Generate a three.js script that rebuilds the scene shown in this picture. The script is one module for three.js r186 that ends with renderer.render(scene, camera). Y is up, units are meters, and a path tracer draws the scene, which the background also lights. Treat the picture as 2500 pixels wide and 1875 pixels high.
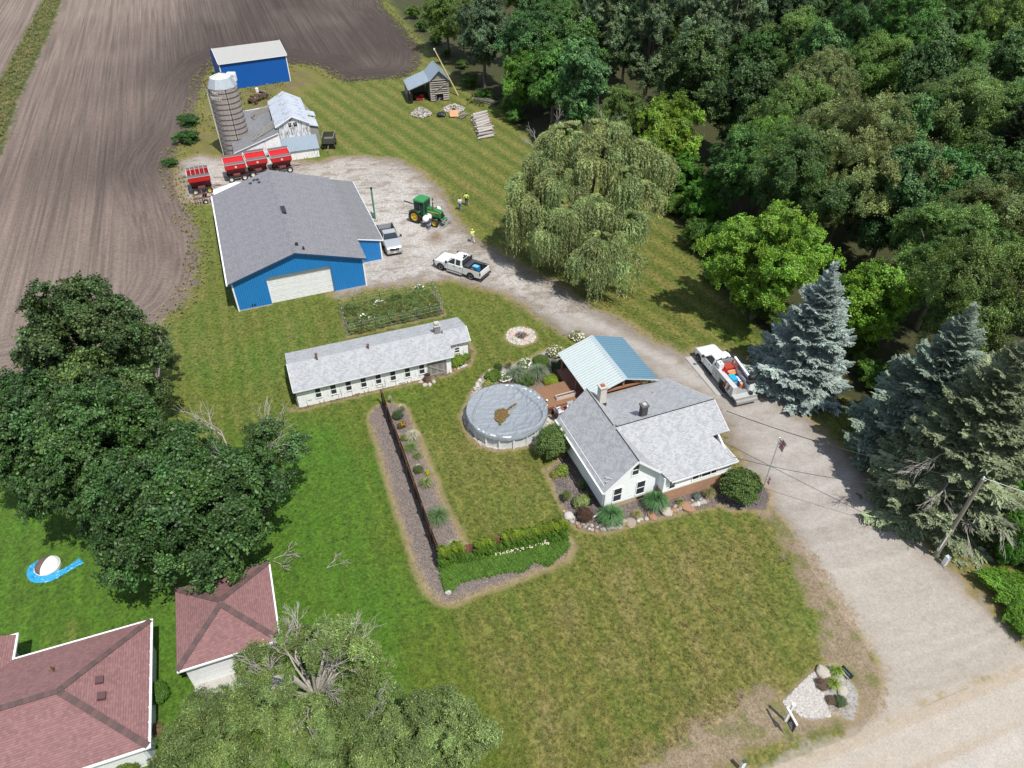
import * as THREE from 'three';
import { mergeGeometries } from 'three/addons/utils/BufferGeometryUtils.js';
import { MarchingCubes } from 'three/addons/objects/MarchingCubes.js';
import { FontLoader } from 'three/addons/loaders/FontLoader.js';
import { TextGeometry } from 'three/addons/geometries/TextGeometry.js';

// ---------------------------------------------------------------- camera, sky, sun, exposure
const scene = new THREE.Scene();
const camera = new THREE.PerspectiveCamera(55.93, 4 / 3, 0.5, 6000);
camera.position.set(0, 43, 0);
camera.rotation.set(THREE.MathUtils.degToRad(-40.3), 0, 0);
scene.add(camera);
const renderer = new THREE.WebGLRenderer({ antialias: true });
renderer.toneMapping = THREE.LinearToneMapping;
renderer.toneMappingExposure = 1.24;
renderer.shadowMap.enabled = true;
const SUN = new THREE.Vector3(0.29, 0.885, 0.365).normalize();
// one sky: a clear summer dome, paler towards the horizon, with thin broken cloud
const skyTex = (() => {
  const w = 512, h = 256, d = new Float32Array(w * h * 4);
  for (let j = 0; j < h; j++) for (let i = 0; i < w; i++) {
    const up = Math.max(0, Math.sin(((j + 0.5) / h - 0.5) * Math.PI)), a = ((i + 0.5) / w) * 2 * Math.PI, k = (j * w + i) * 4;
    const cl = 0.5 + 0.25 * Math.sin(3 * a + 5 * up) + 0.15 * Math.sin(7 * a - 9 * up + 1) + 0.1 * Math.sin(13 * a + 17 * up), c = Math.max(0, Math.min(1, (cl - 0.45) * 1.6)) * 0.55, t = Math.pow(1 - up, 2.2);
    const base = [0.24 + 0.3 * t, 0.32 + 0.28 * t, 0.46 + 0.19 * t];
    base.forEach((v, q) => { d[k + q] = v + (([0.8, 0.81, 0.82][q]) - v) * c; }); d[k + 3] = 1;
  }
  const t = new THREE.DataTexture(d, w, h, THREE.RGBAFormat, THREE.FloatType); t.mapping = THREE.EquirectangularReflectionMapping; t.magFilter = THREE.LinearFilter; t.needsUpdate = true; return t;
})();
scene.background = skyTex; scene.environment = skyTex;
const sun = new THREE.DirectionalLight(new THREE.Color(1, 0.955, 0.88), 4.4);
sun.name = 'sun';
sun.position.copy(SUN).multiplyScalar(300).add(new THREE.Vector3(0, 0, -80));
sun.target.position.set(0, 0, -80);
sun.castShadow = true;
sun.shadow.mapSize.set(4096, 4096);
Object.assign(sun.shadow.camera, { left: -150, right: 150, top: 150, bottom: -150, near: 1, far: 700 });
scene.add(sun, sun.target);
// ---------------------------------------------------------------- helpers
const rngOf = (s) => () => { s |= 0; s = (s + 0x6d2b79f5) | 0; let t = Math.imul(s ^ (s >>> 15), 1 | s); t = (t + Math.imul(t ^ (t >>> 7), 61 | t)) ^ t; return ((t ^ (t >>> 14)) >>> 0) / 4294967296; };
let rnd = rngOf(7);
const rr = (a, b) => a + (b - a) * rnd();
const pick = (a) => a[Math.floor(rnd() * a.length)];
const D = Math.PI / 180, clamp = THREE.MathUtils.clamp, lerp = THREE.MathUtils.lerp, smooth = THREE.MathUtils.smoothstep;
const V = (x, y, z) => new THREE.Vector3(x, y, z);
const lin = (r, g, b) => new THREE.Color().setRGB(r, g, b);
const used = {};
function numbered(n) { const k = used[n] = (used[n] ?? -1) + 1; return k ? n + '_' + String(k).padStart(3, '0') : n; }
function tag(o, label, category, group, kind) {
  if (label) o.userData.label = label;
  if (category) o.userData.category = category;
  if (group) o.userData.group = group;
  if (kind) o.userData.kind = kind;
  return o;
}
function thing(name, label, category, p = [0, 0], turn = 0, group, y = 0) {
  const o = new THREE.Group(); o.name = numbered(name); o.position.set(p[0], y, p[1]); o.rotation.y = turn * D;
  scene.add(o); return tag(o, label, category, group);
}
function copy(o, p, turn, label, group, y) {
  const c = o.clone(); c.name = numbered(o.name.replace(/_\d{3}$/, '')); c.userData = { ...o.userData };
  if (p) c.position.set(p[0], y ?? o.position.y, p[1]);
  if (turn !== undefined) c.rotation.y = turn * D;
  if (label) c.userData.label = label;
  if (group) c.userData.group = group;
  scene.add(c); return c;
}
const shade = (m) => { m.castShadow = m.receiveShadow = true; return m; };
const SPLIT = new Set('base_trim roof_vent lean_to rake_trim fascia wall_outlet rake_board basement_window broken_boards loose_planks corner_board brace lean_wall eave_pole bay_roof side_bay eave_trim loose_shingle wing_roof side_locker wiper fender frame cab_rack beacon fascia flashing stake exhaust front_rack roof_lamp hood_stripe wall_plate ridge_cap rear_awning missing_board step gutter wing_gutter annex_wall wing_wall front_shed hanger insulator downspout skirting rim_board annex step end_wall brick_base lettering twigs band'.split(' '));
function part(parent, name, geo, mat, label) {
  if (Array.isArray(geo) && geo.length > 1 && geo.length < 14 && SPLIT.has(name)) return geo.map((g) => part(parent, name, [g], mat, label))[0];
  const m = shade(new THREE.Mesh(Array.isArray(geo) ? join(geo) : geo, mat)); m.name = name; parent.add(m);
  if (label) m.userData.label = label;
  return m;
}
function single(name, label, category, geo, mat, group, kind) {
  const m = shade(new THREE.Mesh(Array.isArray(geo) ? join(geo) : geo, mat)); m.name = numbered(name); scene.add(m);
  return tag(m, label, category, group, kind);
}
const struct = (name, geo, mat) => single(name, null, null, geo, mat, null, 'structure');
// metre uv on every face: u runs level along it, v up or along its slope
function metreUV(g) {
  const p = g.attributes.position, uv = new Float32Array(p.count * 2), a = V(), b = V(), c = V(), n = V(), t = V(), s = V();
  for (let i = 0; i < p.count; i += 3) {
    a.fromBufferAttribute(p, i); b.fromBufferAttribute(p, i + 1); c.fromBufferAttribute(p, i + 2);
    n.copy(b).sub(a).cross(s.copy(c).sub(a)).normalize();
    if (Math.abs(n.y) > 0.999) { t.set(1, 0, 0); s.set(0, 0, -1); } else { t.set(n.z, 0, -n.x).normalize(); s.copy(n).cross(t); }
    [a, b, c].forEach((q, k) => { uv[(i + k) * 2] = q.dot(t); uv[(i + k) * 2 + 1] = q.dot(s); });
  }
  g.setAttribute('uv', new THREE.BufferAttribute(uv, 2));
  return g;
}
function flat(g, keepUV) {
  const h = g.index ? g.toNonIndexed() : g;
  for (const k of Object.keys(h.attributes)) if (!['position', 'normal', 'uv'].includes(k)) h.deleteAttribute(k);
  if (!h.attributes.normal) h.computeVertexNormals();
  if (!keepUV || !h.attributes.uv) metreUV(h);
  return h;
}
const join = (list, keepUV) => mergeGeometries(list.map((g) => flat(g, keepUV)));
// box from its limits, optionally chamfered look by none; turn [x, y, z] in degrees about its centre
function bb(x0, x1, y0, y1, z0, z1, turn) {
  const g = new THREE.BoxGeometry(Math.abs(x1 - x0), Math.abs(y1 - y0), Math.abs(z1 - z0));
  if (turn) g.rotateX(turn[0] * D).rotateY(turn[1] * D).rotateZ(turn[2] * D);
  return g.translate((x0 + x1) / 2, (y0 + y1) / 2, (z0 + z1) / 2);
}
function rod(a, b, r0, r1 = r0, seg = 7, open = false) {
  const A = V(...a), B = V(...b), d = B.clone().sub(A), g = new THREE.CylinderGeometry(r1, r0, d.length(), seg, 1, open);
  return g.applyQuaternion(new THREE.Quaternion().setFromUnitVectors(V(0, 1, 0), d.normalize())).translate((A.x + B.x) / 2, (A.y + B.y) / 2, (A.z + B.z) / 2);
}
function beam(a, b, w, h) {
  const A = V(...a), B = V(...b), d = B.clone().sub(A), g = new THREE.BoxGeometry(w, h, d.length());
  const m = new THREE.Matrix4().lookAt(B, A, Math.abs(d.y) > 0.98 * d.length() ? V(0, 0, 1) : V(0, 1, 0));
  return g.applyMatrix4(m).translate((A.x + B.x) / 2, (A.y + B.y) / 2, (A.z + B.z) / 2);
}
const disc = (r, h, x, y, z, seg = 20, turn) => { const g = new THREE.CylinderGeometry(r, r, h, seg); if (turn) g.rotateX(turn[0] * D).rotateY(turn[1] * D).rotateZ(turn[2] * D); return g.translate(x, y, z); };
// slab: flat polygon of 3D points (counter-clockwise seen from outside), thickness t inwards
function slab(pts, t) {
  const P = pts.map((p) => V(...p)), n = P[1].clone().sub(P[0]).cross(P[2].clone().sub(P[0])).normalize(), Q = P.map((p) => p.clone().addScaledVector(n, -t)), v = [];
  const tri = (a, b, c) => v.push(...a.toArray(), ...b.toArray(), ...c.toArray());
  for (let i = 1; i < P.length - 1; i++) { tri(P[0], P[i], P[i + 1]); tri(Q[0], Q[i + 1], Q[i]); }
  for (let i = 0; i < P.length; i++) { const j = (i + 1) % P.length; tri(P[i], Q[i], P[j]); tri(P[j], Q[i], Q[j]); }
  const g = new THREE.BufferGeometry(); g.setAttribute('position', new THREE.Float32BufferAttribute(v, 3)); g.computeVertexNormals();
  return metreUV(g);
}
function tris(v) { const g = new THREE.BufferGeometry(); g.setAttribute('position', new THREE.Float32BufferAttribute(v, 3)); g.computeVertexNormals(); return metreUV(g); }
// loft: rings of equal point count, smooth along and around unless hard
function loft(rings, caps = true, hard = false) {
  const n = rings[0].length, pos = [], idx = [];
  rings.forEach((r) => r.forEach((p) => pos.push(...p)));
  for (let i = 0; i < rings.length - 1; i++) for (let j = 0; j < n; j++) { const a = i * n + j, b = i * n + (j + 1) % n, c = a + n, d = b + n; idx.push(a, b, c, b, d, c); }
  let g = new THREE.BufferGeometry(); g.setAttribute('position', new THREE.Float32BufferAttribute(pos, 3)); g.setIndex(idx);
  if (hard) g = g.toNonIndexed();
  g.computeVertexNormals();
  const out = [flat(g)];
  if (caps) for (const [r, s] of [[rings[0], 1], [rings[rings.length - 1], -1]]) {
    const c = r.reduce((q, p) => [q[0] + p[0] / n, q[1] + p[1] / n, q[2] + p[2] / n], [0, 0, 0]), v = [];
    for (let j = 0; j < n; j++) { const a = r[j], b = r[(j + 1) % n]; v.push(...c, ...(s > 0 ? [...b, ...a] : [...a, ...b])); }
    out.push(tris(v));
  }
  return mergeGeometries(out);
}
// rounded rectangle ring across x: half width hw, from y0 to y1, corner k, top narrowed by tn
function ringX(x, hw, y0, y1, k = 0.08, tn = 0, zc = 0) {
  const out = [], c = [[1, 0, 0], [1, 1, 1], [-1, 1, 2], [-1, 0, 3]];
  for (const [sx, top, q] of c) for (let i = 0; i < 4; i++) {
    const a = (q * 90 - 90 + i * 30) * D, w = hw - (top ? tn : 0);
    out.push([x, (top ? y1 - k : y0 + k) + k * Math.sin(a), zc - (sx * (w - k) + k * Math.cos(a))]);
  }
  return out;
}
function wheel(parent, x, y, z, r, w, tyreMat, rimMat, side, name = 'wheel') {
  const t = part(parent, name, tyreGeo(r, w).translate(x, y, z), tyreMat);
  part(t, 'rim', rimGeo(r, w, side).translate(x, y, z), rimMat);
  return t;
}
const tyreGeo = (r, w) => new THREE.LatheGeometry([[r * 0.56, -w * 0.46], [r * 0.9, -w / 2], [r, -w * 0.36], [r, w * 0.36], [r * 0.9, w / 2], [r * 0.56, w * 0.46], [r * 0.56, -w * 0.46]].map((p) => new THREE.Vector2(...p)), 24).rotateX(90 * D);
const rimGeo = (r, w, side) => join([new THREE.LatheGeometry([[0, side * w * 0.3], [r * 0.16, side * w * 0.32], [r * 0.2, side * w * 0.2], [r * 0.42, side * w * 0.18], [r * 0.5, side * w * 0.46], [r * 0.57, side * w * 0.46], [r * 0.57, -side * w * 0.3]].map((p) => new THREE.Vector2(...p)), 20).rotateX(90 * D)]);

// ---------------------------------------------------------------- noise
const NT = new Float32Array(65536); { const q = rngOf(99); for (let i = 0; i < 65536; i++) NT[i] = q(); }
function vn(x, y) {
  const xi = Math.floor(x), yi = Math.floor(y), fx = x - xi, fy = y - yi, u = fx * fx * (3 - 2 * fx), v = fy * fy * (3 - 2 * fy);
  const x0 = xi & 255, x1 = (xi + 1) & 255, y0 = (yi & 255) << 8, y1 = ((yi + 1) & 255) << 8;
  const a = NT[y0 + x0], b = NT[y0 + x1], c = NT[y1 + x0], d = NT[y1 + x1];
  return a + (b - a) * u + (c - a + (a - b - c + d) * u) * v;
}
const fbm = (x, y, o = 3) => { let s = 0, a = 0.5, n = 0; for (let i = 0; i < o; i++) { s += a * vn(x + i * 37.7, y + i * 11.3); n += a; a *= 0.5; x *= 2.03; y *= 2.03; } return s / n; };
// tileable: periodic value noise on p cells
function pn(x, y, p, k = 0) {
  const xi = Math.floor(x), yi = Math.floor(y), fx = x - xi, fy = y - yi, u = fx * fx * (3 - 2 * fx), v = fy * fy * (3 - 2 * fy), w = (q) => ((q % p) + p) % p;
  const h = (i, j) => NT[(w(j) * 131 + w(i) * 7 + k * 977 + w(i) * w(j) * 3) & 65535];
  const a = h(xi, yi), b = h(xi + 1, yi), c = h(xi, yi + 1), d = h(xi + 1, yi + 1);
  return a + (b - a) * u + (c - a + (a - b - c + d) * u) * v;
}
const srgb8 = (v) => { v = clamp(v, 0, 1); return Math.round(255 * (v <= 0.0031308 ? v * 12.92 : 1.055 * Math.pow(v, 1 / 2.4) - 0.055)); };
// colour texture from f(u, v) -> [r, g, b] linear; size metres mx by my
function colourTex(n, m, mx, my, f) {
  const d = new Uint8Array(n * m * 4);
  for (let j = 0; j < m; j++) for (let i = 0; i < n; i++) { const c = f((i + 0.5) / n, (j + 0.5) / m), k = (j * n + i) * 4; d[k] = srgb8(c[0]); d[k + 1] = srgb8(c[1]); d[k + 2] = srgb8(c[2]); d[k + 3] = 255; }
  const t = new THREE.DataTexture(d, n, m); t.colorSpace = THREE.SRGBColorSpace; t.magFilter = THREE.LinearFilter; t.wrapS = t.wrapT = THREE.RepeatWrapping; t.repeat.set(1 / mx, 1 / my); t.needsUpdate = true;
  return t;
}
function greyTex(n, m, mx, my, f) {
  const d = new Uint8Array(n * m * 4);
  for (let j = 0; j < m; j++) for (let i = 0; i < n; i++) { const k = (j * n + i) * 4; d[k] = d[k + 1] = d[k + 2] = Math.round(255 * clamp(f((i + 0.5) / n, (j + 0.5) / m), 0, 1)); d[k + 3] = 255; }
  const t = new THREE.DataTexture(d, n, m); t.magFilter = THREE.LinearFilter; t.wrapS = t.wrapT = THREE.RepeatWrapping; t.repeat.set(1 / mx, 1 / my); t.needsUpdate = true;
  return t;
}
function std(r, g, b, rough = 0.8, o = {}) { return new THREE.MeshStandardMaterial({ color: lin(r, g, b), roughness: rough, side: THREE.DoubleSide, ...o }); }
// flat colours broken up by a faint mottled map
const mottle = colourTex(256, 256, 1.7, 1.7, (u, v) => { const k = 0.82 + 0.3 * (0.5 * pn(u * 8, v * 8, 8, 1) + 0.3 * pn(u * 32, v * 32, 32, 2) + 0.2 * pn(u * 128, v * 128, 128, 3)); return [k, k, k]; });
const streak = colourTex(256, 256, 2.3, 3.1, (u, v) => { const k = 0.78 + 0.36 * (0.6 * pn(u * 48, v * 3, 48, 4) + 0.25 * pn(u * 128, v * 12, 128, 5) + 0.15 * pn(u * 6, v * 6, 6, 6)); return [k, k, k * 0.99]; });
const mot = (r, g, b, rough = 0.85, o = {}) => std(r, g, b, rough, { map: mottle, ...o });
const strk = (r, g, b, rough = 0.85, o = {}) => std(r, g, b, rough, { map: streak, ...o });
// ---------------------------------------------------------------- outlines on the ground, metres [x, z]
const FIELD = [[-34.87, -211.61], [-31.67, -191.98], [-26.74, -179.19], [-21.84, -165.96], [-18.43, -154.26], [-17.83, -145.26], [-19.29, -138.38], [-25.84, -136.55], [-30.30, -135.52], [-33.88, -139.72], [-36.78, -144.69], [-42.24, -146.12], [-46.65, -148.76], [-57.50, -148.76], [-57.01, -138.38], [-54.11, -126.08], [-50.41, -111.51], [-50.02, -104.29], [-48.76, -98.54], [-44.70, -91.08], [-41.85, -85.69], [-38.05, -77.83], [-36.10, -72.96], [-34.93, -68.01], [-34.79, -63.92], [-35.89, -60.80], [-37.32, -58.40], [-39.26, -56.42], [-42.42, -54.44], [-45.52, -52.69], [-49.59, -50.67], [-75,-49], [-140,-80], [-420,-160], [-420,-420], [-40,-420]];
const STRIP = [[-111.92, -199.45], [-101.78, -173.31], [-90.12, -141.07], [-84.73, -126.08], [-75.07, -102.60], [-84,-113], [-79.62, -103.44], [-84.76, -116.40], [-92.84, -135.52], [-98.54, -151.16], [-105.93, -171.42], [-116.30, -199.45], [-125,-230], [-160,-330], [-150,-330], [-118,-225]];
const DRIVE = [[19.96, -18.87], [21.52, -20.14], [22.60, -21.71], [22.98, -23.21], [22.60, -24.79], [22.05, -26.63], [21.53, -28.77], [21.00, -31.18], [20.46, -34.59], [19.88, -36.02], [19.48, -38.27], [18.81, -40.77], [18.34, -46.30], [16.51, -49.38], [14.15, -50.34], [12.11, -54.09], [8.89, -57.40], [5.54, -58.95], [2.13, -62.80], [-1.30, -65.97], [-4.39, -68.01], [-6.98, -68.68], [-10.49, -67.82], [-15.69, -66.89], [-18.67, -65.25], [-22.22, -72.96], [-38.32, -86.99], [-41.04, -86.99], [-43.49, -88.33], [-46.10, -94.70], [-47.76, -99.81], [-45.88, -102.60], [-40.64, -100.94], [-27.74, -100.13], [-26.04, -101.77], [-22.41, -102.26], [-17.17, -100.94], [-13.12, -97.28], [-10.52, -91.79], [-8.41, -85.69], [-6.51, -80.49], [-4.19, -76.38], [-1.35, -73.79], [1.77, -70.43], [5.26, -67.07], [7.75, -64.01], [10.37, -60.96], [13.49, -57.55], [16.60, -54.95], [19.16, -56.12], [21.65, -55.16], [23.56, -50.67], [24.35, -47.50], [25.78, -46.18], [26.46, -44.56], [27.57, -41.55], [28.59, -37.31], [29.44, -34.16], [30.15, -31.86], [30.67, -30.09], [31.11, -28.70], [31.55, -27.79], [31.86, -26.29], [32.32, -25.02], [33.00, -23.90], [32.74, -23.21], [28.37, -22.00], [23.60, -20.14]];
const ROAD = [[10.05, -15.79], [14.44, -17.14], [17.41, -18.08], [19.88, -18.87], [23.60, -20.14], [28.34, -21.94], [32.76, -23.52], [60,-47.5], [140,-78], [150,-55], [60,-21], [0,2], [-80,30], [-90,8], [-5,-14]];
const ISLE = [[16.07, -20.82], [17.09, -21.60], [18.06, -22.41], [19.35, -23.26], [20.47, -23.53], [20.98, -23.07], [21.12, -22.21], [21.19, -21.46], [20.71, -20.28], [20.24, -19.73], [19.57, -19.85], [18.71, -19.94], [17.89, -19.83], [17.18, -19.97], [16.75, -20.46]];
const FENCEBED = [[-12.39, -45.90], [-12.52, -46.78], [-12.12, -47.66], [-10.78, -48.10], [-9.44, -47.60], [-8.93, -46.59], [-8.23, -44.65], [-7.44, -42.75], [-6.80, -40.95], [-5.94, -38.91], [-5.35, -36.99], [-4.58, -35.43], [-3.96, -34.07], [-3.26, -32.64], [-2.73, -32.07], [0.59, -32.76], [3.77, -33.65], [4.37, -33.15], [4.56, -32.51], [4.11, -31.40], [2.59, -30.43], [0.56, -29.58], [-2.39, -28.32], [-3.72, -27.65], [-4.29, -27.52], [-5.09, -27.85], [-5.94, -28.64], [-6.67, -30.05], [-7.37, -31.88], [-7.97, -33.54], [-8.85, -35.57], [-9.72, -38.01], [-10.66, -40.79], [-11.66, -43.77]];
const HOUSEBED = [[2.69, -40.00], [2.93, -39.28], [3.31, -37.88], [3.66, -36.67], [3.99, -35.79], [4.18, -34.94], [4.91, -34.10], [6.19, -33.69], [7.53, -33.89], [9.27, -34.58], [11.58, -35.15], [13.36, -35.72], [15.73, -36.26], [16.76, -35.79], [18.57, -35.79], [19.36, -35.79], [20.31, -37.42], [19.39, -39.44], [16.6,-38.5], [12,-37.2], [7.4,-38], [6,-43], [4.4,-42.2], [3.43, -40.49]];
const POOLBED = [[1.61, -42.77], [0.93, -42.46], [-0.18, -42.29], [-1.41, -42.22], [-2.78, -42.74], [-3.87, -44.33], [-4.49, -46.51], [-4.13, -47.57], [-3.68, -49.37], [-3.19, -50.61], [-2.62, -52.00], [-1.60, -52.87], [0.36, -53.88], [2.07, -54.79], [3.54, -55.96], [4.71, -56.20], [6.14, -53.88], [6.66, -51.46], [3.57, -43.65], [2.53, -42.60]];
const GARDEN = [[-17.94, -62.65], [-8.51, -66.14], [-6.92, -61.78], [-16.32, -57.93]];
const COOPBED = [[-5.61, -52.42], [-5.13, -52.57], [-4.06, -53.46], [-3.71, -54.43], [-3.74, -55.95], [-4.34, -57.02], [-5.90, -55.95]];
const COOPSKIRT = [[-19.3,-46.9], [-5.6,-52.1], [-5.7,-52.5], [-19.6,-47.3]];
const WOODS = [[-34.14, -206.39], [-24.84, -179.19], [-15.79, -152.70], [-8.72, -132.01], [-2.39, -121.63], [0.66, -114.01], [5.05, -103.44], [12.21, -92.51], [20.09, -83.16], [21.04, -72.96], [22.54, -65.25], [24.77, -58.56], [26.93, -53.38], [28.86, -48.74], [31.67, -46.30], [31.06, -40.77], [32.34, -33.73], [34.51, -31.26], [36.14, -30.47], [60,-34], [200,-80], [300,-420], [-40,-420]];
const SCRUB = [[-57.01, -138.38], [-56.41, -145.26], [-42.66, -145.26], [-35.45, -142.45], [-33.12, -135.78], [-37.50, -128.40], [-36.21, -122.72], [-42.66, -100.94], [-47.35, -100.94], [-49.52, -101.77], [-50.41, -111.51], [-54.11, -126.08]];
const FIREPIT = [0.89, -58.09];

class Sdf {
  constructor(poly, step = 0.35, pad = 6, closed = true) {
    const xs = poly.map((p) => p[0]), zs = poly.map((p) => p[1]);
    this.s = step; this.x0 = Math.max(-150, Math.min(...xs) - pad); this.z0 = Math.max(-240, Math.min(...zs) - pad);
    const x1 = Math.min(75, Math.max(...xs) + pad), z1 = Math.min(-5, Math.max(...zs) + pad);
    this.n = Math.ceil((x1 - this.x0) / step) + 2; this.m = Math.ceil((z1 - this.z0) / step) + 2;
    this.d = new Float32Array(this.n * this.m);
    const k = poly.length, e = closed ? k : k - 1;
    for (let j = 0; j < this.m; j++) for (let i = 0; i < this.n; i++) {
      const x = this.x0 + i * step, z = this.z0 + j * step; let best = 1e9, inside = false;
      for (let a = 0; a < e; a++) {
        const [ax, az] = poly[a], [bx, bz] = poly[(a + 1) % k], dx = bx - ax, dz = bz - az, t = clamp(((x - ax) * dx + (z - az) * dz) / (dx * dx + dz * dz + 1e-9), 0, 1);
        const q = (ax + t * dx - x) ** 2 + (az + t * dz - z) ** 2; if (q < best) best = q;
        if (closed && (az > z) !== (bz > z) && x < ((bx - ax) * (z - az)) / (bz - az) + ax) inside = !inside;
      }
      this.d[j * this.n + i] = Math.sqrt(best) * (inside ? -1 : 1);
    }
  }
  at(x, z) {
    const u = (x - this.x0) / this.s, v = (z - this.z0) / this.s, i = Math.floor(u), j = Math.floor(v);
    if (i < 0 || j < 0 || i >= this.n - 1 || j >= this.m - 1) return 9;
    const f = u - i, g = v - j, k = j * this.n + i, d = this.d;
    return (d[k] * (1 - f) + d[k + 1] * f) * (1 - g) + (d[k + this.n] * (1 - f) + d[k + this.n + 1] * f) * g;
  }
}
const S = { field: new Sdf(FIELD, 0.6), strip: new Sdf(STRIP, 0.6), drive: new Sdf(DRIVE), road: new Sdf(ROAD), isle: new Sdf(ISLE, 0.2, 3), fbed: new Sdf(FENCEBED, 0.2, 3), hbed: new Sdf(HOUSEBED, 0.2, 3), pbed: new Sdf(POOLBED, 0.2, 3), gard: new Sdf(GARDEN, 0.2, 3), cbed: new Sdf(COOPBED, 0.2, 3), cskirt: new Sdf(COOPSKIRT, 0.2, 3), woods: new Sdf(WOODS, 0.6), scrub: new Sdf(SCRUB, 0.5, 4) };
const DRIVEEDGE = [[-27.56, -102.60], [-17.17, -100.94], [-13.12, -97.28], [-10.52, -91.79], [-6.51, -80.49], [-1.35, -73.79], [5.26, -67.07], [10.37, -60.96], [16.60, -54.95], [20.55, -48.74]];
S.edge = new Sdf(DRIVEEDGE, 0.5, 40, false);
const AX = [Math.cos(21 * D), -Math.sin(21 * D)], AW = [Math.sin(21 * D), Math.cos(21 * D)];   // along and across the farm's buildings
const uw = (x, z) => [x * AX[0] + z * AX[1], x * AW[0] + z * AW[1]];
const mix3 = (a, b, t) => { t = clamp(t, 0, 1); a[0] += (b[0] - a[0]) * t; a[1] += (b[1] - a[1]) * t; a[2] += (b[2] - a[2]) * t; return a; };
const C = {
  grass: [0.108, 0.146, 0.013], lush: [0.066, 0.158, 0.008], dry: [0.18, 0.158, 0.04], straw: [0.30, 0.225, 0.125], brown: [0.19, 0.135, 0.08], gravel: [0.36, 0.33, 0.305], pale: [0.45, 0.425, 0.40],
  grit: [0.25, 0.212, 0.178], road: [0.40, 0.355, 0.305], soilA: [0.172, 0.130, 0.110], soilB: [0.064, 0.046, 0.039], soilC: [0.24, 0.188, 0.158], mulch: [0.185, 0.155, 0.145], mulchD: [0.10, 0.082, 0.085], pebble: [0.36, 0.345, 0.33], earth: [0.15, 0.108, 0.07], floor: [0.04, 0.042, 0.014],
};
const VERGE = [[18.82, -35.75], [19.88, -36.02], [20.46, -34.59], [21.31, -31.86], [21.97, -29.33], [22.64, -27.15], [23.02, -24.47], [22.89, -22.60], [21.71, -20.28], [20.11, -18.92], [21.58, -21.42], [21.67, -23.21], [20.25, -23.58], [20.55, -25.45], [20.45, -28.41], [20.09, -31.46], [19.51, -34.16]];
const DIRT = [[10.22, -18.80], [11.92, -19.48], [13.95, -20.28], [14.92, -21.65], [15.29, -21.65], [15.81, -20.91], [16.57, -20.46], [17.15, -20.01], [18.88, -19.92], [19.64, -19.57], [18.10, -19.66], [16.44, -19.40], [15.07, -18.84], [13.23, -18.38], [12.21, -17.64], [10.91, -17.08], [8.66, -16.61], [6.06, -15.69], [6.85, -16.76], [8.84, -17.72]];
S.verge = new Sdf(VERGE, 0.25, 4); S.dirt = new Sdf(DIRT, 0.25, 4);
const DRY = [[[-0.97, -40.25], 5, 0.62], [[-2.56, -42.89], 4.5, 0.5], [[-4.08, -42.35], 2, 0.6], [[7.07, -28.22], 7, 0.62], [[11.61, -27.15], 5, 0.5], [[4.28, -24.47], 6, 0.5], [[14.51, -30.47], 4, 0.3], [[9.97, -22.90], 5, 0.5], [[1.34, -26.12], 5, 0.35], [[15.37, -21.42], 3, 0.5], [[13.55, -19.73], 3.5, 1], [[16.34, -20.84], 2.2, 0.9], [[10.60, -18.65], 3, 1], [[7.76, -17.62], 3, 0.8], [[12.06, -19.19], 3, 1], [[-26.71, -58.56], 5, 0.3], [[-28.56, -55.53], 3, 0.3], [[11.62, -65.25], 4, 0.45], [[15.28, -60.15], 4, 0.35], [[16.77, -72.96], 3, 0.3], [[-38.32, -132.01], 7, 0.5], [[-36.10, -72.96], 1.8, 0.7], [[-34.06, -65.25], 1.5, 0.8], [[-34.34, -61.79], 1.5, 0.6], [[-24.16, -108.72], 2.5, 0.5], [[-28.89, -25.45], 1.5, 0.6], [[18.58, -60.15], 3, 0.35]];
const LUSH = [[[-14.35, -35.93], 6, 1], [[-17.66, -42.89], 4.5, 0.8], [[-23.76, -52.69], 4, 0.7], [[-10.86, -27.86], 6, 0.9], [[-12.08, -24.47], 5, 0.8], [[-17.34, -33.73], 5, 0.9], [[-31.79, -31.66], 9, 1], [[-32.61, -26.81], 6, 0.8], [[-37.43, -36.85], 6, 1], [[-9.34, -30.47], 3, 0.7], [[-28.55, -52.69], 3, 0.5], [[-6.88, -60.15], 2.5, 0.5], [[4.51, -61.79], 2, 0.5], [[19.21, -26.12], 2.2, 0.4], [[18.97, -30.09], 2.2, 0.35], [[-17.48, -103.44], 9, 0.35], [[-17.68, -81.93], 3, 0.6]];
const EDGE = [[-18, -103], [-17.2, -100.9], [-13.1, -97], [-9.5, -88.3], [-7, -82], [-4.2, -75.6], [5.3, -67.3], [10.4, -61.3], [14.8, -57], [16.7, -54.8], [25, -48]];
function edgeZ(x) { if (x < -18) return -103; for (let i = 0; i < EDGE.length - 1; i++) if (x < EDGE[i + 1][0]) return lerp(EDGE[i][1], EDGE[i + 1][1], (x - EDGE[i][0]) / (EDGE[i + 1][0] - EDGE[i][0])); return -48; }
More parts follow.
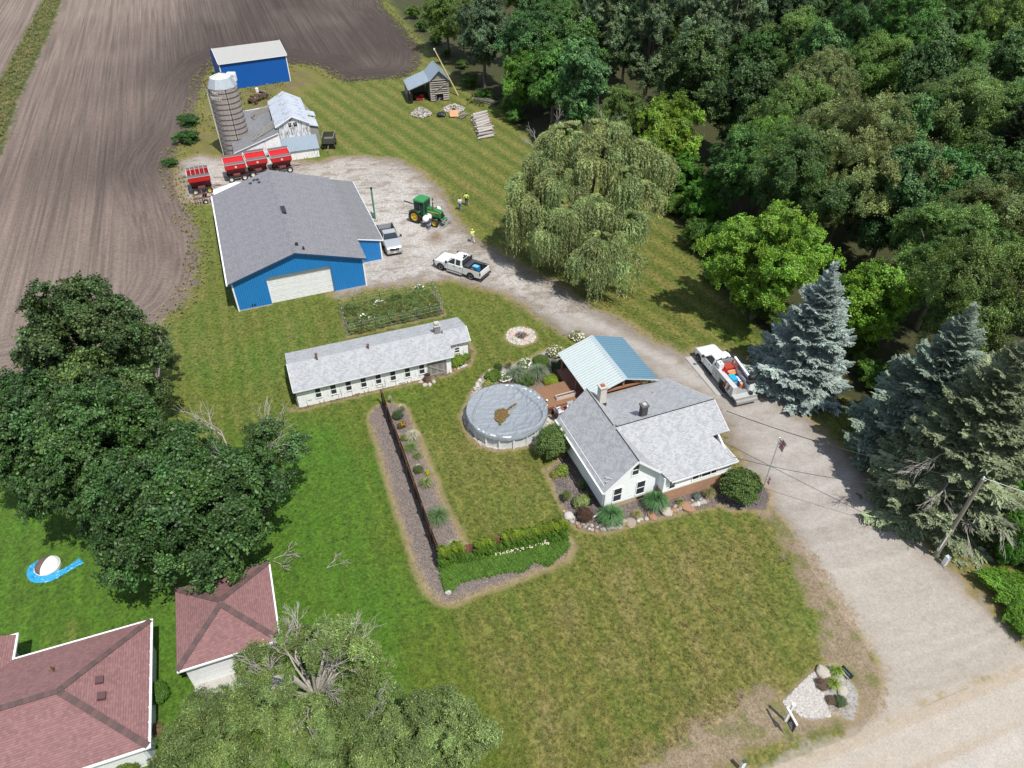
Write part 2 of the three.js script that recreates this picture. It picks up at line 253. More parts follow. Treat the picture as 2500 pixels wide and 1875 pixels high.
function ground(x, z, o) {
  const n1 = fbm(x * 0.22, z * 0.22, 3), n2 = vn(x * 1.3 + 9, z * 1.3), n3 = vn(x * 5.1, z * 5.1 + 4), hsh = vn(x * 23.7, z * 23.7), hs2 = vn(x * 11.3 + 50, z * 11.3);
  const [u, w] = uw(x, z);
  const warp = (n2 - 0.5) * 0.7 + (n3 - 0.5) * 0.5 + (hsh - 0.5) * 0.3;
  // lawn
  o[0] = C.grass[0]; o[1] = C.grass[1]; o[2] = C.grass[2];
  mix3(o, C.lush, smooth(n1, 0.35, 0.75) * 0.45);
  let dry = 0, lush = 0;
  for (const [p, r, k] of DRY) { const q = ((x - p[0]) ** 2 + (z - p[1]) ** 2) / (r * r); if (q < 3) dry = Math.max(dry, k * Math.exp(-q * 1.3)); }
  for (const [p, r, k] of LUSH) { const q = ((x - p[0]) ** 2 + (z - p[1]) ** 2) / (r * r); if (q < 3) lush = Math.max(lush, k * Math.exp(-q)); }
  lush = Math.max(lush, 0.95 * smooth(3.6 - u + (n1 - 0.5) * 1.5, 0, 2.2) * smooth(w + 50 + (n1 - 0.5) * 4, 0, 3));
  mix3(o, C.lush, lush * (0.75 + 0.3 * n2)); dry *= 1 - lush * 0.5;
  const st = vn(u * 0.9, w * 0.16), st2 = vn(u * 2.2, w * 0.35);
  const dE = S.edge.at(x, z), dv = S.drive.at(x, z), df = S.field.at(x, z);
  // mower stripes: along the drive on the far lawn, along the farm's cross axis elsewhere
  const outer = z < edgeZ(x), stripe = outer ? Math.sin(((x * 0.832 - z * 0.555) * Math.PI) / 1.35 + 1.6 * fbm(x * 0.06, z * 0.06, 2)) : Math.sin((u * Math.PI) / 0.75 + 1.4 * fbm(x * 0.15, z * 0.1, 2));
  const sAmp = (outer ? 0.5 : 0.2) * (0.5 + n1); dry = Math.max(dry, 0.62 * smooth(u, 4.5, 8) * smooth(w, -29, -25) * (0.55 + 0.75 * fbm(x * 0.5 + 8, z * 0.3, 3)), 0.38 * smooth(u, 6.4, 8) * smooth(w, -46, -42) * (0.4 + n1), 0.3 * smooth(-w, 47, 52) * (0.3 + n1));
  mix3(o, C.dry, clamp(dry + (stripe * 0.5 + 0.5) * sAmp + (st - 0.5) * 0.35 * (0.4 + dry) + (st2 - 0.5) * 0.2 + (n3 - 0.5) * (0.12 + dry * 0.7) - 0.08 - lush * 0.16, 0, 0.95));
  if (dry > 0.6) mix3(o, C.straw, (dry - 0.6) * 2 * (0.4 + 0.6 * n3));
  const n4 = vn(x * 7.7 + 31, z * 7.7); const gk = (1 + stripe * (outer ? 0.13 : 0.06)) * (0.64  + 0.5 * hsh + 0.5 * (hs2 - 0.5) + 0.42 * (n3 - 0.5) + 0.42 * (n4 - 0.5)); if (hs2 > 0.72 && dry > 0.15) mix3(o, C.straw, (hs2 - 0.72) * 1.6 * dry); o[0] *= gk; o[1] *= gk; o[2] *= gk;
  // rough ground round the silo
  const dsc = S.scrub.at(x, z) + warp * 2;
  if (dsc < 1.5) { mix3(o, C.dry, smooth(1.5 - dsc, 0, 2.5) * (0.35 + 0.4 * n2)); mix3(o, C.earth, smooth(-dsc, 0, 3) * smooth(n2 * 0.6 + n3 * 0.4, 0.45, 0.7) * 0.8); }
  // wood floor
  const dw = S.woods.at(x, z) + warp * 1.5;
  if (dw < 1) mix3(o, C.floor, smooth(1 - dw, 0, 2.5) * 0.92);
  // ploughed field
  const fw = df + warp * 1.6;
  if (fw < 2.2) {
    const wl = smooth(2.2 - fw, 0, 1.4) * smooth(fw, -0.6, 0.8);
    mix3(o, [0.16, 0.15, 0.05], wl * 0.5 * n2);
    if (fw < 0.5) {
      const big = fbm(x * 0.05 + 3, z * 0.03, 3), far = smooth(-z, 90, 190), c = [C.soilA[0], C.soilA[1], C.soilA[2]];
      mix3(c, C.soilB, clamp(smooth(x, -100, -55) * smooth(-z, 105, 150) * 1.0 + 0.55 * smooth(x, -85, -45) * smooth(-z, 76, 100) * smooth(120 + z, -10, 20) + (big - 0.5) * 0.9, 0, 1));
      mix3(c, C.soilC, clamp(smooth(-x, 60, 105) * 0.55 * smooth(-z, 120, 200) + smooth(z, -85, -58) * 0.45 + (fbm(x * 0.08, z * 0.06 + 40, 2) - 0.55) * 0.7, 0, 0.9));
      const hd = smooth(-6 - df, 0, 3), edgeRow = Math.sin(df * 9), row = vn(u * 3.6, w * 0.05 + 7), row2 = vn(u * 9, w * 0.12), row3 = vn(u * 0.8, w * 0.02);
      let k = lerp(0.9 + 0.05 * edgeRow + 0.45 * (vn(df * 5, (x + z) * 0.2) - 0.5), 0.45 + 0.5 * row + 0.42 * row2 + 0.2 * row3, hd);
      k *= 0.72 + 0.4 * hsh + 0.22 * (n3 - 0.5) + (hs2 > 0.93 ? 0.35 : 0);
      mix3(o, [c[0] * k, c[1] * k, c[2] * k], smooth(0.5 - fw, 0, 0.7));
    }
  }
  // grass strip across the field
  const ds = S.strip.at(x, z) + warp * 1.3;
  if (ds < 0.7) { const k = 0.6 + 0.5 * hsh; const c = mix3([0.075, 0.095, 0.022], [0.17, 0.15, 0.05], n2 * 0.9 * smooth(vn(u * 0.5, w * 0.2), 0.2, 0.8)); mix3(o, [c[0] * k, c[1] * k, c[2] * k], smooth(0.7 - ds, 0, 0.8)); }
  // gravel drive and yard
  const gw = dv + warp * 1.1 + (n1 - 0.5) * 1.2;
  if (gw < 1.3) {
    mix3(o, C.straw, smooth(1.3 - gw, 0, 1.1) * 0.65 * (0.5 + n3));
    if (gw < 0.4) {
      const c = [C.gravel[0], C.gravel[1], C.gravel[2]], yard = smooth(-z, 62, 72);
      mix3(c, C.pale, clamp(yard * 0.7 * smooth(n1, 0.3, 0.6) + smooth(-gw, 0.8, 2.5) * 0.4 * (0.2 + n1), 0, 1));
      mix3(c, C.grit, clamp(0.95 * smooth(gw, -1.9, 0.2) + smooth(fbm(x * 0.7 + z * 0.3, z * 1.2 + 30, 4), 0.5, 0.72) * (z < -62 ? 0.75 : 0.3), 0, 1));
      mix3(c, C.brown, smooth(gw, -0.8, 0.4) * 0.5 * n2 + smooth(-z, 86, 99) * 0.35 * n1);
      // wheel tracks follow the drive
      const tr = Math.sin(dE * 2.6) * 0.5 + 0.5; if (z > -66) mix3(c, C.grit, tr * 0.3 * (0.4 + n2)); mix3(c, C.road, smooth(z, -40, -24) * 0.75);
      const spill = Math.exp(-((x - [-9.20, -78.13][0]) ** 2 / 1.2 + (z - [-9.20, -78.13][1]) ** 2 / 3.5)); mix3(c, [0.20, 0.14, 0.09], spill * 0.9);
      const q = z < -62 ? 1 : 0.42, k = 0.91 + q * (0.42 * (hsh - 0.5) + 0.42 * (hs2 - 0.5) + 0.26 * (n3 - 0.5) + 0.2 * (vn(x * 2.3, z * 7.1 + x) - 0.5)) + (1 - q) * 0.3 * (vn(dE * 2.2, (x - z) * 0.05) - 0.5);
      mix3(o, [c[0] * k, c[1] * k, c[2] * k], smooth(0.4 - gw, 0, 0.5) * (1 - 0.6 * smooth(hs2, 0.7, 0.9) * smooth(gw, -1.2, 0.3)));
    }
  }
  // brown gravelly verge between the front lawn and the drive
  const vg = Math.min(S.verge.at(x, z), S.dirt.at(x, z) - 0.1) + warp * 1.3;
  if (vg < 0.7) { const k = 0.6 + 0.55 * hsh + 0.4 * (hs2 - 0.5), c = mix3([0.255, 0.19, 0.125], [0.33, 0.255, 0.18], n1 + (n3 - 0.5) * 0.8); mix3(c, C.grass, smooth(n2, 0.6, 0.9) * 0.5); mix3(o, [c[0] * k, c[1] * k, c[2] * k], smooth(0.7 - vg, 0, 0.9) * 0.9); }
  // public dirt road
  const rw = S.road.at(x, z) + warp * 0.7;
  if (rw < 0.6) {
    const c = [C.road[0], C.road[1], C.road[2]], along = x * 0.94 - z * 0.34, across = x * 0.34 + z * 0.94;
    mix3(c, C.pale, smooth(vn(across * 1.1, along * 0.06), 0.4, 0.8) * 0.5);
    mix3(c, [0.36, 0.28, 0.2], smooth(vn(across * 1.7 + 20, along * 0.05), 0.5, 0.85) * 0.5);
    const k = 0.82 + 0.24 * hsh + 0.16 * (hs2 - 0.5) + 0.08 * n2;
    mix3(o, [c[0] * k, c[1] * k, c[2] * k], smooth(0.6 - rw, 0, 0.8));
  }
  const bed = (sd, wide, f) => { const d = sd.at(x, z) + warp * 0.35; if (d < wide) { mix3(o, C.straw, smooth(wide - d, 0, 0.4) * 0.75 * (0.6 + 0.6 * n3)); if (d < 0) { const c = f(d), k = 0.55 + 0.7 * hsh + 0.5 * (hs2 - 0.5); mix3(o, [c[0] * k, c[1] * k, c[2] * k], smooth(-d, 0, 0.25)); } } };
  bed(S.fbed, 0.45, (d) => mix3([...C.mulch], C.straw, smooth(d, -0.7, -0.1) * 0.9 * smooth(w, -49, -40)));
  bed(S.hbed, 0.5, () => mix3([...C.mulch], C.mulchD, 0.25 + 0.6 * n2));
  bed(S.pbed, 0.45, (d) => mix3([...C.pebble], C.earth, smooth(-d, 0.9, 1.8) * 0.8));
  bed(S.cbed, 0.4, () => C.earth);
  bed(S.cskirt, 0.35, () => C.earth);
  bed(S.gard, 0.4, () => mix3([0.12, 0.09, 0.055], [0.07, 0.1, 0.02], smooth(n2, 0.4, 0.6) * 0.8));
  bed(S.isle, 0.3, (d) => mix3([...C.pebble], C.straw, smooth(n1 + (n2 - 0.5) * 0.4, 0.5, 0.7) * 0.6));
  const dp = Math.hypot(x - FIREPIT[0], z - FIREPIT[1]) + warp * 0.25;
  if (dp < 1.85) { mix3(o, C.straw, smooth(1.85 - dp, 0, 0.25) * 0.7); const k = 0.6 + 0.6 * hsh; if (dp < 1.55) mix3(o, [C.pebble[0] * k, C.pebble[1] * k, C.pebble[2] * k], smooth(1.55 - dp, 0, 0.15)); if (dp < 0.85) mix3(o, [0.22, 0.2, 0.19], smooth(0.85 - dp, 0, 0.3) * 0.8); }
  return o;
}
function atlas(x0, x1, z0, z1, n, m) {
  const d = new Uint8Array(n * m * 4), o = [0, 0, 0];
  for (let j = 0; j < m; j++) for (let i = 0; i < n; i++) { ground(x0 + ((i + 0.5) / n) * (x1 - x0), z0 + ((j + 0.5) / m) * (z1 - z0), o); const k = (j * n + i) * 4; d[k] = srgb8(o[0]); d[k + 1] = srgb8(o[1]); d[k + 2] = srgb8(o[2]); d[k + 3] = 255; }
  const t = new THREE.DataTexture(d, n, m); t.colorSpace = THREE.SRGBColorSpace; t.magFilter = THREE.LinearFilter;
  t.repeat.set(1 / (x1 - x0), 1 / (z1 - z0)); t.offset.set(-x0 / (x1 - x0), -z0 / (z1 - z0)); t.needsUpdate = true;
  return t;
}
const NEAR = [-60, 52, -104, -13], FAR = [-140, 34, -236, -48];
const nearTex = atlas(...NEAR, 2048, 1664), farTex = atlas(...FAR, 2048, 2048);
const bump = (s, f) => greyTex(512, 512, s, s, f);
const grassBump = bump(2.2, (u, v) => 0.5 * pn(u * 64, v * 64, 64, 1) + 0.5 * pn(u * 160, v * 160, 160, 2));
const gravelBump = bump(2.6, (u, v) => Math.pow(pn(u * 90, v * 90, 90, 3), 2) * 0.7 + 0.3 * pn(u * 20, v * 20, 20, 4));
const soilBump = bump(4, (u, v) => 0.6 * pn(u * 40, v * 40, 40, 5) + 0.4 * pn(u * 120, v * 120, 120, 6));
const gmat = (map, bumpMap, bumpScale) => new THREE.MeshStandardMaterial({ map, bumpMap, bumpScale, roughness: 1 });
const M_LAWN = gmat(nearTex, grassBump, 0.05), M_LAWN2 = gmat(farTex, grassBump, 0.05), M_GRAVEL = gmat(nearTex, gravelBump, 0.03), M_SOIL = gmat(farTex, soilBump, 0.08), M_BED = gmat(nearTex, gravelBump, 0.05);
// flat sheet inside an outline; ragged edges; uv are ground metres
function sheetGeo(poly, y, rag = 0.12, step = 0.8) {
  const pts = [];
  poly.forEach((p, i) => {
    const q = poly[(i + 1) % poly.length], L = Math.hypot(q[0] - p[0], q[1] - p[1]), n = L > 60 ? 1 : Math.max(1, Math.round(L / step));
    for (let k = 0; k < n; k++) { const x = lerp(p[0], q[0], k / n), z = lerp(p[1], q[1], k / n); pts.push(new THREE.Vector2(x + (vn(x * 2.7, z * 2.7) - 0.5) * rag * 2, -(z + (vn(x * 2.7 + 70, z * 2.7) - 0.5) * rag * 2))); }
  });
  const g = new THREE.ShapeGeometry(new THREE.Shape(pts)); g.rotateX(-Math.PI / 2); g.translate(0, y, 0);
  const p = g.attributes.position, uv = g.attributes.uv; for (let i = 0; i < p.count; i++) uv.setXY(i, p.getX(i), p.getZ(i));
  return g;
}
// keep the part of a polygon on one side of z = c (sign 1: z > c)
function cut(poly, c, sign) {
  const out = [];
  poly.forEach((p, i) => { const q = poly[(i + 1) % poly.length], a = (p[1] - c) * sign, b = (q[1] - c) * sign; if (a >= 0) out.push(p); if ((a > 0 && b < 0) || (a < 0 && b > 0)) { const t = a / (a - b); out.push([p[0] + t * (q[0] - p[0]), c]); } });
  return out;
}
struct('ground', sheetGeo([[-1800, 600], [1800, 600], [1800, -3000], [-1800, -3000]], -0.03, 0), std(0.09, 0.095, 0.03, 1));
struct('plowed_field', sheetGeo([[-139, -49], [34, -49], [34, -235], [-139, -235]], -0.012, 0), M_SOIL);
struct('far_field', sheetGeo([[-900, 100], [-139, 100], [-139, -235], [33.9, -235], [33.9, -900], [-900, -900]], -0.016, 0), mot(0.20, 0.16, 0.135, 1));
struct('grass_strip', sheetGeo(cut(STRIP, -234, 1), -0.006, 0.3), M_LAWN2);
const YARD = [[-60, -13.2], [51.8, -13.2], [51.8, -103.8], [-26, -103.8], [-47.76, -99.81], [-48.76, -98.54], [-44.70, -91.08], [-41.85, -85.69], [-38.05, -77.83], [-36.10, -72.96], [-34.93, -68.01], [-34.79, -63.92], [-35.89, -60.80], [-37.32, -58.40], [-39.26, -56.42], [-42.42, -54.44], [-50, -52], [-59.8, -50]];
struct('lawn', sheetGeo(YARD, -0.004, 0.15), M_LAWN);
struct('back_lawn', sheetGeo([[33.8, -103.7], [-40, -103.7], [-48.76, -98.54], [-50.02, -104.29], [-50.41, -111.51], [-54.11, -126.08], [-57.01, -138.38], [-57.50, -148.76], [-46.65, -148.76], [-42.24, -146.12], [-36.78, -144.69], [-33.88, -139.72], [-30.30, -135.52], [-25.84, -136.55], [-19.29, -138.38], [-17.83, -145.26], [-18.43, -154.26], [-21.84, -165.96], [-26.74, -179.19], [-31.67, -191.98], [-5, -234], [33.8, -234]], -0.008, 0.2), M_LAWN2);
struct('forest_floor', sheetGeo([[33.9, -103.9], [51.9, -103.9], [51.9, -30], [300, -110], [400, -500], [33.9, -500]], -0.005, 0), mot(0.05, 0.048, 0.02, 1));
struct('gravel_driveway', sheetGeo(DRIVE, 0.002, 0.14), M_GRAVEL);
struct('dirt_road', sheetGeo(ROAD, 0.006, 0.06), M_GRAVEL);
struct('mulch_bed', sheetGeo(FENCEBED, 0.01, 0.05), M_BED);
struct('mulch_bed', sheetGeo(HOUSEBED, 0.01, 0.05), M_BED);
struct('planting_bed', sheetGeo(POOLBED, 0.01, 0.05), M_BED);
struct('planting_bed', sheetGeo(COOPBED, 0.01, 0.05), M_BED);
struct('vegetable_plot', sheetGeo(GARDEN, 0.01, 0.04), M_BED);
struct('pebble_bed', sheetGeo(ISLE, 0.01, 0.06), M_BED);
// ---------------------------------------------------------------- surface materials
const shingleTex = (r, g, b, k) => colourTex(512, 512, 3.2, 3.2, (u, v) => {
  const row = Math.floor(v * 24), x = u * 16 + (row % 2) * 0.5 + NT[row * 7] * 0.4, tab = Math.floor(x), h = NT[((tab & 15) * 53 + row * 17 + k * 101) & 65535], e = (v * 24 - row) < 0.16 ? 0.68 : 1, s = (x - tab) < 0.07 ? 0.85 : 1;
  const q = (0.84 + 0.3 * h + 0.16 * (pn(u * 200, v * 200, 200, k) - 0.5) + 0.06 * (pn(u * 5, v * 5, 5, k + 3) - 0.5)) * e * s;
  return [r * q, g * q, b * q];
});
const shingleBump = greyTex(512, 512, 3.2, 3.2, (u, v) => { const f = v * 24 - Math.floor(v * 24); return 0.2 + 0.5 * (1 - f) + 0.3 * pn(u * 220, v * 220, 220, 9); });
const shingles = (r, g, b, k) => new THREE.MeshStandardMaterial({ map: shingleTex(r, g, b, k), bumpMap: shingleBump, bumpScale: 0.014, roughness: 0.95, side: THREE.DoubleSide });
const M_ROOFBARN = shingles(0.2, 0.2, 0.222, 1), M_ROOFHOUSE = shingles(0.355, 0.365, 0.385, 2), M_ROOFRED = shingles(0.225, 0.118, 0.118, 3), M_RIDGERED = mot(0.105, 0.068, 0.066, 0.95), M_ROOFDARK = shingles(0.18, 0.185, 0.2, 4);
const ribBump = greyTex(128, 8, 0.92, 1, (u) => { const f = (u * 4) % 1; return f < 0.12 ? 1 : f < 0.2 ? (0.2 - f) / 0.08 : f > 0.94 ? (f - 0.94) / 0.06 : 0.06 * Math.sin(f * 30); });
const ribMap = colourTex(256, 128, 1.84, 4, (u, v) => { const f = (u * 8) % 1, k = (f < 0.2 ? 0.86 : 1) * (0.9 + 0.16 * pn(u * 8, v * 8, 8, 7) + 0.08 * pn(u * 64, v * 64, 64, 8)); return [k, k, k]; });
const ribbed = (r, g, b, rough = 0.5, o = {}) => std(r, g, b, rough, { map: ribMap, bumpMap: ribBump, bumpScale: 0.03, ...o });
const M_BLUE = ribbed(0.016, 0.2, 0.53, 0.5), M_SHEDBLUE = ribbed(0.003, 0.1, 0.42, 0.5), M_WHITE = mot(0.76, 0.77, 0.78, 0.6), M_TRIM = std(0.8, 0.81, 0.82, 0.5), M_METALROOF = ribbed(0.4, 0.395, 0.385, 0.45), M_DARK = std(0.02, 0.022, 0.026, 0.35), M_BLACK = std(0.012, 0.012, 0.013, 0.7);
const M_GLASS = new THREE.MeshPhysicalMaterial({ color: lin(0.03, 0.04, 0.05), roughness: 0.08, specularIntensity: 1, side: THREE.DoubleSide });
const worn = (r, g, b, amount, k) => new THREE.MeshStandardMaterial({ roughness: 0.9, side: THREE.DoubleSide, map: colourTex(512, 512, 4, 4, (u, v) => { const n = 0.55 * pn(u * 90, v * 5, 90, k) + 0.3 * pn(u * 12, v * 8, 12, k + 1) + 0.15 * pn(u * 180, v * 40, 180, k + 2), w = smooth(n, 0.74 - amount, 0.84 - amount) * 0.85, q = 0.88 + 0.2 * pn(u * 30, v * 30, 30, k + 3); return [lerp(r, 0.13, w) * q, lerp(g, 0.12, w) * q, lerp(b, 0.115, w) * q]; }) });
const M_WORNWHITE = worn(0.8, 0.81, 0.82, 0.04, 21), M_PEELING = worn(0.66, 0.68, 0.7, 0.2, 31), M_WORNROOF = worn(0.42, 0.46, 0.53, 0.1, 41);
const M_OLDWOOD = strk(0.23, 0.21, 0.19, 0.95), M_GREYWOOD = strk(0.3, 0.285, 0.265, 0.95), M_DECK = strk(0.235, 0.125, 0.07, 0.85), M_DECKRED = strk(0.225, 0.095, 0.065, 0.85), M_FENCEWOOD = strk(0.12, 0.062, 0.04, 0.9), M_CEDAR = strk(0.30, 0.14, 0.07, 0.8);
const M_STEEL = mot(0.42, 0.44, 0.46, 0.45, { metalness: 0.5 }), M_GALV = ribbed(0.29, 0.36, 0.43, 0.4, { metalness: 0.25 }), M_CONC = mot(0.38, 0.365, 0.34, 0.95), M_SILO = mot(0.33, 0.29, 0.27, 0.95), M_RUST = mot(0.16, 0.085, 0.055, 0.9);
const brickMap = colourTex(512, 256, 1.84, 0.64, (u, v) => { const row = Math.floor(v * 8), x = u * 8 + (row % 2) * 0.5, m = (v * 8 - row) < 0.14 || (x - Math.floor(x)) < 0.05, h = NT[(Math.floor(x) % 8) * 31 + row * 71], q = 0.9 + 0.2 * pn(u * 90, v * 90, 90, 11); return m ? [0.34 * q, 0.29 * q, 0.25 * q] : [lerp(0.3, 0.43, h) * q, lerp(0.16, 0.22, h) * q, lerp(0.09, 0.12, h) * q]; });
const M_BRICK = new THREE.MeshStandardMaterial({ map: brickMap, roughness: 0.95, side: THREE.DoubleSide });
const lapBump = greyTex(8, 256, 1, 1.6, (u, v) => { const f = (v * 8) % 1; return 1 - f; });
const lapMap = colourTex(256, 256, 3, 1.6, (u, v) => { const f = (v * 8) % 1, k = (f > 0.9 ? 0.78 : 1) * (0.94 + 0.1 * pn(u * 16, v * 16, 16, 13)); return [k, k, k]; });
const M_SIDING = std(0.82, 0.85, 0.87, 0.65, { map: lapMap, bumpMap: lapBump, bumpScale: 0.02 });
const M_STONE = [mot(0.33, 0.31, 0.29, 0.95), mot(0.40, 0.36, 0.31, 0.95), mot(0.29, 0.24, 0.2, 0.95), mot(0.30, 0.17, 0.11, 0.95), mot(0.46, 0.44, 0.41, 0.95)];

// ---------------------------------------------------------------- pieces shared by buildings (local x along the front, z towards the viewer)
// upright wall panel in the plane z = w: outline [x, y]..., holes, thickness t going back
function wallX(out, w, t, holes = []) {
  const s = new THREE.Shape(out.map((p) => new THREE.Vector2(...p)));
  for (const [a, b, c, d] of holes) s.holes.push(new THREE.Path([[a, c], [b, c], [b, d], [a, d]].map((p) => new THREE.Vector2(...p))));
  return new THREE.ExtrudeGeometry(s, { depth: t, bevelEnabled: false }).translate(0, 0, w - t);
}
// upright wall in the plane x = u; outline [z, y]
function wallZ(out, u, t, holes = []) {
  return wallX(out.map(([z, y]) => [-z, y]), 0, t, holes.map(([a, b, c, d]) => [-b, -a, c, d])).rotateY(Math.PI / 2).translate(u, 0, 0);
}
// gable roof with the ridge along z: two slabs
function gable(b, mat, x0, x1, z0, z1, eave, ridge, over = 0.3, t = 0.14, names = 'roof') {
  const m = (x0 + x1) / 2, k = (ridge - eave) / (m - x0), l = x0 - over, r = x1 + over, ye = eave - over * k;
  const A = part(b, names, slab([[l, ye, z0], [l, ye, z1], [m, ridge, z1], [m, ridge, z0]], t), mat);
  const B = part(b, names, slab([[m, ridge, z0], [m, ridge, z1], [r, ye, z1], [r, ye, z0]], t), mat);
  return [A, B];
}
function sashWindow(b, x0, x1, y0, y1, z, o = {}) {
  const f = 0.07, w = part(b, 'window', join([bb(x0 - f, x1 + f, y1, y1 + f, z, z + 0.05), bb(x0 - f, x1 + f, y0 - f, y0, z, z + 0.07), bb(x0 - f, x0, y0, y1, z, z + 0.05), bb(x1, x1 + f, y0, y1, z, z + 0.05), bb(x0, x1, (y0 + y1) / 2 - 0.03, (y0 + y1) / 2 + 0.03, z, z + 0.04)]), o.frame || M_TRIM);
  part(w, 'pane', bb(x0, x1, (y0 + y1) / 2 + 0.03, y1, z + 0.004, z + 0.02), o.glass || M_GLASS); part(w, 'pane', bb(x0, x1, y0, (y0 + y1) / 2 - 0.03, z + 0.004, z + 0.02), o.glass || M_GLASS);
  return w;
}
function sideWindow(b, u, z0, z1, y0, y1) {   // on a wall that faces -x
  const w = sashWindow(b, z0, z1, y0, y1, 0); w.rotation.y = -Math.PI / 2; w.position.set(u, 0, 0); return w;
}

// ---------------------------------------------------------------- large blue barn
{
  const b = thing('blue_barn', 'large blue metal barn with grey shingle roof and white overhead door', 'barn', [-28.44, -62.39], 21.5);
  const W = 13.5, Z = -21, E = 3.5, Rg = 5.65, m = W / 2;
  part(b, 'front_wall', wallX([[0, 0], [3.41, 0], [3.41, 3.3], [10.03, 3.3], [10.03, 0], [W, 0], [W, E], [m, Rg - 0.15], [0, E]], 0, 0.3), M_BLUE);
  part(b, 'side_wall', wallZ([[-0.3, 0], [Z, 0], [Z, E], [-0.3, E]], 0, 0.12), M_BLUE);
  part(b, 'side_wall', wallZ([[-0.3, 0], [Z, 0], [Z, E], [-0.3, E]], W - 0.12, 0.12), M_BLUE);
  part(b, 'back_wall', wallX([[0.12, 0], [W - 0.24, 0], [W - 0.24, E], [m, Rg - 0.15], [0.12, E]], Z + 0.12, 0.12), M_WHITE);
  gable(b, M_ROOFBARN, 0, W, Z - 0.3, 0.3, E + 0.08, Rg, 0.35);
  part(b, 'ridge_cap', [slab([[m - 0.18, Rg - 0.02, Z - 0.3], [m - 0.18, Rg - 0.02, 0.3], [m, Rg + 0.05, 0.3], [m, Rg + 0.05, Z - 0.3]], 0.02), slab([[m, Rg + 0.05, Z - 0.3], [m, Rg + 0.05, 0.3], [m + 0.18, Rg - 0.02, 0.3], [m + 0.18, Rg - 0.02, Z - 0.3]], 0.02)], M_ROOFBARN);
  part(b, 'ridge_vent', [bb(m + 0.02, m + 0.5, Rg - 0.1, Rg + 0.16, -10.5, -8.9)], M_DARK);
  part(b, 'roof_vent', [bb(m + 0.3, m + 0.6, Rg - 0.15, Rg + 0.12, -1.7, -1.4), bb(m + 0.9, m + 1.1, Rg - 0.35, Rg - 0.05, -0.9, -0.6)], M_DARK);
  for (const [x, z] of [[4.2, -20], [4.7, -20.4], [5.1, -20.1], [5.2, -19.2]]) part(b, 'loose_shingle', bb(x, x + 0.3, E + 0.1 + (x / m) * (Rg - E) , E + 0.15 + (x / m) * (Rg - E), z, z + 0.45, [0, 20, 18]), M_DARK);
  part(b, 'fascia', [beam([-0.36, E - 0.09, 0.31], [m, Rg - 0.07, 0.31], 0.03, 0.16), beam([W + 0.36, E - 0.09, 0.31], [m, Rg - 0.07, 0.31], 0.03, 0.16)], std(0.01, 0.05, 0.13, 0.6));
  part(b, 'corner_trim', bb(-0.05, 0.1, 0, E - 0.08, -0.05, 0.03), M_TRIM); part(b, 'corner_trim', bb(W - 0.1, W + 0.05, 0, E - 0.08, -0.05, 0.03), M_TRIM);
  part(b, 'gutter', [bb(-0.5, -0.36, E - 0.16, E - 0.06, Z - 0.3, 0.3)], M_TRIM);
  part(b, 'base_trim', [bb(0.1, 3.41, 0, 0.12, 0.002, 0.03), bb(10.03, W - 0.1, 0, 0.12, 0.002, 0.03)], M_CONC);
  const d = part(b, 'overhead_door', [bb(3.41, 10.03, 3.2, 3.3, -0.32, -0.28), bb(3.41, 3.5, 0, 3.2, -0.32, -0.27), bb(9.94, 10.03, 0, 3.2, -0.32, -0.27)], M_TRIM);
  for (let i = 0; i < 5; i++) part(d, 'door_panel', [bb(3.5, 9.94, i * 0.64 + 0.01, i * 0.64 + 0.63, -0.34, -0.3), ...[0, 1, 2].map((k) => bb(3.5, 9.94, i * 0.64 + 0.14 + k * 0.2, i * 0.64 + 0.17 + k * 0.2, -0.3, -0.288))], M_WHITE);
  part(b, 'wall_outlet', [bb(1.4, 1.52, 0.35, 0.55, 0.002, 0.07), bb(1.65, 1.77, 0.35, 0.55, 0.002, 0.07)], M_DARK);
  // lean-to along the right side
  const z1 = -4.95, l = part(b, 'lean_to', [wallX([[W, 0], [16.45, 0], [16.45, 2.42], [W, 3.12]], z1, 0.12), wallX([[W, 0], [16.45, 0], [16.45, 2.42], [W, 3.12]], Z + 0.12, 0.12)], M_BLUE);
  part(l, 'side_wall', wallZ([[z1 - 0.12, 0], [Z + 0.12, 0], [Z + 0.12, 2.42], [z1 - 0.12, 2.42]], 16.33, 0.12), M_WHITE);
  part(l, 'lean_roof', slab([[W + 0.3, 3.3, Z - 0.2], [W + 0.3, 3.3, z1 + 0.15], [16.75, 2.5, z1 + 0.15], [16.75, 2.5, Z - 0.2]], 0.1), M_ROOFDARK);
  part(l, 'corner_trim', bb(16.36, 16.5, 0, 2.4, z1 - 0.05, z1 + 0.03), M_TRIM);
  part(l, 'fascia', [bb(16.75, 16.8, 2.38, 2.52, Z - 0.2, z1 + 0.15), beam([W + 0.1, 3.2, z1 + 0.17], [16.78, 2.42, z1 + 0.17], 0.03, 0.14)], M_TRIM);
  // white metal roof over the back corner
  part(b, 'rear_awning', [slab([[-0.1, 3.62, -22.6], [-0.1, 3.6, -21.25], [4.2, 4.5, -21.25], [2.6, 4.2, -22.6]], 0.06), bb(0, 0.12, 0, 3.4, -22.3, -22.18), bb(2.4, 2.52, 0, 4, -22.3, -22.18)], M_TRIM);
}
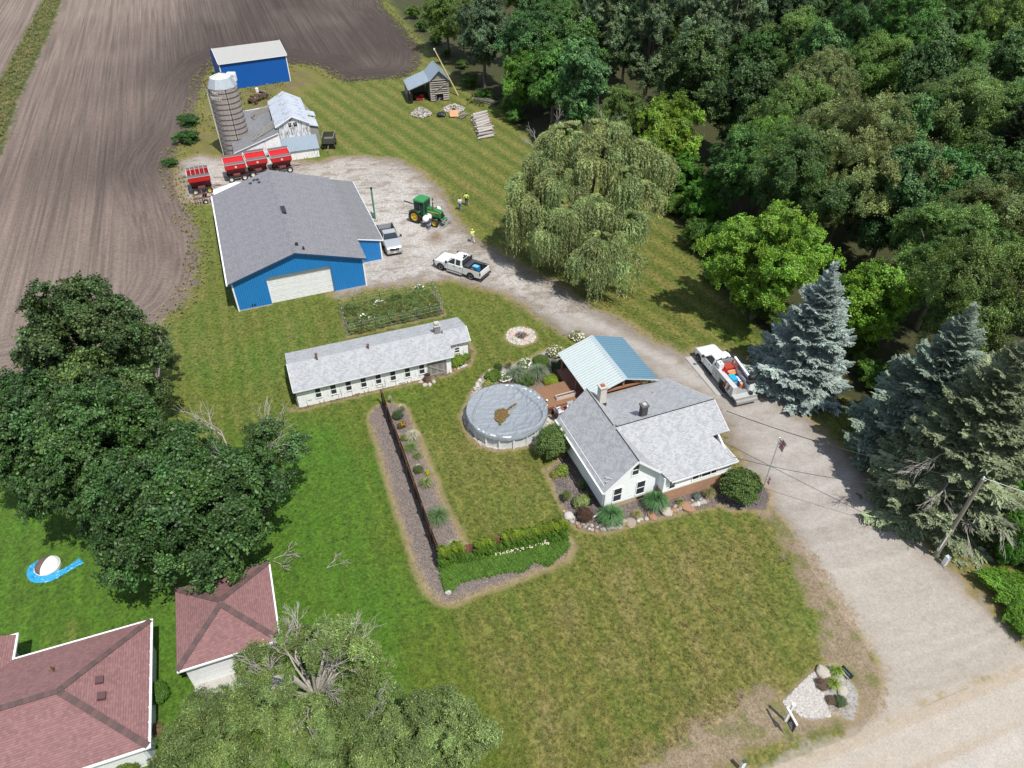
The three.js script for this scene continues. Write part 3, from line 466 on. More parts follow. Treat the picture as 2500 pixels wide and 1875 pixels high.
// ---------------------------------------------------------------- far blue shed
{
  const b = thing('blue_shed', 'bright blue metal shed with pale roof and white trim by the field', 'shed', [-48.08, -131.79], 26.8);
  const x0 = -2.72, x1 = 8.85, Z = -8.8, E = 4.55, Rg = 5.9;
  part(b, 'front_wall', wallX([[x0, 0], [x1, 0], [x1, E], [x0, E]], 0, 0.12), M_SHEDBLUE);
  part(b, 'back_wall', wallX([[x0, 0], [x1, 0], [x1, E], [x0, E]], Z + 0.12, 0.12), M_SHEDBLUE);
  for (const u of [x0, x1 - 0.12]) part(b, 'end_wall', wallZ([[-0.12, 0], [Z + 0.12, 0], [Z + 0.12, E], [Z / 2, Rg - 0.1], [-0.12, E]], u, 0.12), M_SHEDBLUE);
  part(b, 'roof', slab([[x0 - 0.12, E - 0.01, 0.25], [x1 + 0.12, E - 0.01, 0.25], [x1 + 0.12, Rg, Z / 2], [x0 - 0.12, Rg, Z / 2]], 0.08), M_METALROOF);
  part(b, 'roof', slab([[x0 - 0.12, Rg, Z / 2], [x1 + 0.12, Rg, Z / 2], [x1 + 0.12, E - 0.01, Z - 0.25], [x0 - 0.12, E - 0.01, Z - 0.25]], 0.08), M_METALROOF);
  for (const u of [x0 - 0.04, x1 - 0.1]) part(b, 'corner_trim', bb(u, u + 0.14, 0, E - 0.14, -0.02, 0.04), M_TRIM);
  part(b, 'fascia', [bb(x0 - 0.12, x1 + 0.12, E - 0.14, E - 0.02, 0.26, 0.29)], M_TRIM);
  part(b, 'rake_trim', [beam([x0 - 0.15, E - 0.02, 0.25], [x0 - 0.15, Rg, Z / 2], 0.05, 0.16), beam([x1 + 0.15, E - 0.02, 0.25], [x1 + 0.15, Rg, Z / 2], 0.05, 0.16)], M_TRIM);
}
// ---------------------------------------------------------------- old white barn with its collapsed wing
{
  const b = thing('old_barn', 'old weathered white barn with peeling paint beside the concrete silo', 'barn', [-28.15, -102.3], 20);
  const E = 4.25, Rg = 5.5, xl = -5.05, xr = -0.5, m = (xl + xr) / 2, zf = -2, zb = -13;
  part(b, 'gable_wall', wallX([[xl, 0], [xr, 0], [xr, E], [m, Rg - 0.1], [xl, E]], zf, 0.12), M_PEELING, 'front gable with badly peeling white boards');
  part(b, 'side_wall', wallZ([[zf - 0.12, 0], [zb, 0], [zb, E], [zf - 0.12, E]], xl, 0.12), M_GREYWOOD); part(b, 'side_wall', wallZ([[zf - 0.12, 0], [zb, 0], [zb, E], [zf - 0.12, E]], xr - 0.12, 0.12), M_WORNWHITE);
  part(b, 'back_wall', wallX([[xl + 0.12, 0], [xr - 0.12, 0], [xr - 0.12, E], [m, Rg - 0.1], [xl + 0.12, E]], zb + 0.12, 0.12), M_WORNWHITE);
  gable(b, M_WORNROOF, xl, xr, zb - 0.2, zf + 0.25, E + 0.06, Rg, 0.25, 0.08);
  part(b, 'fascia', [beam([xl - 0.26, E - 0.06, zf + 0.27], [m, Rg - 0.03, zf + 0.27], 0.04, 0.14), beam([xr + 0.26, E - 0.06, zf + 0.27], [m, Rg - 0.03, zf + 0.27], 0.04, 0.14)], M_TRIM);
  for (const [x0, x1] of [[-3.42, -3.02], [-2.72, -2.2]]) { const w = part(b, 'window', [bb(x0 - 0.06, x1 + 0.06, 4.58, 4.64, zf, zf + 0.04), bb(x0 - 0.06, x1 + 0.06, 3.86, 3.92, zf, zf + 0.04), bb(x0 - 0.06, x0, 3.92, 4.58, zf, zf + 0.04), bb(x1, x1 + 0.06, 3.92, 4.58, zf, zf + 0.04), bb((x0 + x1) / 2 - 0.02, (x0 + x1) / 2 + 0.02, 4.2, 4.58, zf, zf + 0.04)], M_TRIM); part(w, 'pane', bb(x0, x1, 3.92, 4.58, zf + 0.003, zf + 0.015), M_BLACK); }
  // low front shed with a blue metal roof
  const f = part(b, 'front_shed', [wallX([[-8, 0], [0, 0], [0, 1.3], [-8, 1.3]], 0.2, 0.12), wallZ([[0.08, 0], [-2.1, 0], [-2.1, 2.3], [0.08, 1.3]], -0.12, 0.12), wallZ([[0.08, 0], [-2.1, 0], [-2.1, 2.3], [0.08, 1.3]], -8, 0.12)], M_WORNWHITE);
  part(f, 'shed_roof', slab([[-8.15, 1.32, 0.4], [0.15, 1.32, 0.4], [0.15, 2.52, -1.97], [-8.15, 2.52, -1.97]], 0.06), M_GALV);
  part(f, 'doorway', bb(-6.5, -6.0, 0, 1.25, 0.21, 0.23), M_BLACK);
  // long wing on the left: white front, dark sagging roof
  const w = part(b, 'wing', [wallX([[-11.45, 0], [-5.06, 0], [-5.06, 4], [-11.45, 2]], -0.05, 0.12)], M_WORNWHITE);
  part(w, 'wing_wall', wallZ([[-0.17, 0], [zb, 0], [zb, 2.9], [-0.17, 2]], -11.45, 0.12), M_GREYWOOD);
  { const v = [], n = 12, q = 10, H = (i, j) => { const x = lerp(-11.6, -5.1, i / n), z = lerp(0.1, zb, j / q), s = Math.exp(-(((x + 7) / 1.8) ** 2 + ((z + 6) / 2.6) ** 2)); return [x, lerp(lerp(2.05, 4.02, i / n), lerp(3.1, 3.5, i / n), j / q) - 1.1 * s + 0.12 * (vn(i * 1.7, j * 1.7) - 0.5), z]; };
    for (let i = 0; i < n; i++) for (let j = 0; j < q; j++) v.push(...H(i, j), ...H(i + 1, j), ...H(i, j + 1), ...H(i + 1, j), ...H(i + 1, j + 1), ...H(i, j + 1));
    part(w, 'wing_roof', tris(v), M_ROOFDARK, 'dark sagging shingle roof with a hole'); }
  part(w, 'eave_trim', [beam([-11.6, 2.06, 0.12], [-5.1, 4.06, 0.12], 0.05, 0.1), beam([-11.5, 3.05, zb], [-5.1, 3.5, zb], 0.12, 0.1)], M_TRIM);
  for (const x of [-10.7, -8.35]) part(w, 'window', bb(x, x + 0.4, 1.15, 1.6, -0.049, -0.03), M_BLACK);
  part(b, 'broken_boards', [...[0, 1, 2, 3].map((k) => beam([-8.1, 3.25 + k * 0.22, -9.6], [-5.15, 3.6 + k * 0.22, -10.8], 0.05, 0.19)), beam([-8.1, 3.1, -9.6], [-7.5, 4.1, -8.6], 0.1, 0.1), beam([-8.15, 4.1, -9.6], [-5.15, 4.45, -10.8], 0.12, 0.06), ...[0, 1, 2, 3].map((k) => beam([-8.7 + k * 0.3, 3.15 + k * 0.18, -0.9 - k * 0.2], [-5.2, 3.95 + k * 0.15, -3.2 - k * 0.35], 0.05, 0.18)), beam([-7.3, 3.2, -2.2], [-7.2, 4.5, -2.1], 0.1, 0.16), beam([-8.2, 3, -1.6], [-8.5, 3.6, -1.5], 0.1, 0.12), beam([-6.4, 3.5, -2.9], [-6.3, 4.4, -3], 0.09, 0.14)], M_GREYWOOD, 'broken grey boards sticking out of the collapsed roof');
  // side bays on the right
  part(b, 'side_bay', [wallX([[xr, 0], [0.9, 0], [0.9, 2.5], [xr, 2.9]], -5, 0.1), wallZ([[-5.1, 0], [-10.5, 0], [-10.5, 2.5], [-5.1, 2.5]], 0.8, 0.1)], M_GREYWOOD);
  part(b, 'bay_roof', [slab([[xr, 3.3, -10.6], [xr, 3.3, -8.6], [1.15, 2.75, -8.6], [1.15, 2.75, -10.6]], 0.06), slab([[xr, 2.95, -8.6], [xr, 2.95, -4.8], [1.0, 2.55, -4.8], [1.0, 2.55, -8.6]], 0.05)], M_WORNROOF);
  part(b, 'loose_planks', [beam([-0.5, 4.1, -12.6], [0.5, 2.8, -11.2], 0.3, 0.05), beam([-0.4, 4.0, -12], [0.55, 2.9, -10.8], 0.25, 0.05), beam([-0.4, 3.9, -11.5], [0.5, 2.8, -10.6], 0.3, 0.05)], M_OLDWOOD);
}
// ---------------------------------------------------------------- silo
{
  const c = [-40.25, -103.4], b = thing('concrete_silo', 'tall concrete stave silo with iron hoops and faceted metal cap', 'silo', c, 0);
  const N = 20, r = 1.95, H = 9.7;
  // staves, each its own piece in the upper courses that can be told apart
  for (let i = 0; i < N; i++) { const a0 = (i / N) * 2 * Math.PI, a1 = ((i + 0.965) / N) * 2 * Math.PI, q = (a, R, y) => [Math.cos(a) * R, y, Math.sin(a) * R], k = r + 0.012 * Math.sin(i * 5.1);
    part(b, 'stave', [slab([q(a1, k, 0), q(a0, k, 0), q(a0, k, H), q(a1, k, H)], 0.14)], [M_SILO, M_SILO, mot(0.29, 0.26, 0.245, 0.95), mot(0.36, 0.32, 0.29, 0.95)][i % 4]); }
  for (let i = 0; i < 13; i++) part(b, 'hoop', new THREE.TorusGeometry(r + 0.035, 0.028, 5, 40).rotateX(Math.PI / 2).translate(0, 0.5 + i * 0.72, 0), M_BLACK);
  const n = 9, ring = (R, y) => [...Array(n)].map((_, i) => { const a = (i / n) * 2 * Math.PI + 0.35; return [Math.cos(a) * R, y, Math.sin(a) * R]; });
  const tier = (R0, y0, R1, y1) => { const A = ring(R0, y0), B = ring(R1, y1), v = []; for (let i = 0; i < n; i++) { const j = (i + 1) % n; v.push(...A[i], ...B[i], ...A[j], ...A[j], ...B[i], ...B[j]); } return tris(v); };
  part(b, 'cap_skirt', tier(r + 0.1, H - 0.05, 1.45, H + 1.15), mot(0.40, 0.45, 0.5, 0.5, { metalness: 0.3 })); part(b, 'cap_top', tier(1.45, H + 1.15, 0.12, H + 1.7), mot(0.66, 0.66, 0.6, 0.6));
  part(b, 'cap_seams', ring(1.46, H + 1.17).map((p) => rod(p, [p[0] * 0.08, H + 1.72, p[2] * 0.08], 0.02, 0.02, 4)), M_DARK);
  part(b, 'dormer_hatch', [bb(0.6, 1.7, H + 1.1, H + 1.3, -1.6, -0.6), bb(0.9, 1.75, H + 0.2, H + 1.1, -1.5, -0.7)], M_WHITE);
  part(b, 'filler_pipe', [rod([-1.75, H - 0.2, 1.0], [-1.95, H + 0.9, 1.1], 0.09), rod([-1.95, H + 0.9, 1.1], [-1.4, H + 1.1, 0.8], 0.09)], M_RUST);
  const L = []; for (let i = 0; i < 2; i++) L.push(rod([-2.05 + i * 0.02, 0, 0.75 - i * 0.42], [-2.05 + i * 0.02, H, 0.75 - i * 0.42], 0.04, 0.04, 5)); for (let i = 0; i < 30; i++) L.push(rod([-2.06, 0.3 + i * 0.32, 0.76], [-2.04, 0.3 + i * 0.32, 0.32], 0.025, 0.025, 4));
  part(b, 'ladder', L, M_WORNWHITE);
  part(b, 'chute_seam', [rod([0.95, 0, 1.74], [0.95, H, 1.74], 0.05, 0.05, 5)], M_DARK);
  const font = await new FontLoader().loadAsync('fonts/droid/droid_sans_bold.typeface.json');
  const word = (s, y, a0, size) => { const out = []; let a = a0; for (const ch of s) { const g = new TextGeometry(ch, { font, size, depth: 0.03, curveSegments: 3, bevelEnabled: false }); g.computeBoundingBox(); const w = g.boundingBox.max.x; g.scale(0.62, 1.25, 1).translate(0, y, r + 0.02).rotateY(a); out.push(g); a += (w * 0.62 + 0.05) / r; } return out; };
  part(b, 'lettering', [...word('DARI', 9.0, -0.5, 0.36), ...word('AMBROZAT', 8.25, -0.86, 0.36)], std(0.72, 0.70, 0.66, 0.7), 'two lines of white painted letters');
}
// ---------------------------------------------------------------- long chicken coop
{
  const b = thing('chicken_coop', 'long low white coop with a row of windows and grey roof', 'coop', [-18.80, -47.46], 20.5);
  const W = 14.05, E = 2.2, Rg = 3.05, zr = -2.6, zb = -5.2, holes = [];
  for (let i = 0; i < 8; i++) holes.push([1.6 + i * 1.345, 2.06 + i * 1.345, 0.7, 1.72]);
  part(b, 'front_wall', wallX([[0, 0], [W, 0], [W, E], [0, E]], 0, 0.12), M_WORNWHITE);
  part(b, 'end_wall', wallZ([[-0.12, 0], [zb, 0], [zb, E], [zr, Rg - 0.08], [-0.12, E]], 0, 0.12), M_OLDWOOD, 'end wall of dark weathered boards');
  part(b, 'end_wall', wallZ([[-0.12, 0], [-1.6, 0], [-1.6, 2.6], [-0.12, E]], W - 0.12, 0.12), M_WORNWHITE);
  part(b, 'back_wall', wallX([[0.12, 0], [16.1, 0], [16.1, E], [0.12, E]], zb + 0.12, 0.12), M_WORNWHITE);
  part(b, 'annex_wall', [wallX([[W, 0], [16.2, 0], [16.2, 2.15], [W, 2.15]], -1.6, 0.12), wallZ([[-1.72, 0], [zb, 0], [zb, E], [zr, Rg - 0.08], [-1.72, 2.15]], 16.08, 0.12)], M_WORNWHITE);
  part(b, 'roof', slab([[-0.2, 2.12, 0.32], [14.3, 2.12, 0.32], [14.3, Rg, zr], [-0.2, Rg, zr]], 0.1), M_ROOFHOUSE);
  part(b, 'roof', slab([[14.3, 2.13, -1.3], [16.4, 2.13, -1.3], [16.4, Rg, zr], [14.3, Rg, zr]], 0.1), M_ROOFHOUSE);
  part(b, 'roof', slab([[-0.2, Rg, zr], [16.4, Rg, zr], [16.4, 2.12, zb - 0.3], [-0.2, 2.12, zb - 0.3]], 0.1), M_ROOFHOUSE);
  part(b, 'fascia', [bb(-0.2, 14.3, 2.0, 2.1, 0.33, 0.36), beam([-0.22, 2.08, 0.32], [-0.22, Rg - 0.03, zr], 0.03, 0.12), beam([16.42, 2.08, -1.3], [16.42, Rg - 0.03, zr], 0.03, 0.12)], M_TRIM);
  holes.forEach(([x0, x1, y0, y1]) => sashWindow(b, x0, x1, y0, y1, 0));
  sashWindow(b, 14.9, 15.32, 0.95, 1.5, -1.6);
  const d = part(b, 'plank_door', [beam([11.84, 1.45, 0.07], [13.56, 1.45, 0.07], 0.03, 0.14), beam([11.84, 0.3, 0.07], [13.56, 0.3, 0.07], 0.03, 0.14), beam([11.9, 1.4, 0.08], [13.5, 0.36, 0.08], 0.03, 0.13)], M_GREYWOOD);
  for (let i = 0; i < 9; i++) part(d, 'plank', bb(11.8 + i * 0.2, 11.985 + i * 0.2, 0.06 + 0.02 * (i % 3), 1.88, 0.003, 0.045), [M_OLDWOOD, M_GREYWOOD, strk(0.2, 0.19, 0.18, 0.95)][i % 3]);
  const ch = part(b, 'chimney', [bb(13.3, 13.85, 2.6, 3.75, -2.85, -2.35)], mot(0.22, 0.22, 0.22, 0.95)); part(ch, 'chimney_cap', [bb(13.25, 13.9, 3.75, 3.85, -2.9, -2.3), bb(13.35, 13.8, 3.95, 4.12, -2.8, -2.4), bb(13.4, 13.5, 3.85, 3.95, -2.7, -2.5), bb(13.65, 13.75, 3.85, 3.95, -2.7, -2.5)], M_STONE[4]);
  part(b, 'vent_pipe', [rod([2.42, 2.85, -2.4], [2.42, 3.6, -2.4], 0.09, 0.09, 8), disc(0.15, 0.05, 2.42, 3.62, -2.4, 10)], M_RUST); part(b, 'vent_pipe', [rod([7.04, 2.85, -2.4], [7.04, 3.4, -2.4], 0.09, 0.09, 8), disc(0.14, 0.05, 7.04, 3.42, -2.4, 10)], M_RUST); part(b, 'stove_pipe', [rod([13.98, 2.8, -2.3], [13.98, 3.3, -2.3], 0.05, 0.05, 7)], M_DARK);
  part(b, 'missing_board', [bb(0.8, 1.2, 0.55, 0.6, 0.002, 0.012), bb(6.9, 7.7, 0.2, 0.25, 0.002, 0.02), bb(9.0, 9.6, 0.08, 0.16, 0.002, 0.02), bb(4.9, 5.4, 0.02, 0.12, 0.002, 0.02)], M_OLDWOOD);
}
// ---------------------------------------------------------------- farmhouse
{
  const b = thing('farmhouse', 'white sided farmhouse with light grey roofs and brick front base', 'house', [6.97, -35.74], 21.5);
  const G = 4.45, E = 2.78, Rg = 5.0, m = G / 2, zb = -8;
  part(b, 'foundation', [bb(0.03, G - 0.03, 0, 0.5, -7.97, -0.03)], mot(0.42, 0.33, 0.2, 0.95));
  part(b, 'gable_wall', wallX([[0, 0.5], [G, 0.5], [G, E], [m, Rg - 0.12], [0, E]], 0, 0.14), M_SIDING);
  part(b, 'side_wall', wallZ([[-0.14, 0.5], [zb, 0.5], [zb, E], [-0.14, E]], 0, 0.14), M_SIDING); part(b, 'back_wall', wallX([[0.14, 0.5], [G, 0.5], [G, E], [m, Rg - 0.12], [0.14, E]], zb + 0.14, 0.14), M_SIDING);
  gable(b, M_ROOFHOUSE, 0, G, zb - 0.25, 0.38, E + 0.1, Rg, 0.36, 0.12);
  part(b, 'rake_board', [beam([-0.4, E - 0.29, 0.4], [m, Rg - 0.08, 0.4], 0.04, 0.17), beam([G + 0.4, E - 0.29, 0.4], [m, Rg - 0.08, 0.4], 0.04, 0.17)], M_TRIM);
  part(b, 'gutter', [bb(-0.52, -0.4, E - 0.34, E - 0.24, zb - 0.2, 0.36)], M_TRIM);
  part(b, 'ridge_cap', [bb(m - 0.03, m + 0.03, Rg - 0.02, Rg + 0.03, zb - 0.25, -3.6), bb(m - 0.03, m + 0.03, Rg - 0.02, Rg + 0.03, -3.2, 0.38)], M_BLACK);
  part(b, 'corner_board', [bb(-0.03, 0.1, 0.5, E, -0.1, 0.03), bb(G - 0.1, G + 0.03, 0.5, E, -0.1, 0.03)], M_TRIM);
  part(b, 'downspout', [rod([-0.08, 0.3, 0.1], [-0.08, E - 0.3, 0.1], 0.05, 0.05, 6), rod([-0.08, 0.3, 0.1], [-1.15, 0.08, 0.35], 0.06, 0.06, 6)], M_TRIM);
  sashWindow(b, 0.69, 1.33, 0.78, 2.18, 0); sashWindow(b, 2.66, 3.32, 0.78, 2.18, 0); sashWindow(b, 2.06, 2.56, 3.16, 4.2, 0);
  part(b, 'foundation_vent', [bb(2.8, 3.4, 0.14, 0.38, -0.02, 0.0)], M_DARK);
  sideWindow(b, 0, -1.9, -1.2, 0.85, 1.7); sideWindow(b, 0, -5.65, -4.95, 0.95, 1.9);
  part(b, 'basement_window', [bb(-0.001, -0.03, 0.1, 0.42, -2.5, -1.9), bb(-0.001, -0.03, 0.1, 0.42, -5.1, -4.5)], M_DARK);
  // wing to the right: cross roof, brick base, long window
  const zw = 0.85, xr = 10.45, zr = -3.45, R2 = 4.95, k = (R2 - 2.6) / (1.2 - zr), h = (z) => 2.6 + (1.2 - z) * k;
  part(b, 'brick_base', [bb(G, xr, 0, 1.18, zw - 0.02, zw + 0.07), bb(G, G + 0.1, 0, 1.18, 0.02, zw - 0.02)], M_BRICK);
  part(b, 'brick_sill', [bb(G - 0.02, xr + 0.03, 1.18, 1.24, zw - 0.02, zw + 0.1)], M_STONE[1]);
  part(b, 'wing_wall', [wallX([[G, 0], [xr, 0], [xr, 2.62], [G, 2.62]], zw - 0.02, 0.14), bb(G + 0.003, G + 0.1, 1.2, 2.6, 0.03, zw - 0.17), wallZ([[zw - 0.16, 0], [-9.6, 0], [-9.6, 2.0], [zr, R2 - 0.15], [zw - 0.16, 2.6]], xr - 0.14, 0.14), wallX([[G, 0], [xr - 0.14, 0], [xr - 0.14, 2.0], [G, 2.0]], -9.46, 0.14), wallX([[1.5, 0], [G, 0], [G, 2.0], [1.5, 2.0]], -9.46, 0.14)], M_SIDING);
  part(b, 'corner_board', bb(xr - 0.1, xr + 0.03, 1.24, 2.6, zw - 0.1, zw + 0.03), M_TRIM);
  const tie = (z) => m + (Rg - h(z)) * (m / (Rg - E - 0.1));   // where the front slope meets the gable roof
  part(b, 'wing_roof', [slab([[tie(1.2), 2.6, 1.2], [10.68, 2.6, 1.2], [9.6, h(-0.95), -0.95], [tie(-0.95), h(-0.95), -0.95]], 0.1), slab([[tie(-0.95), h(-0.95), -0.95], [11.1, h(-0.95), -0.95], [11.1, R2, zr], [tie(zr), R2, zr]], 0.1)], M_ROOFHOUSE);
  part(b, 'hip_return', [slab([[10.68, 2.59, 1.2], [10.72, 2.59, -1.1], [9.5, h(-0.85) - 0.02, -0.85]], 0.06)], M_ROOFHOUSE);
  part(b, 'wing_roof', slab([[2.6, R2, zr], [11.1, R2, zr], [10.95, 2.12, -9.95], [1.6, 2.12, -9.95]], 0.12), M_ROOFHOUSE);
  part(b, 'ridge_cap', bb(tie(zr) - 0.05, 11.1, R2 - 0.01, R2 + 0.035, zr - 0.03, zr + 0.03), M_BLACK);
  part(b, 'fascia', [bb(tie(1.2) + 0.1, 10.68, 2.42, 2.56, 1.2, 1.24), bb(10.7, 10.76, 2.42, 2.56, -1.1, 1.24), bb(11.02, 11.06, 0, 0.01, 0, 0.01), beam([11.12, R2 - 0.06, zr], [11.12, h(-0.95) - 0.06, -0.95], 0.03, 0.14), beam([11.12, R2 - 0.06, zr], [10.97, 2.06, -9.95], 0.03, 0.14)], M_TRIM);
  sashWindow(b, 4.98, 5.46, 1.34, 2.14, zw - 0.02);
  const w = part(b, 'long_window', [bb(6.95, 9.22, 2.2, 2.28, zw - 0.02, zw + 0.04), bb(6.95, 9.22, 1.45, 1.53, zw - 0.02, zw + 0.05), ...[6.95, 7.55, 7.75, 8.62, 9.14].map((x) => bb(x, x + 0.07, 1.53, 2.2, zw - 0.02, zw + 0.04))], M_TRIM);
  for (const [x0, x1] of [[7.02, 7.55], [7.62, 7.75], [7.82, 8.62], [8.69, 9.14]]) part(w, 'pane', bb(x0, x1, 1.53, 2.2, zw - 0.015, zw), M_GLASS);
  // chimneys and roof fittings
  const c1 = part(b, 'chimney', [bb(2.75, 3.3, 3.9, 5.85, -7.4, -6.85)], mot(0.56, 0.52, 0.47, 0.9), 'pale plastered chimney with a red flue'); part(c1, 'chimney_cap', [bb(2.68, 3.37, 5.85, 5.95, -7.47, -6.78)], M_STONE[4]); part(c1, 'flue', [bb(2.88, 3.17, 5.95, 6.05, -7.27, -6.98)], mot(0.3, 0.1, 0.06, 0.9)); part(c1, 'flashing', [bb(2.72, 3.35, 3.85, 4.3, -6.85, -6.8), bb(3.3, 3.36, 3.8, 4.25, -7.4, -6.82)], M_DARK);
  const c2 = part(b, 'chimney', [bb(4.85, 5.35, 4.3, 5.65, -4.35, -3.9)], mot(0.065, 0.065, 0.07, 0.8), 'dark square chimney on the cross roof'); part(c2, 'chimney_cap', [bb(4.78, 5.42, 5.65, 5.78, -4.42, -3.83)], mot(0.1, 0.1, 0.105, 0.8)); part(c2, 'flue', [bb(4.95, 5.25, 5.78, 5.86, -4.27, -3.98)], M_STONE[4]);
  part(b, 'vent_pipe', [rod([8.2, 3.0, -7.6], [8.2, 3.35, -7.6], 0.05, 0.05, 7), rod([8.0, 3.05, -7.5], [8.35, 3.1, -7.7], 0.03, 0.03, 5)], M_STEEL); part(b, 'vent_pipe', [rod([9.3, 2.95, -7.6], [9.3, 3.2, -7.6], 0.05, 0.05, 7)], M_STEEL);
  part(b, 'satellite_dish', [new THREE.SphereGeometry(0.62, 20, 6, 0, 6.2832, 0, 0.55).scale(0.6, 0.5, 0.6).rotateX(2.4).rotateY(0.3).translate(0.15, 3.32, -0.35), rod([0.2, 2.95, -0.6], [0.15, 3.25, -0.5], 0.03), rod([0.15, 3.25, -0.5], [0.4, 3.45, 0.0], 0.02)], M_TRIM);
  part(b, 'dish_mount', [rod([0.5, 3.1, -0.3], [0.2, 3.05, -0.6], 0.03), bb(0.35, 0.75, 3.1, 3.14, -0.4, -0.1, [0, 0, 45])], M_DARK);
  part(b, 'back_entry', [bb(-0.1, -0.04, 0.6, 2.4, -7.9, -7.1)], M_TRIM);
}
// ---------------------------------------------------------------- pavilion with metal roof
{
  const b = thing('pavilion', 'open timber pavilion with ribbed metal roof behind the house', 'pavilion', [6.97, -35.74], 21.5);
  const x0 = 3.3, x1 = 9.95, m = (x0 + x1) / 2, z0 = -16.1, z1 = -9.5, E = 2.62, Rg = 3.72;
  const pale = std(0.40, 0.46, 0.47, 0.4, { map: mottle }), blue = std(0.125, 0.235, 0.32, 0.35, { map: mottle });  // same metal twice: sky reflection painted in, paler left, bluer right
  const [A, B] = [part(b, 'roof', slab([[x0, E, z0], [x0, E, z1], [m, Rg, z1], [m, Rg, z0]], 0.05), pale, 'metal slope with pale sky reflection put into its colour'), part(b, 'roof', slab([[m, Rg, z0], [m, Rg, z1], [x1, E, z1], [x1, E, z0]], 0.05), blue, 'metal slope with blue sky reflection put into its colour')];
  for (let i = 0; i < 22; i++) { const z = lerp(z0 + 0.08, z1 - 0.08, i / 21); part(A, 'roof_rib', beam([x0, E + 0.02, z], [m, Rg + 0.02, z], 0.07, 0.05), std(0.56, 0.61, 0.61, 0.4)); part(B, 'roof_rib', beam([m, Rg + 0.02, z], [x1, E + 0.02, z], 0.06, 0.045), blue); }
  part(b, 'ridge_cap', [slab([[m - 0.2, Rg - 0.03, z0], [m - 0.2, Rg - 0.03, z1], [m, Rg + 0.06, z1], [m, Rg + 0.06, z0]], 0.02), slab([[m, Rg + 0.06, z0], [m, Rg + 0.06, z1], [m + 0.2, Rg - 0.03, z1], [m + 0.2, Rg - 0.03, z0]], 0.02)], std(0.36, 0.44, 0.47, 0.4));
  part(b, 'rake_trim', [beam([x0, E - 0.02, z1 + 0.02], [m, Rg - 0.02, z1 + 0.02], 0.03, 0.1), beam([m, Rg - 0.02, z1 + 0.02], [x1, E - 0.02, z1 + 0.02], 0.03, 0.1)], std(0.5, 0.58, 0.6, 0.5));
  for (const [x, z] of [[x0 + 0.4, z0 + 0.3], [x1 - 0.4, z0 + 0.3], [x0 + 0.4, z1 - 0.7], [x1 - 0.4, z1 - 0.7], [x0 + 0.4, (z0 + z1) / 2], [x1 - 0.4, (z0 + z1) / 2]]) part(b, 'post', bb(x - 0.08, x + 0.08, 0, E, z - 0.08, z + 0.08), M_CEDAR);
  part(b, 'truss', [beam([x0 + 0.3, E - 0.02, z1 - 0.3], [x1 - 0.3, E - 0.02, z1 - 0.3], 0.12, 0.2), beam([x0 + 0.3, E + 0.02, z1 - 0.3], [m, Rg - 0.14, z1 - 0.3], 0.1, 0.16), beam([x1 - 0.3, E + 0.02, z1 - 0.3], [m, Rg - 0.14, z1 - 0.3], 0.1, 0.16), bb(m - 0.07, m + 0.07, E + 0.08, Rg - 0.15, z1 - 0.36, z1 - 0.24), beam([m - 1.4, E + 0.1, z1 - 0.3], [m - 0.6, E + 0.75, z1 - 0.3], 0.08, 0.1), beam([m + 1.4, E + 0.1, z1 - 0.3], [m + 0.6, E + 0.75, z1 - 0.3], 0.08, 0.1)], M_CEDAR);
  part(b, 'wall_plate', [bb(x0 + 0.34, x0 + 0.46, E - 0.08, E + 0.08, z0 + 0.2, z1 - 0.4), bb(x1 - 0.46, x1 - 0.34, E - 0.08, E + 0.08, z0 + 0.2, z1 - 0.4)], M_CEDAR);
}
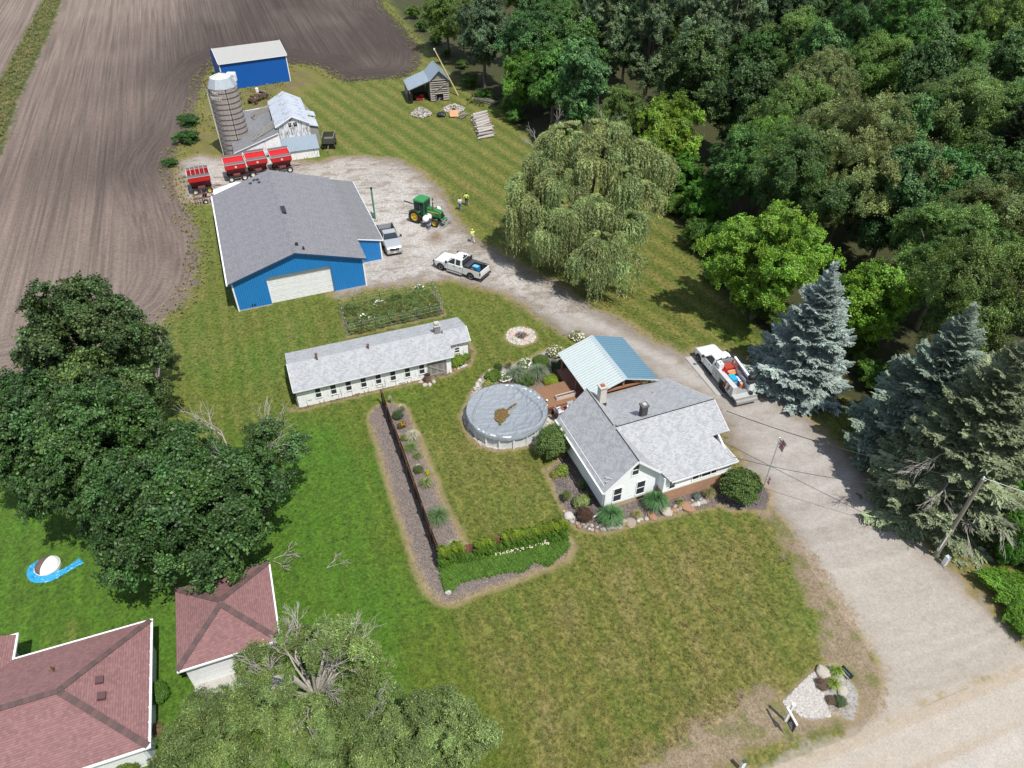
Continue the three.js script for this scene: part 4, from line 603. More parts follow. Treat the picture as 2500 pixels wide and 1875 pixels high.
// ---------------------------------------------------------------- deck between pool and pavilion
{
  const b = thing('wooden_deck', 'brown two-level wooden deck joining the pool and the pavilion', 'deck', [6.97, -35.74], 21.5);
  const boards = (x0, x1, z0, z1, y, along, mat, name) => { const g = []; if (along === 'z') for (let x = x0; x < x1 - 0.05; x += 0.15) g.push(bb(x, x + 0.138, y - 0.04, y, z0, z1)); else for (let z = z0; z < z1 - 0.05; z += 0.15) g.push(bb(x0, x1, y - 0.04, y, z, z + 0.138)); return part(b, name, g, mat); };
  tag(boards(0.05, 3.15, -13.95, -11.25, 1.05, 'z', M_DECK, 'upper_boards'), null, null, null, 'stuff'); tag(boards(0.75, 3.15, -11.25, -9.75, 0.85, 'x', M_DECKRED, 'lower_boards'), null, null, null, 'stuff'); tag(boards(3.17, 9.6, -15.9, -10, 0.85, 'x', M_DECKRED, 'covered_boards'), null, null, null, 'stuff');
  part(b, 'rim_board', [bb(0.02, 0.05, 0.75, 1.05, -13.95, -11.25), bb(0.05, 3.15, 0.75, 1.05, -13.98, -13.955), bb(0.05, 3.15, 0.85, 1.01, -11.25, -11.22), bb(0.72, 0.75, 0.6, 0.85, -11.22, -9.75)], M_DECKRED);
  part(b, 'skirting', [bb(0.1, 3.1, 0, 0.8, -13.9, -11.3), bb(0.8, 9.5, 0, 0.75, -11.2, -9.8), bb(3.2, 9.5, 0, 0.75, -15.8, -11.25)], M_FENCEWOOD);
  const pl = thing('planter_box', 'long white planter box standing on the brown deck', 'planter', [6.97, -35.74], 21.5);
  part(pl, 'box', [bb(1.35, 3.2, 1.05, 1.4, -12.15, -12.11), bb(1.35, 3.2, 1.05, 1.4, -11.82, -11.78), bb(1.35, 1.39, 1.05, 1.4, -12.11, -11.82), bb(3.16, 3.2, 1.05, 1.4, -12.11, -11.82)], mot(0.6, 0.52, 0.46, 0.8)); part(pl, 'soil', bb(1.39, 3.16, 1.05, 1.3, -12.11, -11.82), mot(0.1, 0.06, 0.04, 1));
  const chair = thing('deck_chair', 'grey sling deck chair nearer to the round bush', 'chair', [6.97, -35.74], 21.5, 'deck chairs beside the house');
  const chairAt = (o) => { part(o, 'seat', bb(-0.26, 0.26, 0.4, 0.44, -0.25, 0.25), std(0.4, 0.44, 0.47, 0.7)); part(o, 'backrest', bb(-0.26, 0.26, 0.42, 1.0, -0.3, -0.26, [-12, 0, 0]), std(0.4, 0.44, 0.47, 0.7)); for (const s of [-1, 1]) { part(o, 'armrest', bb(s * 0.3 - 0.03, s * 0.3 + 0.03, 0.6, 0.64, -0.28, 0.26), M_TRIM); for (const z of [-0.24, 0.22]) part(o, 'leg', bb(s * 0.3 - 0.02, s * 0.3 + 0.02, 0, 0.6, z - 0.02, z + 0.02), M_TRIM); } };
  chairAt(chair); const p1 = [4.05, -45.58], p2 = [5.09, -45.96]; chair.position.set(p1[0], 0.85, p1[1]); chair.rotation.y = 120 * D; copy(chair, p2, 160, 'grey sling deck chair against the house wall');
  for (const [i, q] of [[3.03, -47.06], [2.99, -46.41]].entries()) { const l = thing('deck_light', i ? 'small white round light at the deck corner' : 'small white round light on the deck edge', 'light', q, 0, 'round lights at the deck edge', 1.05); part(l, 'base', disc(0.05, 0.1, 0, 0.05, 0, 10), M_DARK); part(l, 'globe', new THREE.SphereGeometry(0.1, 12, 8).translate(0, 0.19, 0), M_WHITE); }
}
// ---------------------------------------------------------------- above-ground pool with its winter cover
{
  const c = [-0.44, -45.75], r = 3.36, b = thing('round_pool', 'round above-ground pool under a wrinkled grey-blue cover', 'pool', c, 0);
  const N = 18, P = (i, R, y) => [Math.cos((i / N) * 2 * Math.PI) * R, y, Math.sin((i / N) * 2 * Math.PI) * R];
  const wall = mot(0.66, 0.67, 0.69, 0.6);
  for (let i = 0; i < N; i++) { part(b, 'wall_panel', slab([P(i + 1, r, 0), P(i, r, 0), P(i, r, 1.2), P(i + 1, r, 1.2)], 0.05), wall); part(b, 'upright', beam(P(i, r + 0.05, 0), P(i, r + 0.05, 1.2), 0.14, 0.1), M_WHITE); part(b, 'top_rail', slab([P(i, r + 0.12, 1.24), P(i, r - 0.12, 1.24), P(i + 1, r - 0.12, 1.24), P(i + 1, r + 0.12, 1.24)], 0.04), M_WHITE); }
  const cover = single('pool_cover', 'wrinkled grey-blue tarpaulin sagging over the round pool', 'pool cover', (() => {
    const n = 220, R = 60, pos = [], idx = [], seedv = 3;
    for (let j = 0; j <= R; j++) for (let i = 0; i < n; i++) { const a = (i / n) * 2 * Math.PI, f = j / R, q = f * (r + 0.17), x = Math.cos(a) * q, z = Math.sin(a) * q;
      let y = 1.3 - 0.42 * (1 - Math.pow(f, 3)) + 0.05 * Math.sin(a * 2 + 1) * f;
      const ridge = (q) => Math.pow(1 - Math.abs(2 * q - 1), 3); y += 0.07 * ridge(vn(x * 1.1 + z * 0.6 + 5, z * 1.6 + seedv)) + 0.06 * ridge(vn(x * 0.8 + 20, z * 3.4 + x * 0.9)) + 0.06 * ridge(vn(x * 4.2, z * 2.3 + x + 9)) * (0.4 + f) + 0.04 * vn(a * 16, f * 6) * f;
      const fold = Math.abs(f - 0.8 - 0.07 * Math.sin(a * 3 + 0.5) - 0.05 * vn(a * 3, 2)); y += 0.14 * Math.exp(-(fold * fold) / 0.0005);
      if (j === R) y -= 0.25 + 0.08 * vn(a * 9, 1); pos.push(x, y, z); }
    for (let j = 0; j < R; j++) for (let i = 0; i < n; i++) { const a = j * n + i, d = j * n + (i + 1) % n; idx.push(a, d, a + n, d, d + n, a + n); }
    const g = new THREE.BufferGeometry(); g.setAttribute('position', new THREE.Float32BufferAttribute(pos, 3)); g.setIndex(idx); g.computeVertexNormals(); return g.toNonIndexed();
  })(), mot(0.225, 0.25, 0.28, 0.68));
  cover.position.set(c[0], 0, c[1]);
  // leaves and silt collected in the middle
  rnd = rngOf(31); const flakes = 1500, lf = new THREE.CircleGeometry(0.065, 5).rotateX(-Math.PI / 2), L = new THREE.InstancedMesh(lf, std(1, 1, 1, 0.9), flakes), mt = new THREE.Matrix4(), q4 = new THREE.Quaternion();
  for (let i = 0; i < flakes; i++) { let x, z; if (i < 1250) { const a = rr(0, 6.28), q = 0.72 * Math.sqrt(rnd()) * (0.75 + 0.5 * vn(a * 2, 3)); x = -0.45 + Math.cos(a) * q * 0.8; z = 0.35 + Math.sin(a) * q * 1.2; } else if (i < 1390) { const t = rnd(); x = -0.1 + t * 0.9 + rr(-0.04, 0.04); z = -0.1 - t * 1.25 + 0.3 * t * t + rr(-0.05, 0.05); } else { x = -0.5 + rr(-0.05, 0.05) + 0.3; z = 0.9 + rr(0, 0.7); x -= 0.35; }
    const f = Math.hypot(x, z) / 3.53; mt.compose(V(c[0] + x, 1.3 - 0.42 * (1 - f ** 3) + 0.16 + rr(0, 0.05), c[1] + z), q4.setFromEuler(new THREE.Euler(rr(-0.4, 0.4), rr(0, 6), rr(-0.4, 0.4))), V(1, 1, 1).multiplyScalar(rr(0.6, 1.5))); L.setMatrixAt(i, mt); L.setColorAt(i, lin(rr(0.08, 0.22), rr(0.06, 0.13), 0.03)); }
  L.name = numbered('leaf_litter'); tag(L, 'brown dead leaves gathered in the middle of the pool cover', 'leaves', null, 'stuff'); scene.add(shade(L));
}
// ---------------------------------------------------------------- red-roofed neighbour house and garage
const cap = (p, a, bq, n, mat) => { for (let i = 0; i < n; i++) { const t0 = i / n, t1 = (i + 1.12) / n, A = V(...a), B = V(...bq), s = A.clone().lerp(B, t0), e = A.clone().lerp(B, t1); s.y += 0.05; e.y += 0.035; part(p, 'ridge_shingle', beam(s.toArray(), e.toArray(), 0.36, 0.025), mat[i * 7 % 3]); } };
const capMats = [M_RIDGERED, mot(0.125, 0.075, 0.072, 0.95), mot(0.09, 0.062, 0.06, 0.95)];
{
  const b = thing('red_roof_house', 'neighbouring house with wide red shingle hip roof and white gutters', 'house', [-22.48, -24.81], 20);
  const E = 2.7, T = 4.15, d = 8.1, ax = -4.3, az = 4.05;
  part(b, 'roof', slab([[0, E, 0], [ax, T, az], [-16, T, az], [-16, E, 0]].reverse(), 0.1).scale(1, 1, 1), M_ROOFRED);
  part(b, 'roof', slab([[0, E, d], [0, E, 0], [ax, T, az]], 0.1), M_ROOFRED);
  part(b, 'roof', slab([[-16, E, d], [0, E, d], [ax, T, az], [-16, T, az]], 0.1), M_ROOFRED);
  cap(b, [0, E, 0], [ax, T, az], 18, capMats); cap(b, [0, E, d], [ax, T, az], 18, capMats); cap(b, [ax, T, az], [-16, T, az], 34, capMats);
  part(b, 'gutter', [bb(-7.6, 0, E - 0.13, E - 0.02, -0.12, 0)], M_TRIM); part(b, 'gutter', [bb(0, 0.12, E - 0.13, E - 0.02, -0.1, d + 0.1)], M_TRIM); part(b, 'gutter', [bb(-16, 0, E - 0.13, E - 0.02, d, d + 0.12)], M_TRIM);
  for (let i = 0; i < 9; i++) part(b, 'gutter_bracket', bb(-0.06, 0.14, E - 0.02, E + 0.01, 0.4 + i * 0.9, 0.45 + i * 0.9), M_TRIM);
  part(b, 'wall', [bb(-15.4, -0.45, 0, E - 0.02, 0.45, d - 0.45)], mot(0.55, 0.6, 0.63, 0.8));
  part(b, 'front_wall_panel', [bb(-5, -0.6, 0, 2.3, d - 0.45, d - 0.4)], M_WHITE);
  for (const [x, z] of [[-2.62, 3.55], [-2.45, 4.6]]) part(b, 'roof_vent', [bb(x, x + 0.42, T - 0.72, T - 0.45, z, z + 0.42, [0, 0, -18])], mot(0.1, 0.05, 0.055, 0.7));
  part(b, 'vent_pipe', [rod([-4.9, 3.5, 2.25], [-4.9, 4.1, 2.25], 0.05, 0.05, 7), rod([-4.9, 3.5, 2.3], [-5.2, 3.55, 2.1], 0.04, 0.04, 6)], M_RUST);
  // rear wing with its own roof
  part(b, 'wing_roof', [slab([[-7.7, E + 0.02, 0.7], [-7.7, E + 0.02, -1.75], [-10, 3.6, -1.75], [-10, 3.6, 2.4]], 0.1), slab([[-10, 3.6, 2.4], [-10, 3.6, -1.75], [-12.5, E, -1.75], [-12.5, E, 2.4]], 0.1)], M_ROOFRED);
  part(b, 'wing_wall', [bb(-12.1, -8.1, 0, E - 0.05, -1.4, 0.44)], mot(0.55, 0.6, 0.63, 0.8)); part(b, 'wing_gutter', [bb(-7.7, -7.58, E - 0.12, E, -1.75, 0.75), bb(-12.5, -7.6, E - 0.12, E, -1.87, -1.75)], M_TRIM);
}
{
  const b = thing('red_roof_garage', 'small square garage with red pyramid shingle roof beside the big maple', 'garage', [-18.05, -25.4], 20.5);
  const E = 2.5, T = 3.75, a = 3.0, c = 2.95;
  const A = [-c, E, -a], B = [c, E, -a], C2 = [c, E, a], D2 = [-c, E, a], P = [0, T, -0.15], Q = [0, T, 0.15];
  part(b, 'roof', slab([B, A, P], 0.1), M_ROOFRED); part(b, 'roof', slab([D2, C2, Q], 0.1), M_ROOFRED); part(b, 'roof', slab([C2, B, P, Q], 0.1), M_ROOFRED); part(b, 'roof', slab([A, D2, Q, P], 0.1), M_ROOFRED);
  for (const q of [A, B, C2, D2]) cap(b, q, q[2] < 0 ? P : Q, 13, capMats);
  part(b, 'wall', [bb(-c + 0.3, c - 0.3, 0, E - 0.02, -a + 0.3, a - 0.3)], M_WHITE); part(b, 'gutter', [bb(c, c + 0.1, E - 0.12, E - 0.01, -a, a), bb(-c, c, E - 0.12, E - 0.01, a, a + 0.1)], M_TRIM);
  const dr = part(b, 'garage_door', [bb(-1.9, 1.9, 2.1, 2.2, a - 0.3, a - 0.24)], M_TRIM); for (let i = 0; i < 4; i++) part(dr, 'door_panel', bb(-1.9, 1.9, i * 0.52 + 0.01, i * 0.52 + 0.51, a - 0.3, a - 0.26), M_WHITE);
  struct('concrete_apron', [bb(-2.6, 2.6, 0, 0.06, a - 0.3, a + 2.1)], M_CONC).position.set(-18.05, 0, -25.4); scene.children[scene.children.length - 1].rotation.y = 20.5 * D;
}
// ---------------------------------------------------------------- log shed with lean-to roof
{
  const b = thing('log_shed', 'small log cabin shed with blue metal roof and open lean-to', 'shed', [-13.69, -125.04], 15);
  rnd = rngOf(5);
  const log = () => pick([M_OLDWOOD, M_GREYWOOD, strkLog]); const strkLog = strk(0.36, 0.33, 0.3, 0.95);
  for (let i = 0; i < 9; i++) { const y = 0.2 + i * 0.36, gap = i < 3; if (gap) { part(b, 'log', rod([-0.1, y, 0], [0.75, y, 0], 0.14, 0.13, 8), log()); part(b, 'log', rod([2.05, y, 0], [3.1, y, 0], 0.14, 0.13, 8), log()); } else part(b, 'log', rod([-0.15, y, 0], [3.1, y + rr(-0.05, 0.05), 0], 0.14, 0.13, 8), log()); part(b, 'log', rod([0, y + 0.17, 0.1], [0, y + 0.17, -5.2], 0.14, 0.13, 8), log()); part(b, 'log', rod([2.95, y + 0.17, 0.1], [2.95, y + 0.17, -5.2], 0.14, 0.13, 8), log()); part(b, 'log', rod([-0.1, y, -5.1], [3.1, y, -5.1], 0.14, 0.13, 8), log()); }
  part(b, 'interior_shade', [bb(0.15, 2.8, 0.1, 3.4, -4.95, -0.2)], M_BLACK);  // black box painted as the shade inside, seen between the logs
  part(b, 'brace', [beam([0.3, 1.55, 0.17], [2.6, 2.75, 0.17], 0.06, 0.14), beam([0.9, 0, 0.2], [0.75, 1.35, 0.16], 0.06, 0.2), beam([1.1, 0, 0.22], [1.5, 0.6, 0.16], 0.05, 0.16), bb(-0.3, 3.25, 3.42, 3.58, 0.05, 0.2)], M_GREYWOOD);
  part(b, 'gable_board', wallX([[0.1, 3.55], [2.85, 3.55], [1.45, 4.9]], 0.02, 0.08), M_OLDWOOD);
  gable(b, M_GALV, -0.05, 3.0, -5.5, 0.4, 3.62, 5.05, 0.2, 0.05);
  part(b, 'lean_roof', slab([[-3.85, 2.25, -5.5], [-3.85, 2.25, 0.2], [-0.2, 3.5, 0.2], [-0.2, 3.5, -5.5]], 0.05), M_GALV);
  for (const [x, z] of [[-3.6, 0], [-3.6, -2.7], [-3.6, -5.2]]) part(b, 'post', rod([x, 0, z], [x, 2.3, z], 0.11, 0.1, 8), M_OLDWOOD);
  part(b, 'eave_pole', [rod([-3.7, 2.22, 0.1], [-0.1, 3.4, 0.1], 0.09, 0.08, 7), rod([-3.65, 2.25, 0.2], [-3.65, 2.25, -5.4], 0.09, 0.08, 7)], M_GREYWOOD);
  part(b, 'lean_wall', [bb(-3.75, -3.68, 0, 2.2, -5.3, -1.2), bb(-3.7, -0.15, 0, 2.5, -5.35, -5.28)], M_OLDWOOD);
  const tp = single('black_tarp', 'black plastic sheet hanging at the open lean-to corner', 'tarp', [bb(-3.72, -3.2, 0.03, 1.75, 0.14, 0.2, [4, 8, 0]), bb(-3.95, -3.86, 0.03, 1.5, -0.9, 0.1, [0, 0, 4])], M_BLACK); tp.position.copy(b.position); tp.rotation.y = b.rotation.y;
}
// ---------------------------------------------------------------- vehicles (local x towards the front, z to the right-hand side)
const paint = (r, g, b, o = {}) => new THREE.MeshPhysicalMaterial({ color: lin(r, g, b), roughness: 0.32, clearcoat: 0.7, clearcoatRoughness: 0.12, side: THREE.DoubleSide, ...o });
const M_TYRE = std(0.022, 0.021, 0.02, 0.9), M_RIMSTEEL = std(0.5, 0.5, 0.5, 0.35, { metalness: 0.6 }), M_CHROME = std(0.65, 0.66, 0.67, 0.2, { metalness: 0.9 }), M_LAMP = std(0.7, 0.7, 0.68, 0.15), M_TAIL = std(0.3, 0.01, 0.01, 0.3), M_PLASTIC = std(0.03, 0.03, 0.032, 0.55), M_WHITEPAINT = paint(0.74, 0.75, 0.76), M_SILVER = paint(0.45, 0.47, 0.5, { metalness: 0.35 });
// middle of the two wheels seen on one side -> the place of the vehicle's centre; turn from rear to front
function fromWheels(front, rear, half, side) {
  const dx = front[0] - rear[0], dz = front[1] - rear[1], L = Math.hypot(dx, dz), turn = -Math.atan2(dz, dx) / D, rx = -dz / L, rz = dx / L;   // (rx, rz): to the right of travel
  return { p: [(front[0] + rear[0]) / 2 - rx * half * side, (front[1] + rear[1]) / 2 - rz * half * side], turn };
}
function pickup(name, label, at, turn, o) {
  const b = thing(name, label, 'pickup truck', at, turn), P = o.paint, wb = o.wb / 2, hw = o.hw || 0.98, xf = wb + 0.98, xr = -wb - (o.tail ?? 1.2), cabR = o.cabRear, cabF = o.cabFront;
  // front body and cab lower half
  const rows = [[xf, hw * 0.86, 0.55, 0.95], [xf - 0.12, hw * 0.94, 0.42, 1.1], [xf - 0.4, hw * 0.99, 0.4, 1.2], [cabF + 0.25, hw, 0.42, 1.28], [cabF - 0.15, hw, 0.42, 1.32], [(cabF + cabR) / 2, hw, 0.42, 1.32], [cabR, hw, 0.42, 1.32]];
  part(b, 'body', loft(rows.map(([x, w, y0, y1]) => ringX(x, w, y0, y1, 0.13))), P);
  // cab upper half: glass house with painted roof and posts
  const yb = 1.3, yt = o.roof || 1.88, xA = cabF + 0.05, xB = cabF - 0.62, xC = cabR + 0.22, xD = cabR + 0.04, tw = hw - 0.22;
  part(b, 'cab_roof', loft([[xB + 0.06, tw * 0.9, yt - 0.1, yt - 0.02], [xB - 0.25, tw, yt - 0.12, yt + 0.02], [(xB + xC) / 2, tw, yt - 0.12, yt + 0.04], [xC, tw * 0.97, yt - 0.12, yt]].map(([x, w, y0, y1]) => ringX(x, w, y0, y1, 0.04))), P);
  part(b, 'windshield', slab([[xA, yb, hw - 0.1], [xA, yb, -hw + 0.1], [xB, yt - 0.05, -tw + 0.05], [xB, yt - 0.05, tw - 0.05]], 0.02), M_GLASS);
  part(b, 'rear_window', slab([[xD, yb + 0.06, -hw + 0.16], [xD, yb + 0.06, hw - 0.16], [xC, yt - 0.1, tw - 0.08], [xC, yt - 0.1, -tw + 0.08]], 0.02), M_GLASS);
  for (const s of [1, -1]) {
    const L = (x) => [x, yb, s * (hw - 0.05)], T = (x) => [x, yt - 0.07, s * (tw + 0.0)], ord = (a) => (s > 0 ? a : [...a].reverse());
    const posts = [[xA, xA - 0.1, xB, xB - 0.12], ...(o.crew ? [[o.mid + 0.07, o.mid - 0.07, o.mid + 0.07, o.mid - 0.07]] : []), [xD + 0.3, xD, xC + 0.14, xC - 0.02]];
    posts.forEach(([a, c, e, f]) => part(b, 'pillar', slab(ord([L(a), T(e), T(f), L(c)]), 0.07), P));
    for (let k = 0; k < posts.length - 1; k++) part(b, 'side_window', slab(ord([L(posts[k][1]), T(posts[k][3]), T(posts[k + 1][2]), L(posts[k + 1][0])]), 0.03), M_GLASS);
    part(b, 'door_seam', [bb(cabF - 0.12, cabF - 0.1, 0.55, 1.28, s * hw, s * (hw + 0.006)), bb((o.crew ? o.mid : cabR + 0.28) - 0.01, (o.crew ? o.mid : cabR + 0.28) + 0.01, 0.55, 1.28, s * hw, s * (hw + 0.006)), bb(cabR + 0.02, cabR + 0.04, 0.55, 1.28, s * hw, s * (hw + 0.006))], M_PLASTIC);
    part(b, 'door_handle', bb(cabF - 1.05, cabF - 0.88, 1.1, 1.15, s * hw, s * (hw + 0.03)), o.handle || M_PLASTIC); if (o.crew) part(b, 'door_handle', bb(cabR + 0.2, cabR + 0.36, 1.1, 1.15, s * hw, s * (hw + 0.03)), M_PLASTIC);
    part(b, 'mirror', [bb(cabF - 0.15, cabF + 0.02, 1.35, 1.6, s * (hw + 0.1), s * (hw + 0.32)), bb(cabF - 0.12, cabF - 0.04, 1.33, 1.38, s * (hw - 0.05), s * (hw + 0.15))], o.mirror || M_PLASTIC);
    part(b, 'running_board', bb(cabR + 0.1, cabF, 0.3, 0.38, s * (hw - 0.1), s * (hw + 0.14)), o.board || M_PLASTIC);
    part(b, 'headlight', bb(xf - 0.2, xf - 0.02, 0.8, 1.02, s * (hw * 0.55), s * (hw * 0.9)), M_LAMP);
    for (const x of [wb, -wb]) { part(b, 'wheel_arch', disc(0.5, 0.06, x, 0.46, s * (hw - 0.02), 22, [90, 0, 0]), M_BLACK); wheel(b, x, 0.4, s * (hw - 0.1), 0.4, 0.27, M_TYRE, o.rim || M_RIMSTEEL, s); }
  }
  part(b, 'grille', bb(xf - 0.06, xf + 0.012, 0.66, 1.0, -hw * 0.52, hw * 0.52), o.grille || M_PLASTIC);
  part(b, 'front_bumper', loft([ringX(xf - 0.16, hw * 0.97, 0.38, 0.64, 0.06), ringX(xf + 0.1, hw * 0.9, 0.38, 0.62, 0.08)]), o.bumper || M_CHROME);
  part(b, 'number_plate', bb(xf + 0.1, xf + 0.11, 0.44, 0.56, -0.15, 0.15), M_WHITE);
  part(b, 'wiper', [beam([xA - 0.02, yb + 0.05, 0.1], [xA - 0.12, yb + 0.14, 0.6], 0.02, 0.02), beam([xA - 0.02, yb + 0.05, -0.55], [xA - 0.12, yb + 0.14, -0.05], 0.02, 0.02)], M_BLACK);
  if (o.bed !== false) {
    const yt2 = 1.3; part(b, 'bed_floor', bb(xr, cabR - 0.03, 0.66, 0.72, -hw + 0.1, hw - 0.1), o.liner || M_PLASTIC);
    for (const s of [1, -1]) { part(b, 'bed_side', loft([[cabR - 0.03, 0.06, 0.45, yt2], [(cabR + xr) / 2, 0.06, 0.45, yt2], [xr, 0.06, 0.5, yt2]].map(([x, w, y0, y1]) => ringX(x, w, y0, y1, 0.04, 0, -s * 0 + s * (hw - 0.06)))), P); part(b, 'bed_rail', bb(xr, cabR - 0.05, yt2, yt2 + 0.03, s * (hw - 0.12), s * (hw - 0.01)), M_PLASTIC); part(b, 'tail_light', bb(xr - 0.02, xr + 0.12, 0.85, 1.2, s * (hw - 0.1), s * (hw + 0.004)), M_TAIL); part(b, 'bed_liner', bb(xr + 0.06, cabR - 0.08, 0.72, yt2 - 0.06, s * (hw - 0.16), s * (hw - 0.13)), o.liner || M_PLASTIC); }
    part(b, 'bed_front', bb(cabR - 0.09, cabR - 0.03, 0.7, yt2, -hw + 0.12, hw - 0.12), o.liner || P); part(b, 'tailgate', bb(xr - 0.02, xr + 0.05, 0.62, yt2, -hw + 0.11, hw - 0.11), P); part(b, 'rear_bumper', bb(xr - 0.2, xr - 0.03, 0.42, 0.6, -hw + 0.04, hw - 0.04), o.bumper || M_CHROME);
  }
  return b;
}
const local = (o, x, z) => { const c = Math.cos(o.rotation.y), s = Math.sin(o.rotation.y); return [o.position.x + x * c + z * s, o.position.z - x * s + z * c]; };
// silver pickup by the barn's lean-to
{
  const F = [-13.57, -73.80], R = [-15.34, -78.86], turn = -Math.atan2(F[1] - R[1], F[0] - R[0]) / D;
  pickup('silver_pickup', 'silver pickup with empty dark bed parked against the blue barn', [(F[0] + R[0]) / 2, (F[1] + R[1]) / 2], turn, { paint: M_SILVER, wb: 3.5, hw: 0.98, cabFront: 0.95, cabRear: -0.72, tail: 1.15, roof: 1.8, mirror: M_PLASTIC });
}
// white crew-cab pickup
{
  const w = fromWheels([-7.98, -70.61], [-4.53, -68.58], 0.92, -1), t = pickup('white_pickup', 'white crew cab pickup with tool boxes in its bed', w.p, w.turn, { paint: M_WHITEPAINT, wb: 4.0, hw: 1.0, cabFront: 1.15, cabRear: -0.95, crew: true, mid: 0.05, tail: 1.25, roof: 1.95, bumper: M_PLASTIC, board: M_CHROME });
  part(t, 'push_bar', [bb(2.98, 3.08, 0.45, 0.95, -0.85, 0.85), bb(2.9, 3.08, 0.85, 1.0, -0.95, -0.7), bb(2.9, 3.08, 0.85, 1.0, 0.7, 0.95)], M_PLASTIC);
  part(t, 'roof_lamp', [bb(-0.75, -0.6, 2.0, 2.12, -0.35, 0.35), disc(0.09, 0.14, -0.45, 2.05, 0.2, 10)], M_PLASTIC);
  part(t, 'headache_rack', [bb(-1.06, -1.0, 1.3, 1.95, -0.9, 0.9)], std(0.03, 0.03, 0.032, 0.6));
  const it = (n, l, c, x, z, g, m, y = 0.72) => { const q = thing(n, l, c, local(t, x, z), w.turn, null, y); return [q, part(q, 'body', g, m)]; };
  let [q] = it('tool_box', 'black cross-bed tool box behind the white cab', 'tool box', -1.35, 0, bb(-0.28, 0.28, 0, 0.68, -0.84, 0.84), M_PLASTIC); part(q, 'lid', bb(-0.3, 0.3, 0.68, 0.73, -0.88, 0.88), std(0.05, 0.055, 0.07, 0.4));
  [q] = it('tool_box', 'long dark side tool box along the far bed rail', 'tool box', -2.2, 0.62, bb(-0.5, 0.5, 0, 0.7, -0.2, 0.2), M_PLASTIC); part(q, 'lid', bb(-0.52, 0.52, 0.7, 0.75, -0.22, 0.22), std(0.05, 0.05, 0.055, 0.4));
  [q] = it('welder', 'bright blue portable welder in the white pickup bed', 'welder', -2.15, -0.1, bb(-0.4, 0.35, 0.08, 0.62, -0.3, 0.3), std(0.02, 0.2, 0.42, 0.45)); part(q, 'top_panel', bb(-0.35, 0.3, 0.62, 0.68, -0.26, 0.26), std(0.15, 0.45, 0.6, 0.4)); part(q, 'handle', [rod([-0.3, 0.68, 0.2], [-0.3, 0.85, 0.2], 0.02), rod([0.25, 0.68, 0.2], [0.25, 0.85, 0.2], 0.02), rod([-0.3, 0.85, 0.2], [0.25, 0.85, 0.2], 0.02)], M_DARK); part(q, 'skid', bb(-0.42, 0.38, 0, 0.08, -0.32, 0.32), M_DARK);
  [q] = it('hose_reel', 'dark hose reel lying at the near side of the bed', 'reel', -1.85, -0.6, disc(0.24, 0.3, 0, 0.25, 0, 16, [90, 0, 0]), M_RUST); part(q, 'flange', [disc(0.3, 0.03, 0, 0.28, 0.17, 16, [90, 0, 0]), disc(0.3, 0.03, 0, 0.28, -0.17, 16, [90, 0, 0])], M_PLASTIC);
}
